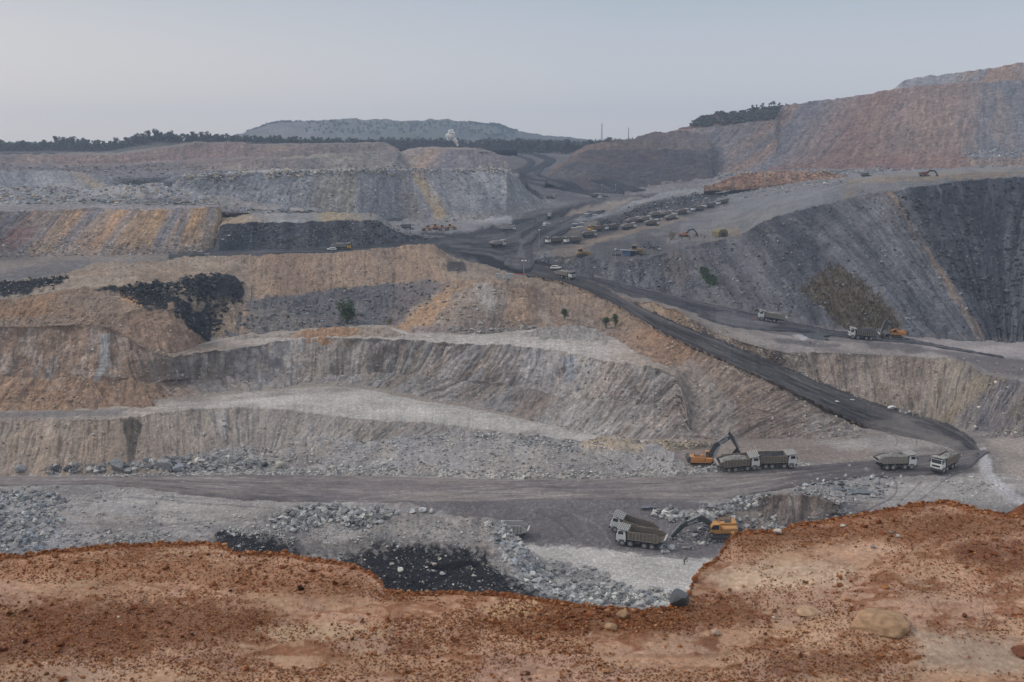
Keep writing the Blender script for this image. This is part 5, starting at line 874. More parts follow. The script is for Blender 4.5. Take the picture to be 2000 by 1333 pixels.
def copy_tree(o, parent=None, mats=None, skip=()):
    c = o.copy(); COL.objects.link(c); c.parent = parent
    for ch in o.children:
        k = ch.name.split('.')[0]
        if k in skip: continue
        d = copy_tree(ch, c, mats, skip)
        if mats and k in mats:
            d.material_slots[0].link = 'OBJECT'; d.material_slots[0].material = mats[k]
    return c
def place(o, u, v, head, label, cat, group=None, scale=1.0, L_=3.0, W_=1.1, z=None, lift=0.0):
    p = hit(u, v) if z is None else Vector([float(a) for a in pt_z(u, v, z)])
    a = R(head); f = Vector((math.cos(a), math.sin(a), 0)); s = Vector((-math.sin(a), math.cos(a), 0))
    if z is None:
        zs = []
        for i, j in ((1, 1), (1, -1), (-1, 1), (-1, -1)):
            q = p+f*L_*scale*i+s*W_*scale*j; h = down(q.x, q.y, p.z+6); zs.append(p.z if h is None or abs(h-p.z) > 2.5 else h)
        f.z = (zs[0]+zs[1]-zs[2]-zs[3])/(4*L_*scale); s.z = (zs[0]-zs[1]+zs[2]-zs[3])/(4*W_*scale)*.7; p.z = max(sum(zs)/4, p.z if False else sum(zs)/4)
    f.normalize(); up = f.cross(s).normalized(); s = up.cross(f)
    M = Matrix((f, s, up)).transposed().to_4x4(); M.translation = p+Vector((0, 0, lift)); o.matrix_world = M @ Matrix.Scale(scale, 4)
    return tag(o, label, cat, group)
FARAWAY = []
# ---------------------------------------------------------------- dump truck
def make_truck():
    t = empty('dump_truck')
    m = MB(); m.box((3.4, 0, 1.62), (1.75, 2.44, 1.30), bev=.08); m.box((3.36, 0, 2.55), (1.62, 2.36, .72), taper=(.86, .94), bev=.06); m.box((3.4, 0, .95), (1.6, 2.3, .28))
    for s in (-1, 1): m.box((2.75, s*1.19, 1.3), (.5, .12, .9)); m.box((3.35, s*1.235, .75), (.35, .06, .5))
    cab = m.obj('cab', M_WHITE, t)
    MB().box((4.20, 0, 2.52), (.05, 2.05, .80), ry=-R(10), bev=.02).obj('windscreen', M_GLASS, cab)
    for s in (-1, 1):
        MB().box((3.45, s*1.165, 2.52), (.95, .05, .62), rx=s*R(4)).obj('side_window', M_GLASS, cab)
        MB().box((4.30, s*1.42, 2.45), (.10, .22, .55)).tube((4.25, s*1.2, 2.75), (4.3, s*1.42, 2.72), .03).obj('mirror', M_DARK, cab)
        MB().box((4.30, s*.88, 1.20), (.06, .36, .22)).obj('headlight', M_CANOPY, cab)
    m = MB().box((4.27, 0, 1.55), (.05, 1.7, .42)); [m.box((4.30, 0, 1.42+.12*k), (.03, 1.6, .04)) for k in range(3)]; m.obj('grille', M_DARK, cab)
    MB().box((4.28, 0, .82), (.30, 2.5, .46), bev=.05).obj('bumper', M_DARK, t)
    m = MB()
    m.prism([(2.05, 3.02), (4.15, 3.30), (4.15, 3.38), (2.05, 3.12)], -1.32, 1.32)
    cano = m.obj('canopy', M_CANDARK, t); m = MB()
    for k in range(6): m.box((2.25+.36*k, 0, 3.145+.048*k), (.09, 2.6, .16), ry=-R(7.6))
    for y in (-1.28, -.43, .43, 1.28): m.box((3.1, y, 3.27), (2.1, .08, .14), ry=-R(7.6))
    m.obj('canopy_rib', M_CANOPY, cano)
    # bed: open steel body with a kicked up tail
    m = MB(); out = [(2.15, 1.45), (2.15, 3.10), (-3.35, 2.92), (-4.35, 2.55), (-4.45, 2.15), (-3.3, 1.45)]
    for s in (-1, 1):
        m.prism(out, s*1.24, s*1.32)
        m.box((-.6, s*1.36, 3.0), (5.5, .12, .14), ry=R(1.9)); m.box((-.6, s*1.35, 2.2), (5.4, .09, .09))

    m.prism([(2.07, 1.45), (2.07, 3.12), (2.2, 3.12), (2.2, 1.45)], -1.32, 1.32)
    bed = m.obj('dump_bed', M_BED, t); 
    for s in (-1, 1):
        m = MB().box((-.6, s*1.38, 1.52), (5.5, .10, .10))
        for k in range(9): m.box((1.9-.66*k, s*1.37, 2.22), (.15, .13, 1.5))
        m.obj('bed_rib', M_BEDRIB, bed)
    MB().prism([(2.1, 1.42), (2.1, 1.55), (-3.2, 1.55), (-4.4, 2.22), (-4.45, 2.10), (-3.25, 1.42)], -1.25, 1.25).obj('bed_floor', M_BEDIN, bed)
    MB().prism([(-3.95, 1.86), (-4.80, 2.42), (-4.84, 2.32), (-3.98, 1.74)], -1.30, 1.30).obj('tail_lip', M_CANOPY, bed)
    # load
    g = MB(); 
    n = 12; V_ = {}
    for i in range(n+1):
        for j in range(7):
            x = 2.05-6.0*i/n; y = -1.22+2.44*j/6; e = math.sin(math.pi*min(max(i/n, .0), 1))**.5*math.sin(math.pi*j/6)**.6
            V_[i, j] = g.bm.verts.new((x, y, 2.35+.95*e+.16*math.sin(i*5.1+j*3.7)*e))
    for i in range(n):
        for j in range(6): g.bm.faces.new((V_[i, j], V_[i+1, j], V_[i+1, j+1], V_[i, j+1]))
    g.obj('load', M_LOAD, t)
    m = MB(); 
    for s in (-1, 1): m.box((-.3, s*.42, 1.15), (7.4, .16, .30))
    for x in (3.15, 1.65, -.95, -2.35): m.cyl((x, 0, .58), .13, 2.1)
    m.box((.4, 0, 1.1), (.9, .9, .4)); m.box((-3.9, 0, .95), (.1, 2.2, .2)); m.cyl((.35, 0, 1.2), .25, 1.2, 'X')
    m.obj('chassis', M_DARK, t)
    MB().box((.35, 1.0, .95), (1.1, .5, .55), bev=.1).obj('fuel_tank', M_DARK, t); MB().box((.35, -1.0, .95), (.9, .5, .5), bev=.08).obj('battery_box', M_DARK, t)
    for x in (3.15, 1.65, -.95, -2.35):
        for s in (-1, 1):
            w = .34 if x > 1 else .60
            m = MB().cyl((x, s*(1.28-w/2), .62), .62, w, seg=22)
            bmesh.ops.bevel(m.bm, geom=[e for e in m.bm.edges if len(e.link_faces) == 2 and any(len(f.verts) > 4 for f in e.link_faces)], offset=.06, segments=2, affect='EDGES')
            wh = m.obj('wheel', M_TYRE, t)
            MB().cyl((x, s*1.295, .62), .34, .03, seg=16).cyl((x, s*1.32, .62), .14, .05, seg=10).obj('rim', M_RIM, wh)
    for s in (-1, 1): MB().box((3.15, s*1.17, 1.21), (1.3, .25, .06)).box((1.65, s*1.17, 1.21), (1.2, .25, .05)).obj('mudguard', M_DARK, t)
    return t
M_LOAD = paint('rock_load', (.17, .155, .145), .95, dirt=.7, s=.35, dcol=(.34, .32, .30))
M_COALLOAD = paint('coal_load', (.03, .03, .034), .9, dirt=.3, s=.3, dcol=(.09, .09, .095))
truck0 = make_truck(); used = [False]
DIRTY = paint('dusty_cab', (.50, .49, .47), .7, dirt=.5, dcol=(.33, .31, .28)); TANBED = paint('dusty_bed', (.27, .24, .205), .9, dirt=.6, dcol=(.36, .33, .29))
DARKBED = paint('dark_bed', (.10, .095, .09), .9, dirt=.4, dcol=(.2, .19, .17)); REDBED = paint('red_bed', (.24, .10, .08), .9, dirt=.5)
def truck(u, v, head, label, load=True, scale=1.0, group='dump trucks in the mine', far=False, **kw):
    mats = kw.pop('mats', None); skip = [] if load else ['load']
    if far: skip += ['battery_box', 'mudguard', 'grille', 'rim']
    o = copy_tree(truck0, None, mats, skip)
    return place(o, u, v, head, label, 'dump truck', group, scale, **kw)
NG = 'dump trucks on the lower pit floor'; QG = 'dump trucks queued on the terrace'; RG = 'dump trucks on the upper haul roads'
truck(1251, 1066, 160, 'nearest empty dump truck with ribbed canopy, cab to the left, beside the black boomed excavator', False, group=NG)
truck(1235, 1046, 160, 'empty dump truck parked directly behind the nearest one, only its canopy and bed rim showing', False, group=NG)
truck(984, 1052, 172, 'dump truck half hidden behind the pale rubble mound', False, z=-71.0, group=NG, mats={'dump_bed': DIRTY})
truck(1442, 914, 3, 'dump truck being filled by the excavator, standing under its raised bucket', True, group=NG, mats={'load': M_LOAD})
truck(1513, 911, 3, 'loaded dump truck waiting nose out ahead of the one being filled', True, group=NG, mats={'load': M_COALLOAD})
truck(1747, 915, 6, 'loaded dump truck with a rounded heap, driving right on the lower road bend', True, z=-67.05, group=NG, mats={'dump_bed': TANBED, 'load': M_LOAD})
truck(1845, 916, 222, 'white fronted dump truck coming towards the viewer on the lower road bend', True, z=-67.05, group=NG)
truck(1104, 544, 318, 'loaded dump truck following the black haul road behind the white jeep', True, .9, group=RG, mats={'dump_bed': TANBED})
truck(1505, 629, 170, 'loaded dump truck heading left on the road under the blue grey dump', True, group=RG, mats={'dump_bed': TANBED})
truck(1684, 662, 172, 'dump truck standing beside the orange excavator at the foot of the big slope', True, group=RG, mats={'dump_bed': DARKBED, 'load': M_COALLOAD})
truck(668, 488, 4, 'dump truck with a yellow cab on the left haul road', True, far=True, group=RG, mats={'cab': M_CABY, 'dump_bed': TANBED})
truck(796, 448, 5, 'dark dump truck at the end of the black dump, near the yellow machines', True, far=True, group=RG, mats={'dump_bed': DARKBED})
truck(993, 452, 5, 'pale dump truck crossing the far side of the black junction', True, far=True, group=RG, mats={'dump_bed': DIRTY})
truck(972, 483, 40, 'pale dump truck turned away from the viewer in the middle of the junction', True, far=True, group=RG, mats={'dump_bed': DIRTY})
truck(1073, 428, 85, 'dark dump truck driving away up the coal road', True, far=True, group=RG, mats={'dump_bed': DARKBED})
truck(1074, 388, 10, 'small distant dump truck at the foot of the grey dump end', True, far=True, group=RG, mats={'dump_bed': TANBED})
truck(1163, 386, 5, 'small distant dark dump truck beside a white car below the dark hill', True, far=True, group=RG, mats={'dump_bed': DARKBED})
truck(391, 511, 5, 'dump truck almost hidden behind the tan hill, only its top showing', False, far=True, z=-47.9, group=RG, mats={'dump_bed': DARKBED})
truck(1691, 346, 5, 'lone dark dump truck high on the pale terrace below the overburden hill', True, .8, far=True, group=RG, mats={'dump_bed': DARKBED})
QT = [(1083,476,176,'first truck of the queue, white cab left, nearest the black junction',{}),
 (1119,476,176,'second truck of the queue, white cab left with a blue figure beside it',{}),
 (1150,465,8,'dump truck facing right behind the second truck of the queue',{'cab':DIRTY}),
 (1165,453,176,'small dump truck with a yellow cab and a red bed',{'cab':M_CABY,'dump_bed':REDBED}),
 (1195,450,176,'dump truck with white cab left, just right of the yellow cab one',{'dump_bed':DARKBED}),
 (1228,449,8,'broad pale bedded dump truck facing right in the middle of the queue',{'dump_bed':TANBED}),
 (1237,437,8,'dump truck mostly hidden behind the broad pale bedded one',{'dump_bed':TANBED}),
 (1260,434,8,'dump truck with a high pale load, behind the rim of the terrace',{'dump_bed':TANBED}),
 (1273,441,8,'dump truck facing right nearest the terrace edge, left of the centre gap',{}),
 (1281,425,8,'dump truck in the back row between two coal heaps',{'dump_bed':TANBED}),
 (1303,424,8,'long pale loaded dump truck in the back row facing right',{'dump_bed':TANBED}),
 (1312,430,8,'dump truck at the terrace edge in front of the long pale loaded one',{'dump_bed':TANBED}),
 (1333,419,8,'dump truck with white cab and reddish bed',{'dump_bed':REDBED}),
 (1363,413,176,'third truck from the far end of the queue, cab left',{}),
 (1385,407,176,'second truck from the far end of the queue, bright white cab left',{'dump_bed':DARKBED}),
 (1412,399,176,'last truck at the far right end of the queue',{'dump_bed':DARKBED})]
for u, v, hd, lb, mt in QT: truck(u, v, (hd+24 if hd < 90 else hd+30)+rng.normal(0, 3), lb, True, 1.1, far=True, group=QG, mats={'load': M_LOAD, **mt})
for o in [truck0]+[c for c in truck0.children_recursive]: bpy.data.objects.remove(o)
# ---------------------------------------------------------------- excavators
def excavator(u, v, head, label, body=M_ORNG, pose=None, yaw=0, scale=1.0, text=False, z=None):
    t = empty('excavator')
    for s in (-1, 1):
        m = MB().prism([(-2.7, .45), (-2.35, .05), (2.35, .05), (2.7, .45), (2.6, .85), (2.2, 1.0), (-2.2, 1.0), (-2.6, .85)], s*1.95-.33, s*1.95+.33)
        for k in range(14): m.box((-2.2+.34*k, s*1.95, 1.02), (.2, .66, .05)); m.box((-2.2+.34*k, s*1.95, .04), (.2, .66, .05))
        tr = m.obj('track', M_DARK, t)
        m = MB()
        for x in (-2.15, 2.15): m.cyl((x, s*2.3, .52), .36, .06, seg=14)
        for k in range(6): m.cyl((-1.5+.6*k, s*2.3, .28), .15, .06, seg=10)
        m.obj('roller', M_RIM, tr)
    MB().box((0, 0, .85), (2.6, 3.4, .5)).cyl((0, 0, 1.2), 1.0, .25, 'Z').obj('undercarriage', M_DARK, t)
    h = empty('upper_body_pivot'); 
    Ry = Matrix.Rotation(R(yaw), 4, 'Z')
    def fin(mb, name, mat, par=None): bmesh.ops.transform(mb.bm, matrix=Ry, verts=mb.bm.verts); return mb.obj(name, mat, par or t)
    bd = fin(MB().box((-.9, 0, 1.5), (4.6, 3.1, .3)).box((-1.6, -.65, 2.15), (3.1, 1.7, 1.05), bev=.08).box((-1.6, 1.0, 2.0), (3.1, 1.1, .75), bev=.08).box((.9, -1.05, 1.95), (1.5, .9, .7), bev=.06), 'body', body)
    fin(MB().box((-1.5, -.6, 2.72), (1.2, 1.1, .12)).cyl((-2.2, -.9, 2.95), .08, .6, 'Z').box((-.4, -.9, 2.72), (.7, .5, .1)), 'engine_deck', M_DARK, bd)
    fin(MB().prism([(-3.0, 1.3), (-3.0, 2.6), (-3.45, 2.6), (-3.75, 2.3), (-3.75, 1.6), (-3.5, 1.3)], -1.55, 1.55), 'counterweight', M_BOOM)
    m = MB()
    for s in (-1, 1):
        m.tube((-2.8, s*1.4, 2.5), (-2.8, s*1.4, 3.0), .03); m.tube((.2, s*1.4, 2.5), (.2, s*1.4, 3.0), .03); m.tube((-2.8, s*1.4, 3.0), (.2, s*1.4, 3.0), .03)
    fin(m, 'handrail', body)
    cb = fin(MB().prism([(.45, 1.65), (.45, 3.25), (1.7, 3.25), (2.1, 2.7), (2.15, 1.65)], .55, 1.5), 'cab', body)
    fin(MB().prism([(.6, 2.2), (.6, 3.1), (1.6, 3.1), (1.98, 2.6), (1.98, 2.2)], 1.49, 1.53).prism([(.6, 2.2), (.6, 3.1), (1.6, 3.1), (1.98, 2.6), (1.98, 2.2)], .52, .56).box((2.12, 1.02, 2.2), (.04, .8, .75)), 'window', M_GLASS, cb)
    b0, b1, b2, s1, k1 = pose or ((.9, 2.0), (2.6, 5.2), (6.0, 7.0), (7.4, 3.9), (6.3, 3.0))
    P = lambda q, y=0: (q[0], y, q[1])
    bm_ = MB().beam(P(b0), P(b1), .62, .85, 1.05).beam(P(b1), P(b2), .6, 1.05, .6); bm_.cyl(P(b1), .52, .6, 'Y', 14)
    bo = fin(bm_, 'boom', M_BOOM)
    e = Vector(b2)-Vector(s1); e.normalize(); top = (b2[0]+e.x*1.1, b2[1]+e.y*1.1)
    fin(MB().beam(P(top), P(b2), .45, .5, .85).beam(P(b2), P(s1), .45, .85, .4), 'stick', M_BOOM)
    mid = ((b1[0]+b0[0])/2+.3, (b1[1]+b0[1])/2-.1)
    m = MB()
    for y in (-.42, .42): m.tube(P((b0[0]+.9, b0[1]-.3), y), P(((b1[0]+b2[0])/2-.4, (b1[1]+b2[1])/2-.5), y), .13)
    m.tube(P((b1[0]+.3, b1[1]+.55)), P((top[0], top[1])), .13)
    nrm = Vector((-(s1[1]-b2[1]), s1[0]-b2[0])).normalized()
    m.tube(P((b2[0]+nrm.x*.6, b2[1]+nrm.y*.6)), P((s1[0]+nrm.x*.45, s1[1]+nrm.y*.45)), .1)
    fin(m, 'hydraulic_cylinder', M_STEEL)
    # bucket: curved shell swung about the stick end
    d = (Vector(k1)-Vector(s1)); L0 = max(d.length, .01); d.normalize(); n2 = Vector((-d.y, d.x))
    if n2.x > 0: n2 = -n2
    pr = [(0, 0), (.35, .55), (.95, .85), (1.5, .6), (1.7, .1), (1.6, .02), (1.35, .42), (.95, .65), (.5, .45), (.25, 0)]
    def q2(a, b): w = Vector(s1)+d*a*1.05+n2*(-b)*1.05; return (w.x, w.y)
    out = [(0, -.15), (-.05, .5), (.35, 1.0), (1.0, 1.15), (1.55, .75), (1.75, .1)]; inn = [(1.62, .1), (1.42, .62), (.95, .95), (.42, .85), (.12, .42), (.15, -.1)]
    m = MB(); m.prism([q2(a, b) for a, b in out+inn], -.85, .85)
    for y in (-.85, .80): m.prism([q2(a, b) for a, b in out], y, y+.05)
    for k in range(5): w0 = q2(1.6, .1); w1 = q2(2.0, .0); m.tube((w0[0], -.72+.36*k, w0[1]), (w1[0], -.72+.36*k, w1[1]), .07, r2=.03)
    fin(m, 'bucket', M_BEDIN)
    if text:
        cu = bpy.data.curves.new('lettering', 'FONT'); cu.body = 'VOLVO'; cu.size = .62; cu.extrude = .01; cu.align_x = 'CENTER'; cu.align_y = 'CENTER'
        tmp = bpy.data.objects.new('lettering', cu); me = bpy.data.meshes.new_from_object(tmp); bpy.data.objects.remove(tmp)
        a = math.atan2(b2[1]-b1[1], b2[0]-b1[0]); c = ((b1[0]+b2[0])/2, (b1[1]+b2[1])/2)
        for side in (-1, 1):
            mm = me.copy(); aa = a if side < 0 else a
            X = Vector((math.cos(a), 0, math.sin(a))); 
            if side > 0: X = -X
            Zz = Vector((0, side, 0)); Y = Zz.cross(X)
            M = Matrix((X, Y, Zz)).transposed().to_4x4(); M.translation = Vector((c[0], side*.315, c[1]))
            mm.transform(Ry @ M); mm.materials.clear(); mm.materials.append(M_LETTER); lo = bpy.data.objects.new('lettering', mm); COL.objects.link(lo); lo.parent = bo
    bpy.data.objects.remove(h)
    return place(t, u, v, head, label, 'excavator', 'excavators at work in the mine', scale, L_=2.4, W_=1.8, z=z)
excavator(1374, 912, 4, 'orange excavator with raised charcoal boom loading a truck on the lower floor', M_ORNG, ((.9,2.0),(2.4,4.9),(5.6,6.9),(7.2,4.1),(6.2,3.1)), -6, text=True)
excavator(1404, 1049, 178, 'orange excavator digging beside the nearest truck, half hidden by the red ledge', M_YEL, ((.9,2.0),(3.6,3.9),(6.9,2.4),(8.9,-.1),(7.8,-.2)), 6, text=True)
excavator(1748, 661, 176, 'orange excavator reaching down at the foot of the blue grey slope', M_ORNG, ((.9,2.0),(2.0,4.6),(4.0,5.2),(5.0,1.9),(4.2,.9)), 12, .95)
excavator(1338, 463, 4, 'orange excavator with bent arm on the middle terrace, workers around it', M_ORNG, ((.9,2.0),(2.6,4.2),(5.8,4.4),(7.6,2.0),(6.8,.8)), 0, .78)
excavator(1806, 345, 2, 'small dark red excavator on the pale terrace near the right edge', M_REDP, ((.9,2.0),(3.0,3.9),(6.4,3.4),(8.4,1.2),(7.6,.4)), 0, .72)
# ---------------------------------------------------------------- bulldozers / loaders
def dozer(u, v, head, label, body=M_YEL, scale=1.0, loader=False):
    t = empty('wheel_loader' if loader else 'bulldozer')
    if loader:
        for x in (-1.7, 1.6):
            for s in (-1, 1):
                w = MB().cyl((x, s*1.15, .85), .85, .6, seg=18).obj('wheel', M_TYRE, t); MB().cyl((x, s*1.47, .85), .42, .05, seg=12).obj('rim', body, w)
    else:
        for s in (-1, 1): MB().prism([(-2.1, .5), (-1.8, .05), (1.7, .05), (2.1, .5), (.2, 1.3), (-1.6, 1.2)], s*1.2-.28, s*1.2+.28).obj('track', M_DARK, t)
    MB().box((.9, 0, 1.55), (2.4, 1.5, 1.0), bev=.1).box((-1.4, 0, 1.5), (2.0, 1.9, .9), bev=.1).obj('body', body, t)
    c = MB().box((-.6, 0, 2.5), (1.5, 1.6, 1.3), taper=(.85, .9), bev=.05).box((-.6, 0, 3.22), (1.9, 1.9, .12)).obj('cab', body, t)
    MB().box((-.6, 0, 2.55), (1.46, 1.62, .8), taper=(.9, .93)).obj('window', M_GLASS, c)
    MB().cyl((1.4, .4, 2.5), .07, 1.0, 'Z', 8).obj('exhaust_pipe', M_DARK, t)
    MB().prism([(2.75, .1), (2.95, .7), (2.8, 1.45), (2.65, 1.45), (2.72, .7), (2.55, .1)], -1.8, 1.8).obj('bucket' if loader else 'blade', M_BEDIN if loader else body, t)
    m = MB(); [m.tube((.8, s*1.2, .9), (2.8, s*1.2, .6), .13) for s in (-1, 1)]; m.obj('lift_arm', body, t)
    return place(t, u, v, head, label, 'loader' if loader else 'bulldozer', 'earth movers parked by the haul road', scale, L_=1.8, W_=1.1)
dozer(834, 451, 200, 'yellow wheel loader, leftmost of the parked machines under the grey dump', M_YEL, 1.0, True)
dozer(852, 449, 10, 'orange bulldozer in the middle of the parked machines under the grey dump', M_ORNG, 1.1)
dozer(866, 451, 10, 'pinkish grey machine standing among the parked yellow ones', paint('faded_red_paint', (.42, .25, .2), .7), 1.1, True)
dozer(881, 449, 5, 'dark yellow loader, rightmost of the parked machines under the grey dump', M_YEL, 1.1, True)
dozer(1138, 501, 10, 'muddy yellow bulldozer on the dark terrace left of the shelter', paint('muddy_yellow', (.36, .22, .07), .8, dirt=.5), 1.15)
dozer(1243, 496, 340, 'muddy bulldozer standing behind the blue roofed shelter', paint('muddy_brown_yellow', (.26, .17, .07), .8, dirt=.5), 1.3)
# ---------------------------------------------------------------- cars
def car(u, v, head, label, van=False, scale=1.0):
    t = empty('white_van' if van else 'white_jeep'); h = .35 if van else 0
    b = MB().box((0, 0, .85), (4.4, 1.75, .62), bev=.1).box((-.45, 0, 1.42+h/2), (3.0 if not van else 3.6, 1.62, .62+h), taper=(.86, .86), bev=.06).obj('body', M_WHITE, t)
    MB().box((-.45, 0, 1.45+h/2), (3.04 if not van else 3.64, 1.40, .38), taper=(.88, .95)).box((-.45, 0, 1.45+h/2), (2.5, 1.66, .38), taper=(.9, .88)).obj('window', M_GLASS, b)
    MB().box((2.2, 0, .62), (.14, 1.7, .25)).box((-2.2, 0, .62), (.14, 1.7, .25)).obj('bumper', M_DARK, t)
    for x in (1.35, -1.35):
        for s in (-1, 1): MB().cyl((x, s*.78, .37), .37, .24, seg=14).obj('wheel', M_TYRE, t)
    return place(t, u, v, head, label, 'van' if van else 'jeep', None, scale, L_=1.4, W_=.7)
car(1086, 527, 330, 'white jeep on the haul road just ahead of the loaded truck')
car(1063, 443, 265, 'white van driving down the coal road above the junction', True)
car(1172, 388, 200, 'small white car beside the distant dark dump truck')
car(648, 490, 180, 'white car whose roof shows in front of the yellow cabbed truck')
# ---------------------------------------------------------------- poles and towers
def mast(u, vb, vt, label, heads=1, z=None, name='light_mast', gap=0):
    p = hit(u, vb); r = math.hypot(p.x, p.y); x, y, d = ray(u, vt); H = r/math.hypot(x, y)*float(d)-p.z
    t = empty(name); t.location = p
    MB().cyl((0, 0, H/2-.3), .16, H+.6, 'Z', 8, .09).obj('pole', M_STEEL, t)
    m = MB(); m.box((0, 0, H), (1.6 if heads > 1 else .9, .12, .1))
    for k in range(heads): m.box(((k-(heads-1)/2)*1.2, -.2, H-.1), (.7, .35, .4), rx=R(25))
    m.obj('lamp_head', M_WHITE, t)
    return tag(t, label, 'light mast' if name == 'light_mast' else 'pole', 'thin masts and poles in the mine')
mast(1053, 488, 449, 'light mast rising beside the first truck of the queue')
mast(1201, 533, 487, 'light mast in front of the shelter on the dark terrace')
mast(1023, 546, 509, 'twin headed light mast at the bend beside the red and white barrier', 2)
mast(1291, 456, 427, 'thin mast on the slope below the queue')
mast(1175, 388, 361, 'mast behind the distant dark dump truck')
mast(1202, 374, 361, 'short mast at the foot of the dark hill')
mast(825, 466, 441, 'mast beside the parked yellow machines')
mast(402, 404, 377, 'thin mast on the grey spoil ground')
mast(10, 513, 479, 'leaning pole at the left edge under the ochre dump')
mast(907, 300, 277, 'mast on the far dump beside the white steam')
def lattice(u, vb, vt, label, w=2.2, r=1290):
    p = pt_r(u, vb, r); x, y, d = ray(u, vt); H = r/math.hypot(x, y)*float(d)-p[2]
    t = empty('radio_tower'); t.location = p; n = 9; m = MB()
    c = lambda k, i: ((-1, 1, 1, -1)[i]*w*(1-.6*k/n)/2, (-1, -1, 1, 1)[i]*w*(1-.6*k/n)/2, H*k/n)
    for k in range(n):
        for i in range(4):
            m.tube(c(k, i), c(k+1, i), .16, 5); m.tube(c(k, i), c(k+1, (i+1) % 4), .09, 4); m.tube(c(k+1, i), c(k+1, (i+1) % 4), .09, 4)
    m.obj('lattice', M_STEEL, t); MB().box((0, 0, H+.5), (2.2, 2.2, .4)).cyl((0, 0, H+1.5), .1, 2.5, 'Z').obj('antenna', M_STEEL, t)
    return tag(t, label, 'tower')
lattice(1175, 284, 244, 'lattice radio tower above the trees left of the dark hill'); lattice(1227, 280, 252, 'slimmer antenna mast to the right of the radio tower', 1.0)
# ---------------------------------------------------------------- small built things
def at(o, u, v, head=0, z=None):
    p = hit(u, v); o.location = p; o.rotation_euler = (0, 0, R(head)); return o
s_ = empty('site_shelter'); m = MB()
for x in (-3.2, 0, 3.2):
    for y in (-1.5, 1.5): m.tube((x, y, 0), (x, y, 2.3), .08)
m.obj('post', M_STEEL, s_); MB().box((-1.0, 0, 1.1), (3.6, 2.6, 2.1)).obj('wall', M_BLUE, s_); MB().box((0, 0, 2.45), (7.6, 3.8, .12), ry=R(3)).obj('roof', M_STEEL, s_)
for k in range(5): MB().cyl((-7+.8*k, -.5, .45), .32, .9, 'Z', 12).obj('drum', M_BOOM, s_)
tag(at(s_, 1228, 500, -6), 'blue sheeted shelter with a pale roof and dark drums on the dark terrace', 'shelter')
s_ = empty('tarpaulin_hut'); MB().prism([(-2.6, 0), (-2.6, 2.2), (-1.6, 3.3), (0, 3.7), (1.6, 3.3), (2.6, 2.2), (2.6, 0)], -3, 3).obj('cover', paint('olive_tarp', (.18, .15, .06), .8), s_)
MB().prism([(-1.2, 0), (-1.2, 2.0), (1.2, 2.0), (1.2, 0)], -3.05, -2.98).obj('doorway_shade', M_DARK, s_); tag(at(s_, 1406, 462, 20), 'olive tarpaulin hut at the end of the middle terrace', 'hut')  # dark panel on the closed cover paints the shaded opening
s_ = empty('concrete_barrier'); [MB().prism([(-1.3+x, 0), (-1.1+x, 1.9), (1.1+x, 1.9), (1.3+x, 0)], -.4, .4).obj('block', M_CONC, s_) for x in (-1.6, 1.6)]
tag(at(s_, 984, 545, 0), 'pair of white concrete blocks on the embankment edge', 'concrete blocks')
s_ = empty('road_barrier'); m = MB(); [m.tube((x, 0, 0), (x, 0, 1.8), .08) for x in (-1.6, 1.6)]; m.obj('post', M_STEEL, s_)
MB().box((0, 0, 1.7), (3.6, .1, .35)).obj('top_rail', M_REDW, s_); MB().box((0, 0, 1.1), (3.6, .1, .6)).obj('panel', M_CONC, s_); tag(at(s_, 1017, 545, 0), 'red topped road barrier beside the twin headed mast', 'barrier')
s_ = empty('site_office'); MB().box((0, 0, 1.6), (6, 4, 3.2)).obj('wall', M_CONC, s_); MB().prism([(-3.4, 3.2), (0, 4.3), (3.4, 3.2)], -2.3, 2.3).obj('roof', paint('rust_orange_roof', (.5, .22, .10), .8), s_)
tag(at(s_, 937, 297, 0), 'tiny orange roofed building on the far dump under the smoke', 'building')
# pale concrete pipes on the tan slope
for k, (u, v, a, lb) in enumerate([(1121,448,5,'leftmost pale pipe section on the tan slope left of the queue'),(1132,446,-8,'pale pipe section lying second from the left on the tan slope'),(1136,438,4,'pale pipe section lying highest beside the queue'),(1123,440,10,'pale pipe section lying behind the leftmost one'),(1145,420,0,'long pale pipe on the upper tan slope'),(1162,422,12,'pale pipe beside the coal heap')]):
    m = MB().cyl((0, 0, .55), .6, 3.6, 'X', 14); o = m.obj('concrete_pipe', M_CONC); MB().cyl((-1.83, 0, .55), .45, .05, 'X', 12).obj('bore_shade_disc', M_DARK, o); tag(at(o, u, v, a), lb, 'pipe', 'pale pipe sections by the queue')  # pipe is solid; dark end disc stands in for the shade inside
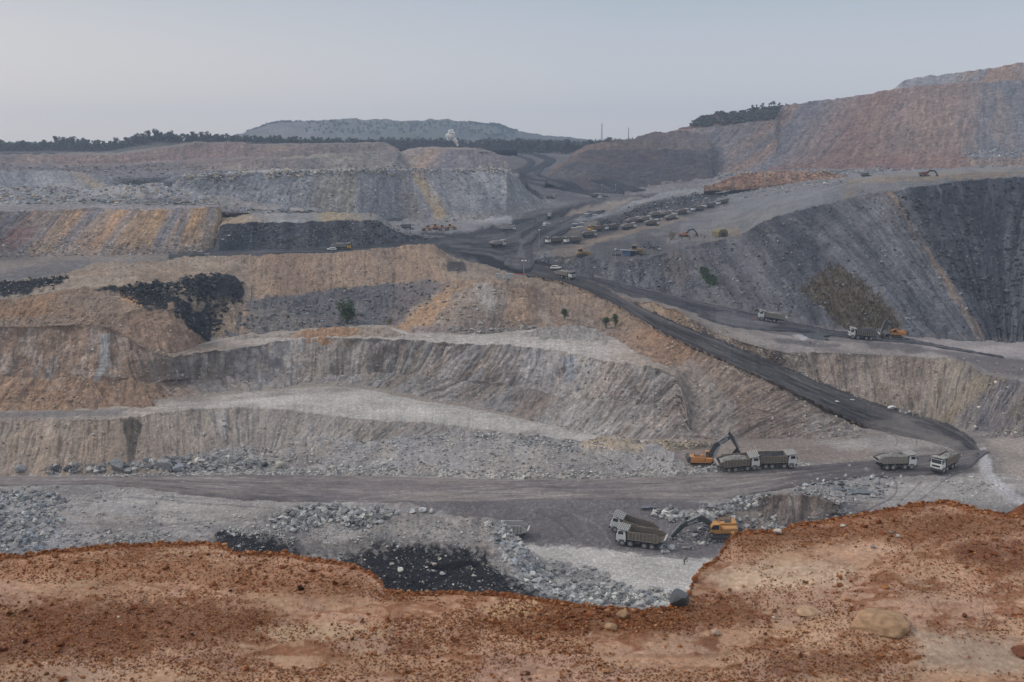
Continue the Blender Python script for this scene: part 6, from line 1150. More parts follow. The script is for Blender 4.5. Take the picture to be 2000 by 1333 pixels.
# ---------------------------------------------------------------- people
def skin_person(name, joints, edges, mat):
    me = bpy.data.meshes.new(name); me.from_pydata([j[:3] for j in joints], edges, []); o = bpy.data.objects.new(name, me); COL.objects.link(o)
    md = o.modifiers.new('s', 'SKIN'); sv_ = me.skin_vertices[0].data
    for i, j in enumerate(joints): sv_[i].radius = (j[3], j[3])
    sv_[0].use_root = True
    o.modifiers.new('ss', 'SUBSURF').levels = 1
    dg = bpy.context.evaluated_depsgraph_get(); m2 = bpy.data.meshes.new_from_object(o.evaluated_get(dg)); bpy.data.objects.remove(o)
    m2.materials.clear(); m2.materials.append(mat); return m2
PE = [(0,1),(1,2),(2,3),(3,4),(2,5),(5,6),(6,7),(2,8),(8,9),(9,10),(0,11),(11,12),(12,13),(13,14),(0,15),(15,16),(16,17),(17,18)]
STAND = [(0,0,.95,.14),(0,0,1.18,.13),(0,0,1.42,.15),(0,.0,1.54,.055),(0,-.01,1.68,.105),(.19,0,1.42,.055),(.26,.02,1.14,.042),(.25,-.08,.88,.033),(-.19,0,1.42,.055),(-.25,.02,1.14,.042),(-.26,-.05,.88,.033),(.10,0,.9,.095),(.12,-.01,.5,.065),(.12,.03,.1,.045),(.12,-.12,.05,.04),(-.10,0,.9,.095),(-.12,-.03,.5,.065),(-.13,.02,.1,.045),(-.13,-.12,.05,.04)]
BEND = [(0,.15,.80,.14),(0,.02,1.0,.13),(0,-.18,1.16,.15),(0,-.28,1.22,.055),(0,-.38,1.26,.105),(.19,-.2,1.14,.055),(.22,-.34,.9,.042),(.16,-.42,.66,.033),(-.19,-.2,1.14,.055),(-.22,-.32,.9,.042),(-.14,-.42,.68,.033),(.10,.15,.76,.095),(.13,-.05,.46,.065),(.12,.05,.1,.045),(.12,-.10,.05,.04),(-.10,.15,.76,.095),(-.13,-.05,.46,.065),(-.13,.05,.1,.045),(-.13,-.10,.05,.04)]
bpy.context.view_layer.update()
M_CLD = paint('dark_clothes', (.03, .032, .04), .9, dirt=.1); M_CLB = paint('blue_clothes', (.05, .09, .22), .9, dirt=.1); M_SKIN = paint('brown_skin', (.16, .085, .05), .7, dirt=0); M_HAIR = paint('black_hair', (.012, .01, .01), .8, dirt=0); M_CLR = paint('orange_vest', (.5, .13, .03), .9, dirt=.1)
pm = {('s', 'd'): skin_person('person', STAND, PE, M_CLD), ('b', 'd'): skin_person('person', BEND, PE, M_CLD), ('s', 'b'): skin_person('person', STAND, PE, M_CLB), ('s', 'r'): skin_person('person', STAND, PE, M_CLR)}
def head_mesh(c):
    m = MB(); bmesh.ops.create_icosphere(m.bm, subdivisions=2, radius=.108, matrix=Matrix.Translation(c) @ Matrix.Diagonal((.85, 1, 1.15, 1)))
    m.box((c[0], c[1]-.115, c[2]-.01), (.025, .03, .04)); [m.box((c[0]+s*.095, c[1], c[2]), (.02, .04, .055)) for s in (-1, 1)]; return m
def person(u, v, label, pose='s', col='d', head=0, group='workers in the mine'):
    o = bpy.data.objects.new('person', pm[pose, col]); COL.objects.link(o)
    J = STAND if pose == 's' else BEND; c = Vector(J[4][:3])
    f = head_mesh(c).obj('face', M_SKIN, o); q = MB(); bmesh.ops.create_icosphere(q.bm, subdivisions=2, radius=.118, matrix=Matrix.Translation(c+Vector((0, .025, .04))) @ Matrix.Diagonal((.9, .95, 1, 1))); q.obj('hair', M_HAIR, o)
    for i in (7, 10):
        h = Vector(J[i][:3]); q = MB(); q.box(h+Vector((0, 0, -.05)), (.03, .08, .09), bev=.01)
        for k in range(4): q.tube(h+Vector((0, -.03+.02*k, -.09)), h+Vector((.005, -.04+.02*k, -.16-.01*(k in (1, 2)))), .009, 5)
        q.tube(h+Vector((0, -.04, -.03)), h+Vector((.0, -.085, -.08)), .01, 5); q.obj('hand', M_SKIN, o)
    return tag(at(o, u, v, head), label, 'person', group)
person(1337, 1103, 'person in dark clothes bending at the edge of the pale rock floor', 'b', 'd', 60, None)
person(1117, 478, 'person in blue standing in front of the second queued truck', 's', 'b', 0, None)
person(1472, 628, 'person in red beside the cab of the truck under the blue grey dump', 's', 'r', 0, None)
person(1660, 662, 'person in orange beside the white cab near the foot of the slope', 's', 'r', 0, None)
for u, v, pz, c, lb in [(1326,466,'s','d','dark dressed worker furthest left of the group by the terrace excavator'),(1332,470,'b','d','dark dressed worker bending left of the terrace excavator'),(1347,471,'s','d','dark dressed worker in front of the terrace excavator tracks'),(1357,468,'s','r','orange vested worker right of the terrace excavator body'),(1363,466,'s','d','dark dressed worker under the terrace excavator arm'),(1369,463,'s','r','orange vested worker next to the excavator bucket'),(1376,466,'b','d','dark dressed worker bending beyond the bucket')]:
    person(u, v, lb, pz, c, 30)
# ---------------------------------------------------------------- boulders (each one a thing)
def boulder(u, v, wpx, label, col, h=.7, name='boulder', seed=None, mat=None, smooth=True, ang=None, squash=1.0, sink=.25, spread=1.0):
    p = hit(u, v); r = p.length; w = wpx/FPX*r/2
    sd_ = seed if seed is not None else int(u*7+v); r_ = random.Random(sd_)
    bm = bmesh.new(); bmesh.ops.create_icosphere(bm, subdivisions=4 if smooth else 3, radius=1)
    fl = [(Vector((r_.gauss(0, 1), r_.gauss(0, 1), r_.gauss(0, .8))).normalized(), r_.uniform(.5, .8)) for _ in range(9 if smooth else 13)]
    off = Vector((r_.random()*50, r_.random()*50, 0))
    for q in bm.verts:
        d = q.co.copy()
        for n_, k in fl:
            t_ = q.co.dot(n_)
            if t_ > k: q.co -= n_*(t_-k)*(.7 if smooth else .97)
        q.co *= 1+(.10 if smooth else .05)*mnoise.fractal(d*1.8+off, 1, 2, 4)
        q.co = Vector((q.co.x, q.co.y*squash, q.co.z*h))
    bmesh.ops.scale(bm, vec=(w, w, w), verts=bm.verts)
    me = bpy.data.meshes.new(name); bm.to_mesh(me); bm.free()
    a = me.color_attributes.new('Col', 'FLOAT_COLOR', 'POINT'); a.data.foreach_set('color', np.tile(np.array([*col, 0], np.float32), len(me.vertices)))
    for f in me.polygons: f.use_smooth = smooth
    me.materials.append(mat or M_ROCK); o = bpy.data.objects.new(name, me); COL.objects.link(o); o.location = p+Vector((0, 0, w*h*(1-2*sink))); o.rotation_euler = (0, 0, ang if ang is not None else r_.random()*6)
    return tag(o, label, 'rock' if name == 'boulder' else name.replace('_', ' '))
G1c, G2c, G3c = (.42,.41,.395), (.27,.265,.26), (.10,.10,.102)
boulder(1326,1178,52,'big dark blocky boulder against the red ledge at the edge of the pale rock floor',(.095,.10,.11),.75,smooth=False,seed=5)
for u,v,w,lb,c in [(1270,1178,30,'grey boulder left of the big dark blocky one',G2c),(1250,1183,16,'small pale cube shaped block in the boulder row',G1c),(1226,1181,14,'small dark stone at the left of the boulder row',G3c),(1237,1188,14,'pale stone under the small dark one in the boulder row',G2c),(1292,1183,14,'pale stone between the grey boulder and the dark blocky one',G1c),(1170,1178,20,'lone white stone left of the boulder row',G1c),
    (806,1001,17,'left one of the white boulder trio on the rubble mound',(.46,.46,.45)),(826,998,19,'middle and largest of the white boulder trio on the rubble mound',(.50,.50,.49)),(843,1000,15,'right one of the white boulder trio on the rubble mound',(.44,.44,.43)),
    (727,1023,11,'left one of two white stones in the middle of the rubble mound',G1c),(743,1022,16,'right one of two white stones in the middle of the rubble mound',G1c),
    (781,1115,15,'bright rounded stone on the coal skirt of the mound',(.55,.52,.46)),(848,1104,13,'tan stone on the right of the coal skirt',(.42,.36,.30)),(765,1104,11,'tan stone just above the bright rounded one',(.42,.37,.31)),(755,1093,14,'dark grey boulder in the coal skirt',(.09,.09,.095)),(865,1123,14,'flat pale stone at the right of the coal skirt',G1c),
    (230,913,38,'long flat grey slab lying on the rubble bank',G2c),(250,922,17,'grey block just right of the long flat slab',G2c),(320,912,40,'broad tilted grey slab on the rubble bank',G2c),(352,918,28,'grey slab right of the broad tilted one',(.24,.25,.27)),(110,918,20,'dark flat boulder on the left of the rubble bank',G3c),(133,917,20,'second dark flat boulder beside the left one',G3c),(42,920,24,'grey boulder at the left end of the rubble bank',G2c),(519,910,17,'dark boulder at the foot of the bank',(.07,.075,.08)),(545,911,24,'pale tan stone heap right of the dark boulder',(.40,.37,.32)),(649,915,14,'pale stone beside dark scrap at the foot of the bank',(.45,.40,.33)),
    (1742,799,16,'white stone lying beside the black haul road',(.52,.52,.50)),(1635,787,10,'pale stone lower down beside the black haul road',G1c),(1665,783,9,'small pale stone above the haul road bend',G1c),
    (440,832,14,'white block stuck in the lower bench face',G1c),(398,850,13,'pale block in the lower bench face left of the white one',(.36,.35,.33)),(182,850,9,'small pale block in the brown part of the lower bench face',(.38,.36,.33)),(570,868,9,'pale block low in the lower bench face',G1c),(567,857,8,'small pale block above the low one',G1c),
    (181,685,9,'white stone high on the brown hillside',(.46,.45,.42)),(155,731,9,'tan stone low on the brown hillside',(.38,.33,.27)),(670,737,9,'white stone on the grey talus of the amphitheatre',G1c),(875,560,9,'pale slab near the top of the orange mound',G2c),(868,590,10,'grey slab on the left flank of the orange mound',G2c),(932,606,10,'pale stone in the middle of the orange mound',G1c),(878,643,11,'pale boulder at the foot of the orange mound',(.3,.3,.31)),(958,645,10,'white stone at the foot of the orange mound',G1c),
    (355,735,10,'pale stone below the grey talus on the left',G1c),(1574,950,13,'white boulder on the right edge of the lower road',(.44,.45,.46)),(1590,962,12,'pale boulder beside the white one near the lower road',G2c),(1643,948,14,'dark flat stone beside the puddles',G3c),(1330,1012,24,'pale blocky ledge stone behind the two near trucks',G2c),(1310,1017,18,'grey block left of the pale ledge stone',G2c),(1312,1072,18,'pale boulder in front of the excavator bucket',(.44,.44,.44))]:
    boulder(u, v, w, lb, c, .62, smooth=False)
T1, T2 = (.35,.22,.13), (.36,.235,.15)
boulder(1714,1218,128,'large half buried sandy boulder on the red clifftop',T1,.30,'sandstone_boulder',11,M_BOULDF,ang=.2,squash=.85,sink=.45)
boulder(1578,1196,62,'low sandy hump left of the large half buried boulder',(.40,.26,.165),.22,'sandstone_boulder',12,M_BOULDF,ang=0,squash=.8,sink=.42)
boulder(1216,1206,26,'sandy stone upper one of the pair in the middle of the clifftop',T1,.7,'sandstone_boulder',13,M_BOULDF)
boulder(1193,1228,24,'sandy stone lower one of the pair in the middle of the clifftop',T1,.65,'sandstone_boulder',14,M_BOULDF)
boulder(1397,1240,18,'pale pinkish stone right of the sandy pair',(.42,.29,.22),.7,'sandstone_boulder',15,M_BOULDF)
boulder(1356,1136,15,'rusty knob at the notch of the clifftop edge',(.26,.10,.04),.9,'laterite_lump',16,M_BOULDF,sink=.1)
boulder(1345,1163,12,'second rusty knob under the notch of the clifftop edge',(.28,.11,.045),.9,'laterite_lump',17,M_BOULDF,sink=.1)
boulder(1519,1043,18,'white tilted stone on the clifftop edge right of the excavator',(.52,.48,.42),.6,'pebble_stone',18,M_BOULDF,sink=.05)
boulder(1646,1028,13,'pale flat stone near the clifftop edge at right',(.42,.37,.32),.4,'pebble_stone',19,M_BOULDF)
boulder(1741,1042,9,'bluish grey stone, upper left one of the pair at right',(.20,.19,.19),.7,'pebble_stone',20,M_BOULDF)
boulder(1753,1050,8,'white topped grey stone right of the bluish one',(.40,.37,.34),1.1,'pebble_stone',21,M_BOULDF)
boulder(1704,1070,10,'grey stone below the pair at right',(.22,.20,.20),.6,'pebble_stone',22,M_BOULDF)
boulder(1884,1205,11,'dark red round stone right of the large sandy boulder',(.13,.05,.03),.8,'laterite_lump',23,M_BOULDF)
boulder(1728,1148,17,'orange lump above the large sandy boulder',(.30,.13,.05),.4,'laterite_lump',24,M_BOULDF)
boulder(1996,1280,34,'large rusty lump cut by the right edge of the photo',(.17,.07,.04),.6,'laterite_lump',25,M_BOULDF)
boulder(232,1207,7,'small cream stone on the left of the clifftop',(.52,.38,.27),.8,'pebble_stone',26,M_BOULDF)
boulder(1512,1208,9,'cream stone left of the low sandy hump',(.5,.42,.34),.6,'pebble_stone',27,M_BOULDF)
# ---------------------------------------------------------------- loose rubble and pebbles
GC = [(.34,.34,.34),(.27,.275,.285),(.40,.40,.39),(.21,.215,.225)]; LC = [(.44,.44,.43),(.36,.36,.36),(.30,.30,.30)]; CC_ = [(.03,.032,.037),(.05,.052,.058),(.10,.10,.105),(.02,.022,.026)]
BC = [(.32,.26,.20),(.36,.33,.29),(.25,.19,.15),(.40,.38,.35)]; BL = [(.12,.125,.14),(.17,.175,.19),(.09,.093,.105),(.24,.245,.26)]
scatter('rubble_mound', [(520,1035),(560,992),(620,985),(700,983),(760,990),(790,1005),(700,1030),(560,1040)], 900, (.25,1.3), GC, 'broken grey rock on the crest of the mound', pw=2.6)
scatter('rubble_mound', [(940,1012),(985,1020),(1100,1130),(1185,1195),(1150,1215),(1040,1160),(985,1110),(960,1050)], 1500, (.2,1.1), LC+[(.26,.28,.31)], 'pale broken rock on the right flank of the mound', pw=2.6)
scatter('rubble_mound', [(640,1090),(760,1060),(920,1075),(1060,1165),(1000,1165),(740,1165)], 1500, (.12,.6), CC_+[(.22,.21,.20)], 'coal lumps on the skirt of the mound', pw=3)
scatter('rubble_mound', [(640,1090),(760,1060),(920,1075),(1060,1165),(1000,1165),(740,1165)], 90, (.2,.7), [(.45,.42,.38),(.38,.37,.35)], 'pale stones among the coal lumps', pw=2)
scatter('rubble_mound', [(420,1040),(520,1040),(620,1090),(440,1090)], 700, (.12,.6), CC_+[(.25,.25,.26)], 'coal lumps on the left end of the mound', pw=3)
scatter('rubble_mound', [(420,1035),(700,1020),(980,1020),(1000,1060),(700,1075),(560,1060)], 1400, (.12,.6), GC, 'scattered grey stones on the mound top', pw=3)
scatter('rubble_mound', [(440,1030),(560,1040),(560,1060),(450,1050)], 260, (.2,.7), LC, 'pale stones above the left coal', pw=2)
scatter('pit_floor', [(-60,960),(110,960),(130,1010),(90,1080),(-60,1090)], 1500, (.2,1.1), GC+[(.22,.25,.29)], 'loose grey rock at the lower left', pw=2.6)
scatter('pit_floor', [(110,1040),(330,1045),(330,1075),(110,1085)], 700, (.15,.8), GC, 'loose rock under the left ledge edge', pw=2.6)
scatter('pit_floor', [(-60,950),(560,955),(560,1060),(-60,1060)], 1300, (.12,.7), GC, 'scattered stones on the lower left floor', pw=3, clump=(50,18,.05))
scatter('pit_floor', [(1110,1150),(1240,1165),(1330,1172),(1330,1200),(1110,1195)], 420, (.25,1.1), LC+[(.2,.21,.23)], 'broken rock along the near edge of the pale floor', pw=2)
scatter('pit_floor', [(1060,1100),(1160,1120),(1210,1160),(1230,1200),(1080,1210)], 700, (.15,.9), GC, 'rubble spilling onto the pale floor', pw=2.6)
scatter('pit_floor', [(1270,1000),(1400,990),(1430,975),(1500,965),(1500,985),(1440,1010),(1300,1025)], 500, (.25,1.3), GC, 'broken rock behind the near trucks', pw=2.4)
scatter('pit_floor', [(1390,1020),(1640,1000),(1700,1010),(1640,1045),(1400,1060),(1290,1095),(1280,1060)], 900, (.15,1.0), GC+[(.15,.155,.17)], 'rubble around the half hidden excavator', pw=2.6)
scatter('pit_floor', [(1540,925),(1700,915),(1760,940),(1740,965),(1640,985),(1560,975)], 700, (.15,1.0), GC+[(.15,.155,.17)], 'rubble island beside the right bend', pw=2.8)
scatter('pit_floor', [(1840,935),(1900,925),(1960,960),(1880,980)], 200, (.15,.8), LC, 'pale stones right of the bend', pw=2.6)
scatter('gravel_windrow', [(200,915),(1590,898),(1590,940),(200,938)], 3800, (.12,.75), LC, 'pale crushed rock windrow stones', name='gravel', pw=2.6)
scatter('rubble_bank', [(-60,905),(380,890),(480,900),(520,925),(-60,935)], 1530, (.2,1.27), GC+[(.15,.155,.165)], 'dark broken rock along the left of the road', pw=2.8)
scatter('rubble_bank', [(340,880),(600,860),(900,842),(1150,862),(1320,890),(1320,925),(340,925)], 2880, (.15,0.85), GC+LC, 'stones over the grey bank', pw=3.2)
scatter('rubble_bank', [(920,845),(975,845),(975,860),(925,862)], 108, (.3,0.94), LC, 'pale rock pile on the bank', pw=1.6)
scatter('rubble_bank', [(1000,850),(1130,862),(1120,880),(1010,872)], 198, (.3,0.85), GC, 'rock pile in the middle of the bank', pw=2)
scatter('tan_spoil_ridge', [(1130,845),(1400,860),(1400,885),(1130,890)], 700, (.15,.8), [(.42,.37,.30),(.36,.31,.25),(.3,.28,.26)], 'tan lumps on the spoil ridge', pw=2.6)
scatter('lower_bench_face', [(-60,820),(900,822),(900,915),(-60,915)], 561, (.15,.75), BC, 'stones embedded in the lower bench face', pw=3.4)
scatter('middle_bench_face', [(-60,640),(340,690),(340,800),(-60,806)], 792, (.15,.8), BC, 'stones on the brown hillside', pw=3.2)
scatter('middle_bench_face', [(0,770),(330,760),(340,790),(0,806)], 297, (.2,.9), [(.33,.20,.12),(.27,.18,.12),(.36,.28,.2)], 'orange lumps at the foot of the brown hillside', pw=2.8)
scatter('middle_bench_face', [(340,720),(800,700),(900,745),(1090,770),(900,785),(340,780)], 627, (.15,.8), [(.32,.32,.31),(.26,.25,.24),(.40,.39,.38)], 'stones on the grey talus', pw=3.2)
scatter('middle_bench_face', [(1090,690),(1320,735),(1350,860),(1090,850)], 561, (.15,.95), [(.40,.39,.38),(.34,.33,.31),(.27,.26,.25)], 'stones on the pale grey face', pw=3.2)
scatter('embankment', [(440,600),(560,578),(850,545),(860,570),(780,645),(560,650),(400,670)], 1188, (.2,1.1), BL, 'dark broken rock on the slope above the amphitheatre', pw=2.6)
scatter('embankment', [(780,650),(870,560),(1000,550),(1060,640),(1060,655)], 495, (.18,1.0), BC+[(.30,.30,.31)], 'stones on the orange mound', pw=3)
scatter('embankment', [(880,645),(1060,630),(1060,655),(880,660)], 165, (.3,1.1), GC, 'rocks at the foot of the orange mound', pw=2.2)
scatter('embankment', [(1060,570),(1200,600),(1660,830),(1640,858),(1350,855),(1240,690),(1060,640)], 858, (.15,.8), BC, 'stones on the brown road embankment', pw=3.3)
scatter('embankment', [(380,545),(900,480),(900,545),(640,565),(480,580)], 528, (.2,.9), BC, 'stones on the tan dump face', pw=3.3)
scatter('embankment', [(1040,540),(1200,592),(1500,742),(1680,838),(1680,848),(1500,755),(1200,603),(1040,552)], 396, (.2,.8), BC+GC, 'stones along the shoulder of the haul road', pw=2.4)
scatter('outcrop_hill', [(280,556),(400,537),(470,550),(476,592),(430,640),(410,668),(340,610)], 1430, (.25,1.2), CC_, 'coal blocks on the outcrop', pw=2.6)
scatter('outcrop_hill', [(232,562),(330,556),(330,606),(280,606)], 495, (.25,1.1), CC_, 'coal blocks on the left lobe of the outcrop', pw=2.6)
scatter('outcrop_hill', [(-60,556),(132,541),(100,565),(-60,582)], 495, (.25,1.1), CC_, 'coal blocks in the seam at the left edge', pw=2.6)
scatter('outcrop_hill', [(-60,550),(200,512),(440,500),(440,540),(200,600),(345,604),(400,660),(190,650),(-60,645)], 1430, (.18,.8), BC, 'stones on the tan hill', pw=3.2)
scatter('ochre_dump', [(-60,470),(420,470),(420,505),(-60,508)], 1300, (.3,1.2), BC+GC, 'stones at the foot of the ochre dump', pw=2.8)
scatter('ochre_dump', [(-60,415),(440,405),(430,470),(-60,470)], 1300, (.25,.9), BC, 'stones on the ochre dump', pw=3)
scatter('coal_dump', [(425,440),(760,435),(860,465),(700,482),(420,488)], 1500, (.3,1.2), BL+CC_, 'dark stones on the coal dump face', pw=2.8)
scatter('grey_dump_apron', [(-60,372),(300,362),(480,405),(700,415),(900,428),(600,425),(-60,406)], 3200, (.4,2.0), [(.36,.36,.36),(.28,.29,.30),(.22,.23,.25),(.36,.28,.2)], 'broken rock over the rough spoil ground', pw=2.8)
scatter('great_grey_dump', [(330,345),(980,330),(1080,402),(900,432),(500,420),(330,400)], 3000, (.4,1.4), [(.36,.36,.36),(.28,.28,.29),(.20,.205,.22)], 'stones down the long grey dump', pw=3.2)
scatter('great_grey_dump', [(330,338),(990,326),(990,338),(600,345),(330,352)], 1800, (.6,2.2), [(.42,.42,.41),(.32,.32,.32),(.38,.31,.22),(.14,.145,.16)], 'rough tipped heaps along the crest of the grey dump', pw=2)
scatter('right_dump', [(1270,510),(1420,470),(1500,440),(1560,500),(1560,620),(1500,615),(1300,575)], 1430, (.25,1.2), BL+BL+[(.2,.205,.22)], 'stones on the dark lower slope', pw=2.8)
scatter('right_dump', [(1500,430),(1700,380),(1900,470),(1930,660),(1800,655),(1560,600)], 1100, (.3,1.1), BL+BL+[(.2,.205,.22)], 'stones down the blue grey slope', pw=3)
scatter('right_dump', [(1740,380),(2060,345),(2060,665),(1930,655),(1900,600)], 1760, (.3,1.5), [(.06,.063,.07),(.075,.078,.085),(.10,.102,.11),(.045,.047,.053)], 'blocks down the dark gullied slope', pw=2.8)
scatter('right_dump', [(1040,500),(1300,480),(1320,580),(1200,552),(1040,515)], 990, (.25,1.2), BL, 'dark rubble between terrace and road', pw=2.8)
scatter('right_dump', [(1200,410),(1400,365),(1600,348),(1660,352),(1400,400),(1300,425)], 1210, (.4,1.7), [(.40,.40,.39),(.30,.30,.30),(.2,.2,.21)], 'pale rock along the back of the terrace', pw=2.6)
scatter('right_dump', [(1160,445),(1250,405),(1380,375),(1420,388),(1340,402),(1230,432)], 1100, (.4,1.8), CC_+[(.1,.1,.11)], 'coal heaps behind the queued trucks', name='coal_heap', pw=2.4)
scatter('right_dump', [(1240,480),(1270,478),(1300,495),(1250,498)], 143, (.4,1.4), BL+CC_, 'dark rock heap beside the shelter', pw=1.8)
scatter('right_bench', [(1230,590),(1345,622),(1530,690),(1880,705),(2060,755),(2060,868),(1850,835),(1600,748),(1400,665)], 990, (.15,.9), BC+[(.22,.2,.185)], 'stones on the rilled brown face', pw=3.2)
scatter('right_bench', [(1560,730),(1700,780),(1900,838),(2060,852),(2060,872),(1900,856),(1700,798),(1560,742)], 495, (.2,.95), LC+BC, 'stones at the foot of the rilled brown face', pw=2.4)
scatter('right_bench', [(1500,650),(2000,690),(2060,740),(1900,720),(1500,690)], 165, (.15,.8), GC, 'stones on the right bench', pw=2.8)
scatter('distant_benches', [(-60,325),(800,325),(800,345),(-60,345)], 900, (.8,2.4), [(.28,.24,.21),(.2,.18,.17)], 'rocks at the foot of the distant benches', pw=2.4)
scatter('overburden_hill', [(1400,335),(2060,325),(2060,340),(1400,350)], 2600, (.6,2.2), [(.28,.29,.31),(.36,.36,.37),(.2,.205,.22)], 'blue grey rock apron under the overburden hill', pw=2.6)
scatter('overburden_hill', [(1880,288),(2060,280),(2060,298),(1880,302)], 700, (.6,2.0), [(.34,.35,.37),(.24,.25,.27)], 'pale rock band on the overburden hill', pw=2.6)
scatter('overburden_hill', [(1400,245),(1750,175),(2060,155),(2060,320),(1500,330)], 2200, (.5,1.6), [(.30,.24,.19),(.26,.26,.27),(.18,.16,.155)], 'stones down the overburden hill', pw=3)
scatter('orange_spoil', [(1380,335),(1670,335),(1670,360),(1380,364)], 700, (.6,2.2), [(.40,.24,.14),(.36,.26,.19),(.25,.15,.1)], 'lumps on the orange spoil', pw=3)
# edge pebbles and gravel of the clifftop
def pebbles(n, size, cols, thr, name, label, poly=((-60,1000),(2060,950),(2060,1400),(-60,1400)), fr=(150, 42), seed=0, cvar=.28, pw=2.2):
    P = PATCH['laterite_ledge']; Ug, Vg, Xg = P['U'], P['V'], P['X']
    dens = fbm(Ug/fr[0]+3.1+seed, Vg/fr[1]+1.3, o=4)+.35*fbm(Ug/22+seed, Vg/9, o=2)
    for pl, w in DENSE: dens = dens+w*sstep(-26, 26, polydist(Ug, Vg, pl)+14*fbm(Ug/40, Vg/18, o=3))
    pr = sstep(thr, thr+.35, dens)**1.3*(Vg < 1375)*(polydist(Ug, Vg, list(poly)) > 0)
    pr = pr.ravel()/pr.sum(); k = rng.choice(pr.size, n, p=pr); r_, q_ = np.unravel_index(k, Ug.shape)
    r2 = np.clip(r_+1, 0, Ug.shape[0]-1); q2 = np.clip(q_+1, 0, Ug.shape[1]-1); f1, f2 = rng.random(n)[:, None], rng.random(n)[:, None]
    pos = Xg[r_, q_]*(1-f1)+Xg[r2, q_]*f1+(Xg[r_, q2]-Xg[r_, q_])*f2; s = size[0]+(size[1]-size[0])*rng.random(n)**pw
    cl = np.array(cols)[rng.integers(0, len(cols), n)]*(1+cvar*rng.normal(0, 1, n))[:, None]
    return rocks_mesh(name, pos, s, np.clip(cl, .01, .7), M_PEB, label, .2, hulls=PH)
PH = [hull_rock(100+k, 8, .7) for k in range(8)]
DENSE = [([(-60,1085),(400,1060),(700,1110),(745,1150),(600,1170),(300,1140),(-60,1150)], .30), ([(-60,1190),(330,1180),(560,1215),(480,1262),(200,1290),(-60,1300)], .55), ([(640,1225),(900,1190),(1100,1180),(1480,1180),(1500,1225),(1280,1250),(1050,1240),(760,1262)], .45),
         ([(1415,1045),(1700,1005),(2000,1005),(2060,1050),(1750,1070),(1600,1050),(1440,1085)], .55), ([(1830,1070),(2060,1060),(2060,1120),(1860,1120)], .5), ([(1400,1160),(1640,1140),(1680,1200),(1500,1225)], .35), ([(1500,1265),(1740,1280),(1740,1333),(1480,1333)], .45), ([(1380,1120),(1800,1070),(1850,1090),(1640,1130),(1420,1165)], -.55), ([(1160,1230),(1450,1230),(1500,1290),(1150,1290)], -.35), ([(500,1180),(900,1165),(860,1215),(560,1225)], -.3), ([(1780,1240),(2060,1250),(2060,1400),(1800,1400)], -.4), ([(450,1230),(640,1225),(640,1290),(480,1290)], -.3)]
RC = [(.20,.072,.030),(.24,.09,.035),(.15,.052,.025),(.30,.125,.05),(.165,.065,.035),(.33,.17,.08)]
pebbles(52000, (.0015,.0054), RC, -.22, 'laterite_gravel', 'rusty laterite gravel strewn over the clifftop')
pebbles(1500, (.004,.011), RC, .02, 'laterite_nodules', 'larger rusty nodules in the clifftop gravel', seed=2)
pebbles(12000, (.0014,.004), [(.30,.15,.08),(.22,.10,.05),(.40,.24,.14)], -.5, 'laterite_grit', 'fine grit over the bare clifftop soil', seed=5)
pebbles(260, (.008,.018), RC[:3]+[(.24,.12,.06)], .05, 'laterite_clods', 'knobbly red clods among the clifftop gravel', seed=9, pw=1.6)
pebbles(420, (.002,.006), [(.48,.36,.26),(.40,.28,.19)], -.6, 'cream_grit', 'sparse cream grit on the clifftop', seed=13)
scatter('laterite_ledge', [(u, v-6) for u, v in EDGE]+[(u, v+7) for u, v in EDGE[::-1]], 2600, (.003,.013), RC, 'rusty lumps along the clifftop edge', name='edge_gravel', mat=M_PEB, sink=.35)
# ---------------------------------------------------------------- vegetation
def leaf_cloud(bm, blobs, n, size, seed):
    r_ = random.Random(seed)
    for _ in range(n):
        c, rad = r_.choice(blobs); d = Vector((r_.gauss(0, 1), r_.gauss(0, 1), r_.gauss(0, 1))).normalized()*(r_.random()**.4)
        p = Vector(c)+Vector((d.x*rad[0], d.y*rad[1], d.z*rad[2])); s = size*r_.uniform(.6, 1.4)
        a = Vector((r_.gauss(0, 1), r_.gauss(0, 1), r_.gauss(0, 1))).normalized()*s; b = a.cross(Vector((r_.gauss(0, 1), r_.gauss(0, 1), r_.gauss(0, 1)))).normalized()*s*.7
        bm.faces.new([bm.verts.new(p-a), bm.verts.new(p+b), bm.verts.new(p+a), bm.verts.new(p-b)])
def tree_meshes(seed, H=13, wide=1.0, n=260, leaf=.75):
    r_ = random.Random(seed); m = MB(); m.tube((0, 0, -1), (.3, 0, H*.6), .28, 7, .12); blobs = []
    for k in range(7):
        a = r_.random()*6.28; z = H*(.40+.5*r_.random()); q = (math.cos(a)*wide*H*.19*r_.random()*1.4, math.sin(a)*wide*H*.19*r_.random()*1.4, z)
        m.tube((.15, 0, H*.35), q, .12, 5, .04); s = H*.13*r_.uniform(.7, 1.4); blobs.append((q, (s*wide*1.15, s*wide*1.15, s)))
    bm = bmesh.new(); leaf_cloud(bm, blobs, n, leaf, seed); me = bpy.data.meshes.new('crown'); bm.to_mesh(me); bm.free(); me.materials.append(M_LEAFD)
    bmesh.ops.recalc_face_normals(m.bm, faces=m.bm.faces); mt = bpy.data.meshes.new('trunk'); m.bm.to_mesh(mt); m.bm.free(); mt.materials.append(M_BARK); return mt, me
TM = [tree_meshes(40+k, 13, .75+.12*(k % 4)) for k in range(7)]
def tree(x, y, z, h, label, group, k):
    t = empty('tree'); t.location = (x, y, z); s = h/13; t.scale = (s, s, s); t.rotation_euler = (0, 0, rng.random()*6.28)
    for nm, me in zip(('trunk', 'crown'), TM[k % len(TM)]): o = bpy.data.objects.new(nm, me); COL.objects.link(o); o.parent = t
    return tag(t, label, 'tree', group)
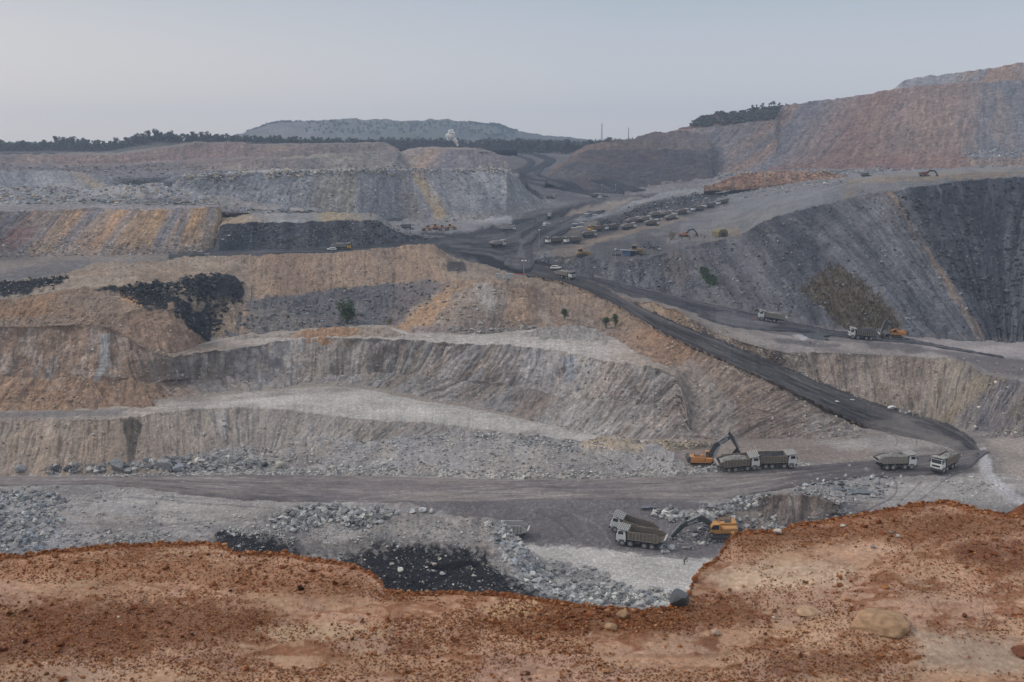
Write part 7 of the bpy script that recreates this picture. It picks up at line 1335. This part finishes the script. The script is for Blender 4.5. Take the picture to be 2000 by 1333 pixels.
def gz(u, v, r, cap=70):
    p = pt_r(u, v, r); z = down(p[0], p[1], 300); return p[0], p[1], (z if z is not None and z < p[2]+cap else p[2])
k = 0
def treerow(u0, u1, du, r, hfun, label, group, dr=20):
    global k
    u = u0
    while u < u1:
        uu = u+rng.normal(0, du*.3); rr = r+rng.normal(0, dr); x, y, z = gz(uu, 290, rr, 9 if 1100 < uu < 1260 else 70); tree(x, y, z-.5, hfun(uu)*rng.uniform(.75, 1.2), label, group, k); k += 1; u += du*rng.uniform(.7, 1.3)
treerow(-40, 262, 5.5, 1240, lambda u: np.interp(u, [-40,60,110,150,200,262], [12,11,14,15,12,15]), 'tree in the dark row along the left horizon', 'trees along the left horizon')
treerow(255, 745, 6.5, 1182, lambda u: np.interp(u, [255,290,350,430,520,600,700,745], [11,13,12,10,8,8,7.5,6]), 'tree of the wood on the low rise', 'trees on the low rise', 6)
treerow(745, 1130, 6.5, 1330, lambda u: np.interp(u, [745,860,900,1000,1130], [9,12,18,20,17]), 'tree in the row at the foot of the far hill', 'trees at the foot of the far hill', 30)
treerow(1120, 1245, 6, 1290, lambda u: np.interp(u, [1120,1160,1190,1215,1245], [17,20,18,12,10]), 'tree near the radio tower left of the dark hill', 'trees near the radio tower', 20)
treerow(1345, 1530, 9, 1162, lambda u: np.interp(u, [1345,1450,1480,1530], [2.5,4,7,9]), 'small tree on the reddish scrub knoll', 'trees on the scrub knoll', 4)
# far-off wood behind the rows: one mass
def wood(name, segs, n, label, leaf=1.3):
    r_ = random.Random(9); bm = bmesh.new()
    for _ in range(n):
        u0, u1, r0, r1, h = r_.choice(segs); u = r_.uniform(u0, u1); r = r_.uniform(r0, r1); x, y, z = gz(u, 290, r); hh = h*r_.uniform(.55, 1.05)
        leaf_cloud(bm, [((x, y, z+hh*.35), (3.2, 3.2, hh*.4)), ((x+r_.uniform(-2, 2), y, z+hh*.7), (2.4, 2.4, hh*.25))], 34, leaf, r_.random())
    me = bpy.data.meshes.new(name); bm.to_mesh(me); bm.free(); me.materials.append(M_LEAFD); o = bpy.data.objects.new(name, me); COL.objects.link(o); return tag(o, label, kind='stuff')
wood('far_wood', [(-60,265,1255,1420,11),(-60,265,1255,1420,11),(250,745,1186,1230,9),(250,745,1186,1230,9),(740,1240,1340,1500,15),(740,1240,1340,1500,15),(960,1240,1340,1500,17)], 1500, 'dark mass of woodland along the horizon')
wood('hill_scrub', [(480,1010,2780,2805,5),(480,1010,2780,2805,4),(600,1010,2620,2760,7)], 700, 'scrub and trees covering the far flat topped hill', 1.5)
wood('knoll_scrub', [(1350,1530,1130,1160,2.5)], 260, 'low reddish scrub over the knoll', .9)
def bush(u, v, wpx, hpx, label, mat=M_LEAFG, n=1400, name='bush'):
    p = hit(u, v); r = p.length; W, H = wpx/FPX*r, hpx/FPX*r; W *= 1.35; H *= 1.25; t = empty(name); t.location = p; m = MB(); r_ = random.Random(int(u)); bl = []
    for q in range(9):
        a = r_.random()*6.28; e = Vector((math.cos(a)*W*.33*r_.random(), math.sin(a)*W*.33*r_.random(), H*(.3+.5*r_.random()))); m.tube((0, 0, -.2), e, W*.012, 5, W*.005); bl.append((e, (W*.22, W*.22, H*.22)))
    m.obj('stem', M_BARK, t); bm = bmesh.new(); leaf_cloud(bm, bl, n, max(.10, W*.028), int(u)); me = bpy.data.meshes.new('foliage'); bm.to_mesh(me); bm.free(); me.materials.append(mat); o = bpy.data.objects.new('foliage', me); COL.objects.link(o); o.parent = t
    return tag(t, label, 'bush')
bush(678, 632, 40, 44, 'large green bush on the dark rubble slope above the amphitheatre', n=1500)
bush(1102, 624, 17, 18, 'small green bush on the brown embankment, leftmost of three')
bush(1184, 642, 18, 22, 'green bush in the middle of the brown embankment'); bush(1202, 637, 16, 20, 'green bush rightmost of three on the brown embankment')
bush(762, 636, 14, 12, 'low brownish bush right of the large green one', M_DRY, 500); bush(565, 470, 8, 6, 'tiny dry bush on the coal dump', M_DRY, 200)
bush(1310, 470, 22, 16, 'leafless dry shrub on the middle terrace left of the excavator', M_DRY, 350); bush(725, 425, 9, 8, 'small dry bush at the foot of the long grey dump', M_DRY, 200)
# grass patches on the dump: uncountable
def grass(name, pname, poly, n, size, mat, label):
    P = PATCH[pname]; d = polydist(P['U'], P['V'], poly)+8*fbm(P['U']/14, P['V']/14, o=3); rr, cc = np.where(d > 0); q = rng.integers(0, len(rr), n); pos = P['X'][rr[q], cc[q]]+rng.normal(0, .3, (n, 3))*[1, 1, .1]
    hgt = size*(.5+rng.random(n)); a = rng.random(n)*6.28; w = .25*hgt; dx = np.stack([np.cos(a)*w, np.sin(a)*w, 0*a], -1); tp = pos+np.stack([rng.normal(0, .3, n)*hgt, rng.normal(0, .3, n)*hgt, hgt], -1)
    V_ = np.stack([pos-dx-[0,0,.1], pos+dx-[0,0,.1], tp], 1).reshape(-1, 3); F_ = np.arange(n*3).reshape(-1, 3); o = mesh_np(name, V_, F_, mat); return tag(o, label, kind='stuff')
grass('dry_grass', 'right_dump', [(1560,560),(1625,518),(1645,522),(1700,560),(1750,610),(1765,640),(1740,650),(1650,640),(1600,600)], 2400, .8, M_DRYG, 'patch of dry golden grass on the blue grey slope')
grass('green_grass', 'right_dump', [(1366,520),(1378,518),(1398,540),(1400,552),(1385,548),(1370,535)], 1100, .8, M_LEAFG, 'small green grass patch on the dark slope')
# ---------------------------------------------------------------- steam plume, puddles
def puff(name, u, v, r, blobs, label):
    p = pt_r(u, v, r); bm = bmesh.new(); r_ = random.Random(3)
    for (x, z, rad) in blobs:
        for q_ in range(5):
            q = bmesh.ops.create_icosphere(bm, subdivisions=3, radius=1)['verts']; c = Vector((x+r_.uniform(-.8, .8)*rad*.8, r_.uniform(-.6, .6)*rad, z+r_.uniform(-.7, .8)*rad*.8)); s = rad*r_.uniform(.4, .85)
            for w in q: w.co = c+w.co*s*(1+.5*mnoise.fractal(w.co*1.9+c, 1, 2, 4))
    me = bpy.data.meshes.new(name); bm.to_mesh(me); bm.free(); o = bpy.data.objects.new(name, me); COL.objects.link(o); o.location = p
    m, t, b = newmat(name+'_vapour'); b.inputs['Base Color'].default_value = (.93, .91, .88, 1); b.inputs['Roughness'].default_value = 1
    tr = N(t, 'ShaderNodeBsdfTransparent'); mx = N(t, 'ShaderNodeMixShader'); mx.inputs[0].default_value = .93; tl = N(t, 'ShaderNodeBsdfTranslucent'); tl.inputs[0].default_value = (.93, .91, .88, 1); ad = N(t, 'ShaderNodeMixShader'); ad.inputs[0].default_value = .35
    oo = [n for n in t.nodes if n.type == 'OUTPUT_MATERIAL'][0]
    t.links.new(b.outputs[0], ad.inputs[1]); t.links.new(tl.outputs[0], ad.inputs[2]); t.links.new(tr.outputs[0], mx.inputs[1]); t.links.new(ad.outputs[0], mx.inputs[2]); t.links.new(mx.outputs[0], oo.inputs[0])
    for f in me.polygons: f.use_smooth = True
    me.materials.append(m); return tag(o, label, kind='stuff')
puff('steam_plume', 881, 281, 1045, [(6.5,-1,1.5),(5,1.5,1.9),(2.8,3.8,2.3),(.8,6,2.8),(-1.2,8.4,2.8),(-.6,11,2.3),(1.0,13.2,1.8),(-3.6,4.2,1.3),(2,9.2,2.4)], 'white steam plume rising from the coal stockpile')
def puddle(u, v, w, d, label):
    p = hit(u, v); bm = bmesh.new(); n = 28; r_ = random.Random(int(u)); vs = []
    for i in range(n):
        a = 6.283*i/n; k_ = 1+.3*math.sin(3*a+u)+.15*math.sin(7*a); vs.append(bm.verts.new((math.cos(a)*w*k_, math.sin(a)*d*k_, 0)))
    bm.faces.new(vs); me = bpy.data.meshes.new('puddle'); bm.to_mesh(me); bm.free(); me.materials.append(M_WATER); o = bpy.data.objects.new('puddle', me); COL.objects.link(o); o.location = p+Vector((0, 0, .22)); return tag(o, label, 'puddle', 'puddles in the pit')
M_WATER = paint('still_water', (.10, .11, .11), .06, dirt=0)
puddle(1681, 962, 2.6, 1.6, 'larger greenish puddle beside the right bend'); puddle(1637, 957, 1.2, .8, 'smaller puddle left of the larger one'); puddle(1583, 657, 6, 7, 'pale sheet of water on the right bench'); puddle(1265, 992, 1.6, .8, 'small puddle on the lower road behind the near trucks')

# ------------------------------------------------------------------ air
me = bpy.data.meshes.new('haze'); bm = bmesh.new(); bmesh.ops.create_cube(bm, size=1); bm.to_mesh(me); bm.free()
hz = bpy.data.objects.new('haze', me); COL.objects.link(hz); hz.scale = (5600, 3350, 235); hz.location = (0, 1550, 125-117.5-1)
hm = bpy.data.materials.new('haze_air'); hm.use_nodes = True; ht = hm.node_tree; ht.nodes.clear()
ho = N(ht, 'ShaderNodeOutputMaterial'); hv = N(ht, 'ShaderNodeVolumePrincipled'); hv.inputs['Color'].default_value = (.62, .77, 1.0, 1); hv.inputs['Density'].default_value = HAZE; hv.inputs['Anisotropy'].default_value = .3
ht.links.new(hv.outputs[0], ho.inputs['Volume']); me.materials.append(hm)
tag(hz, 'thin blue dusty air over the mine', kind='stuff')
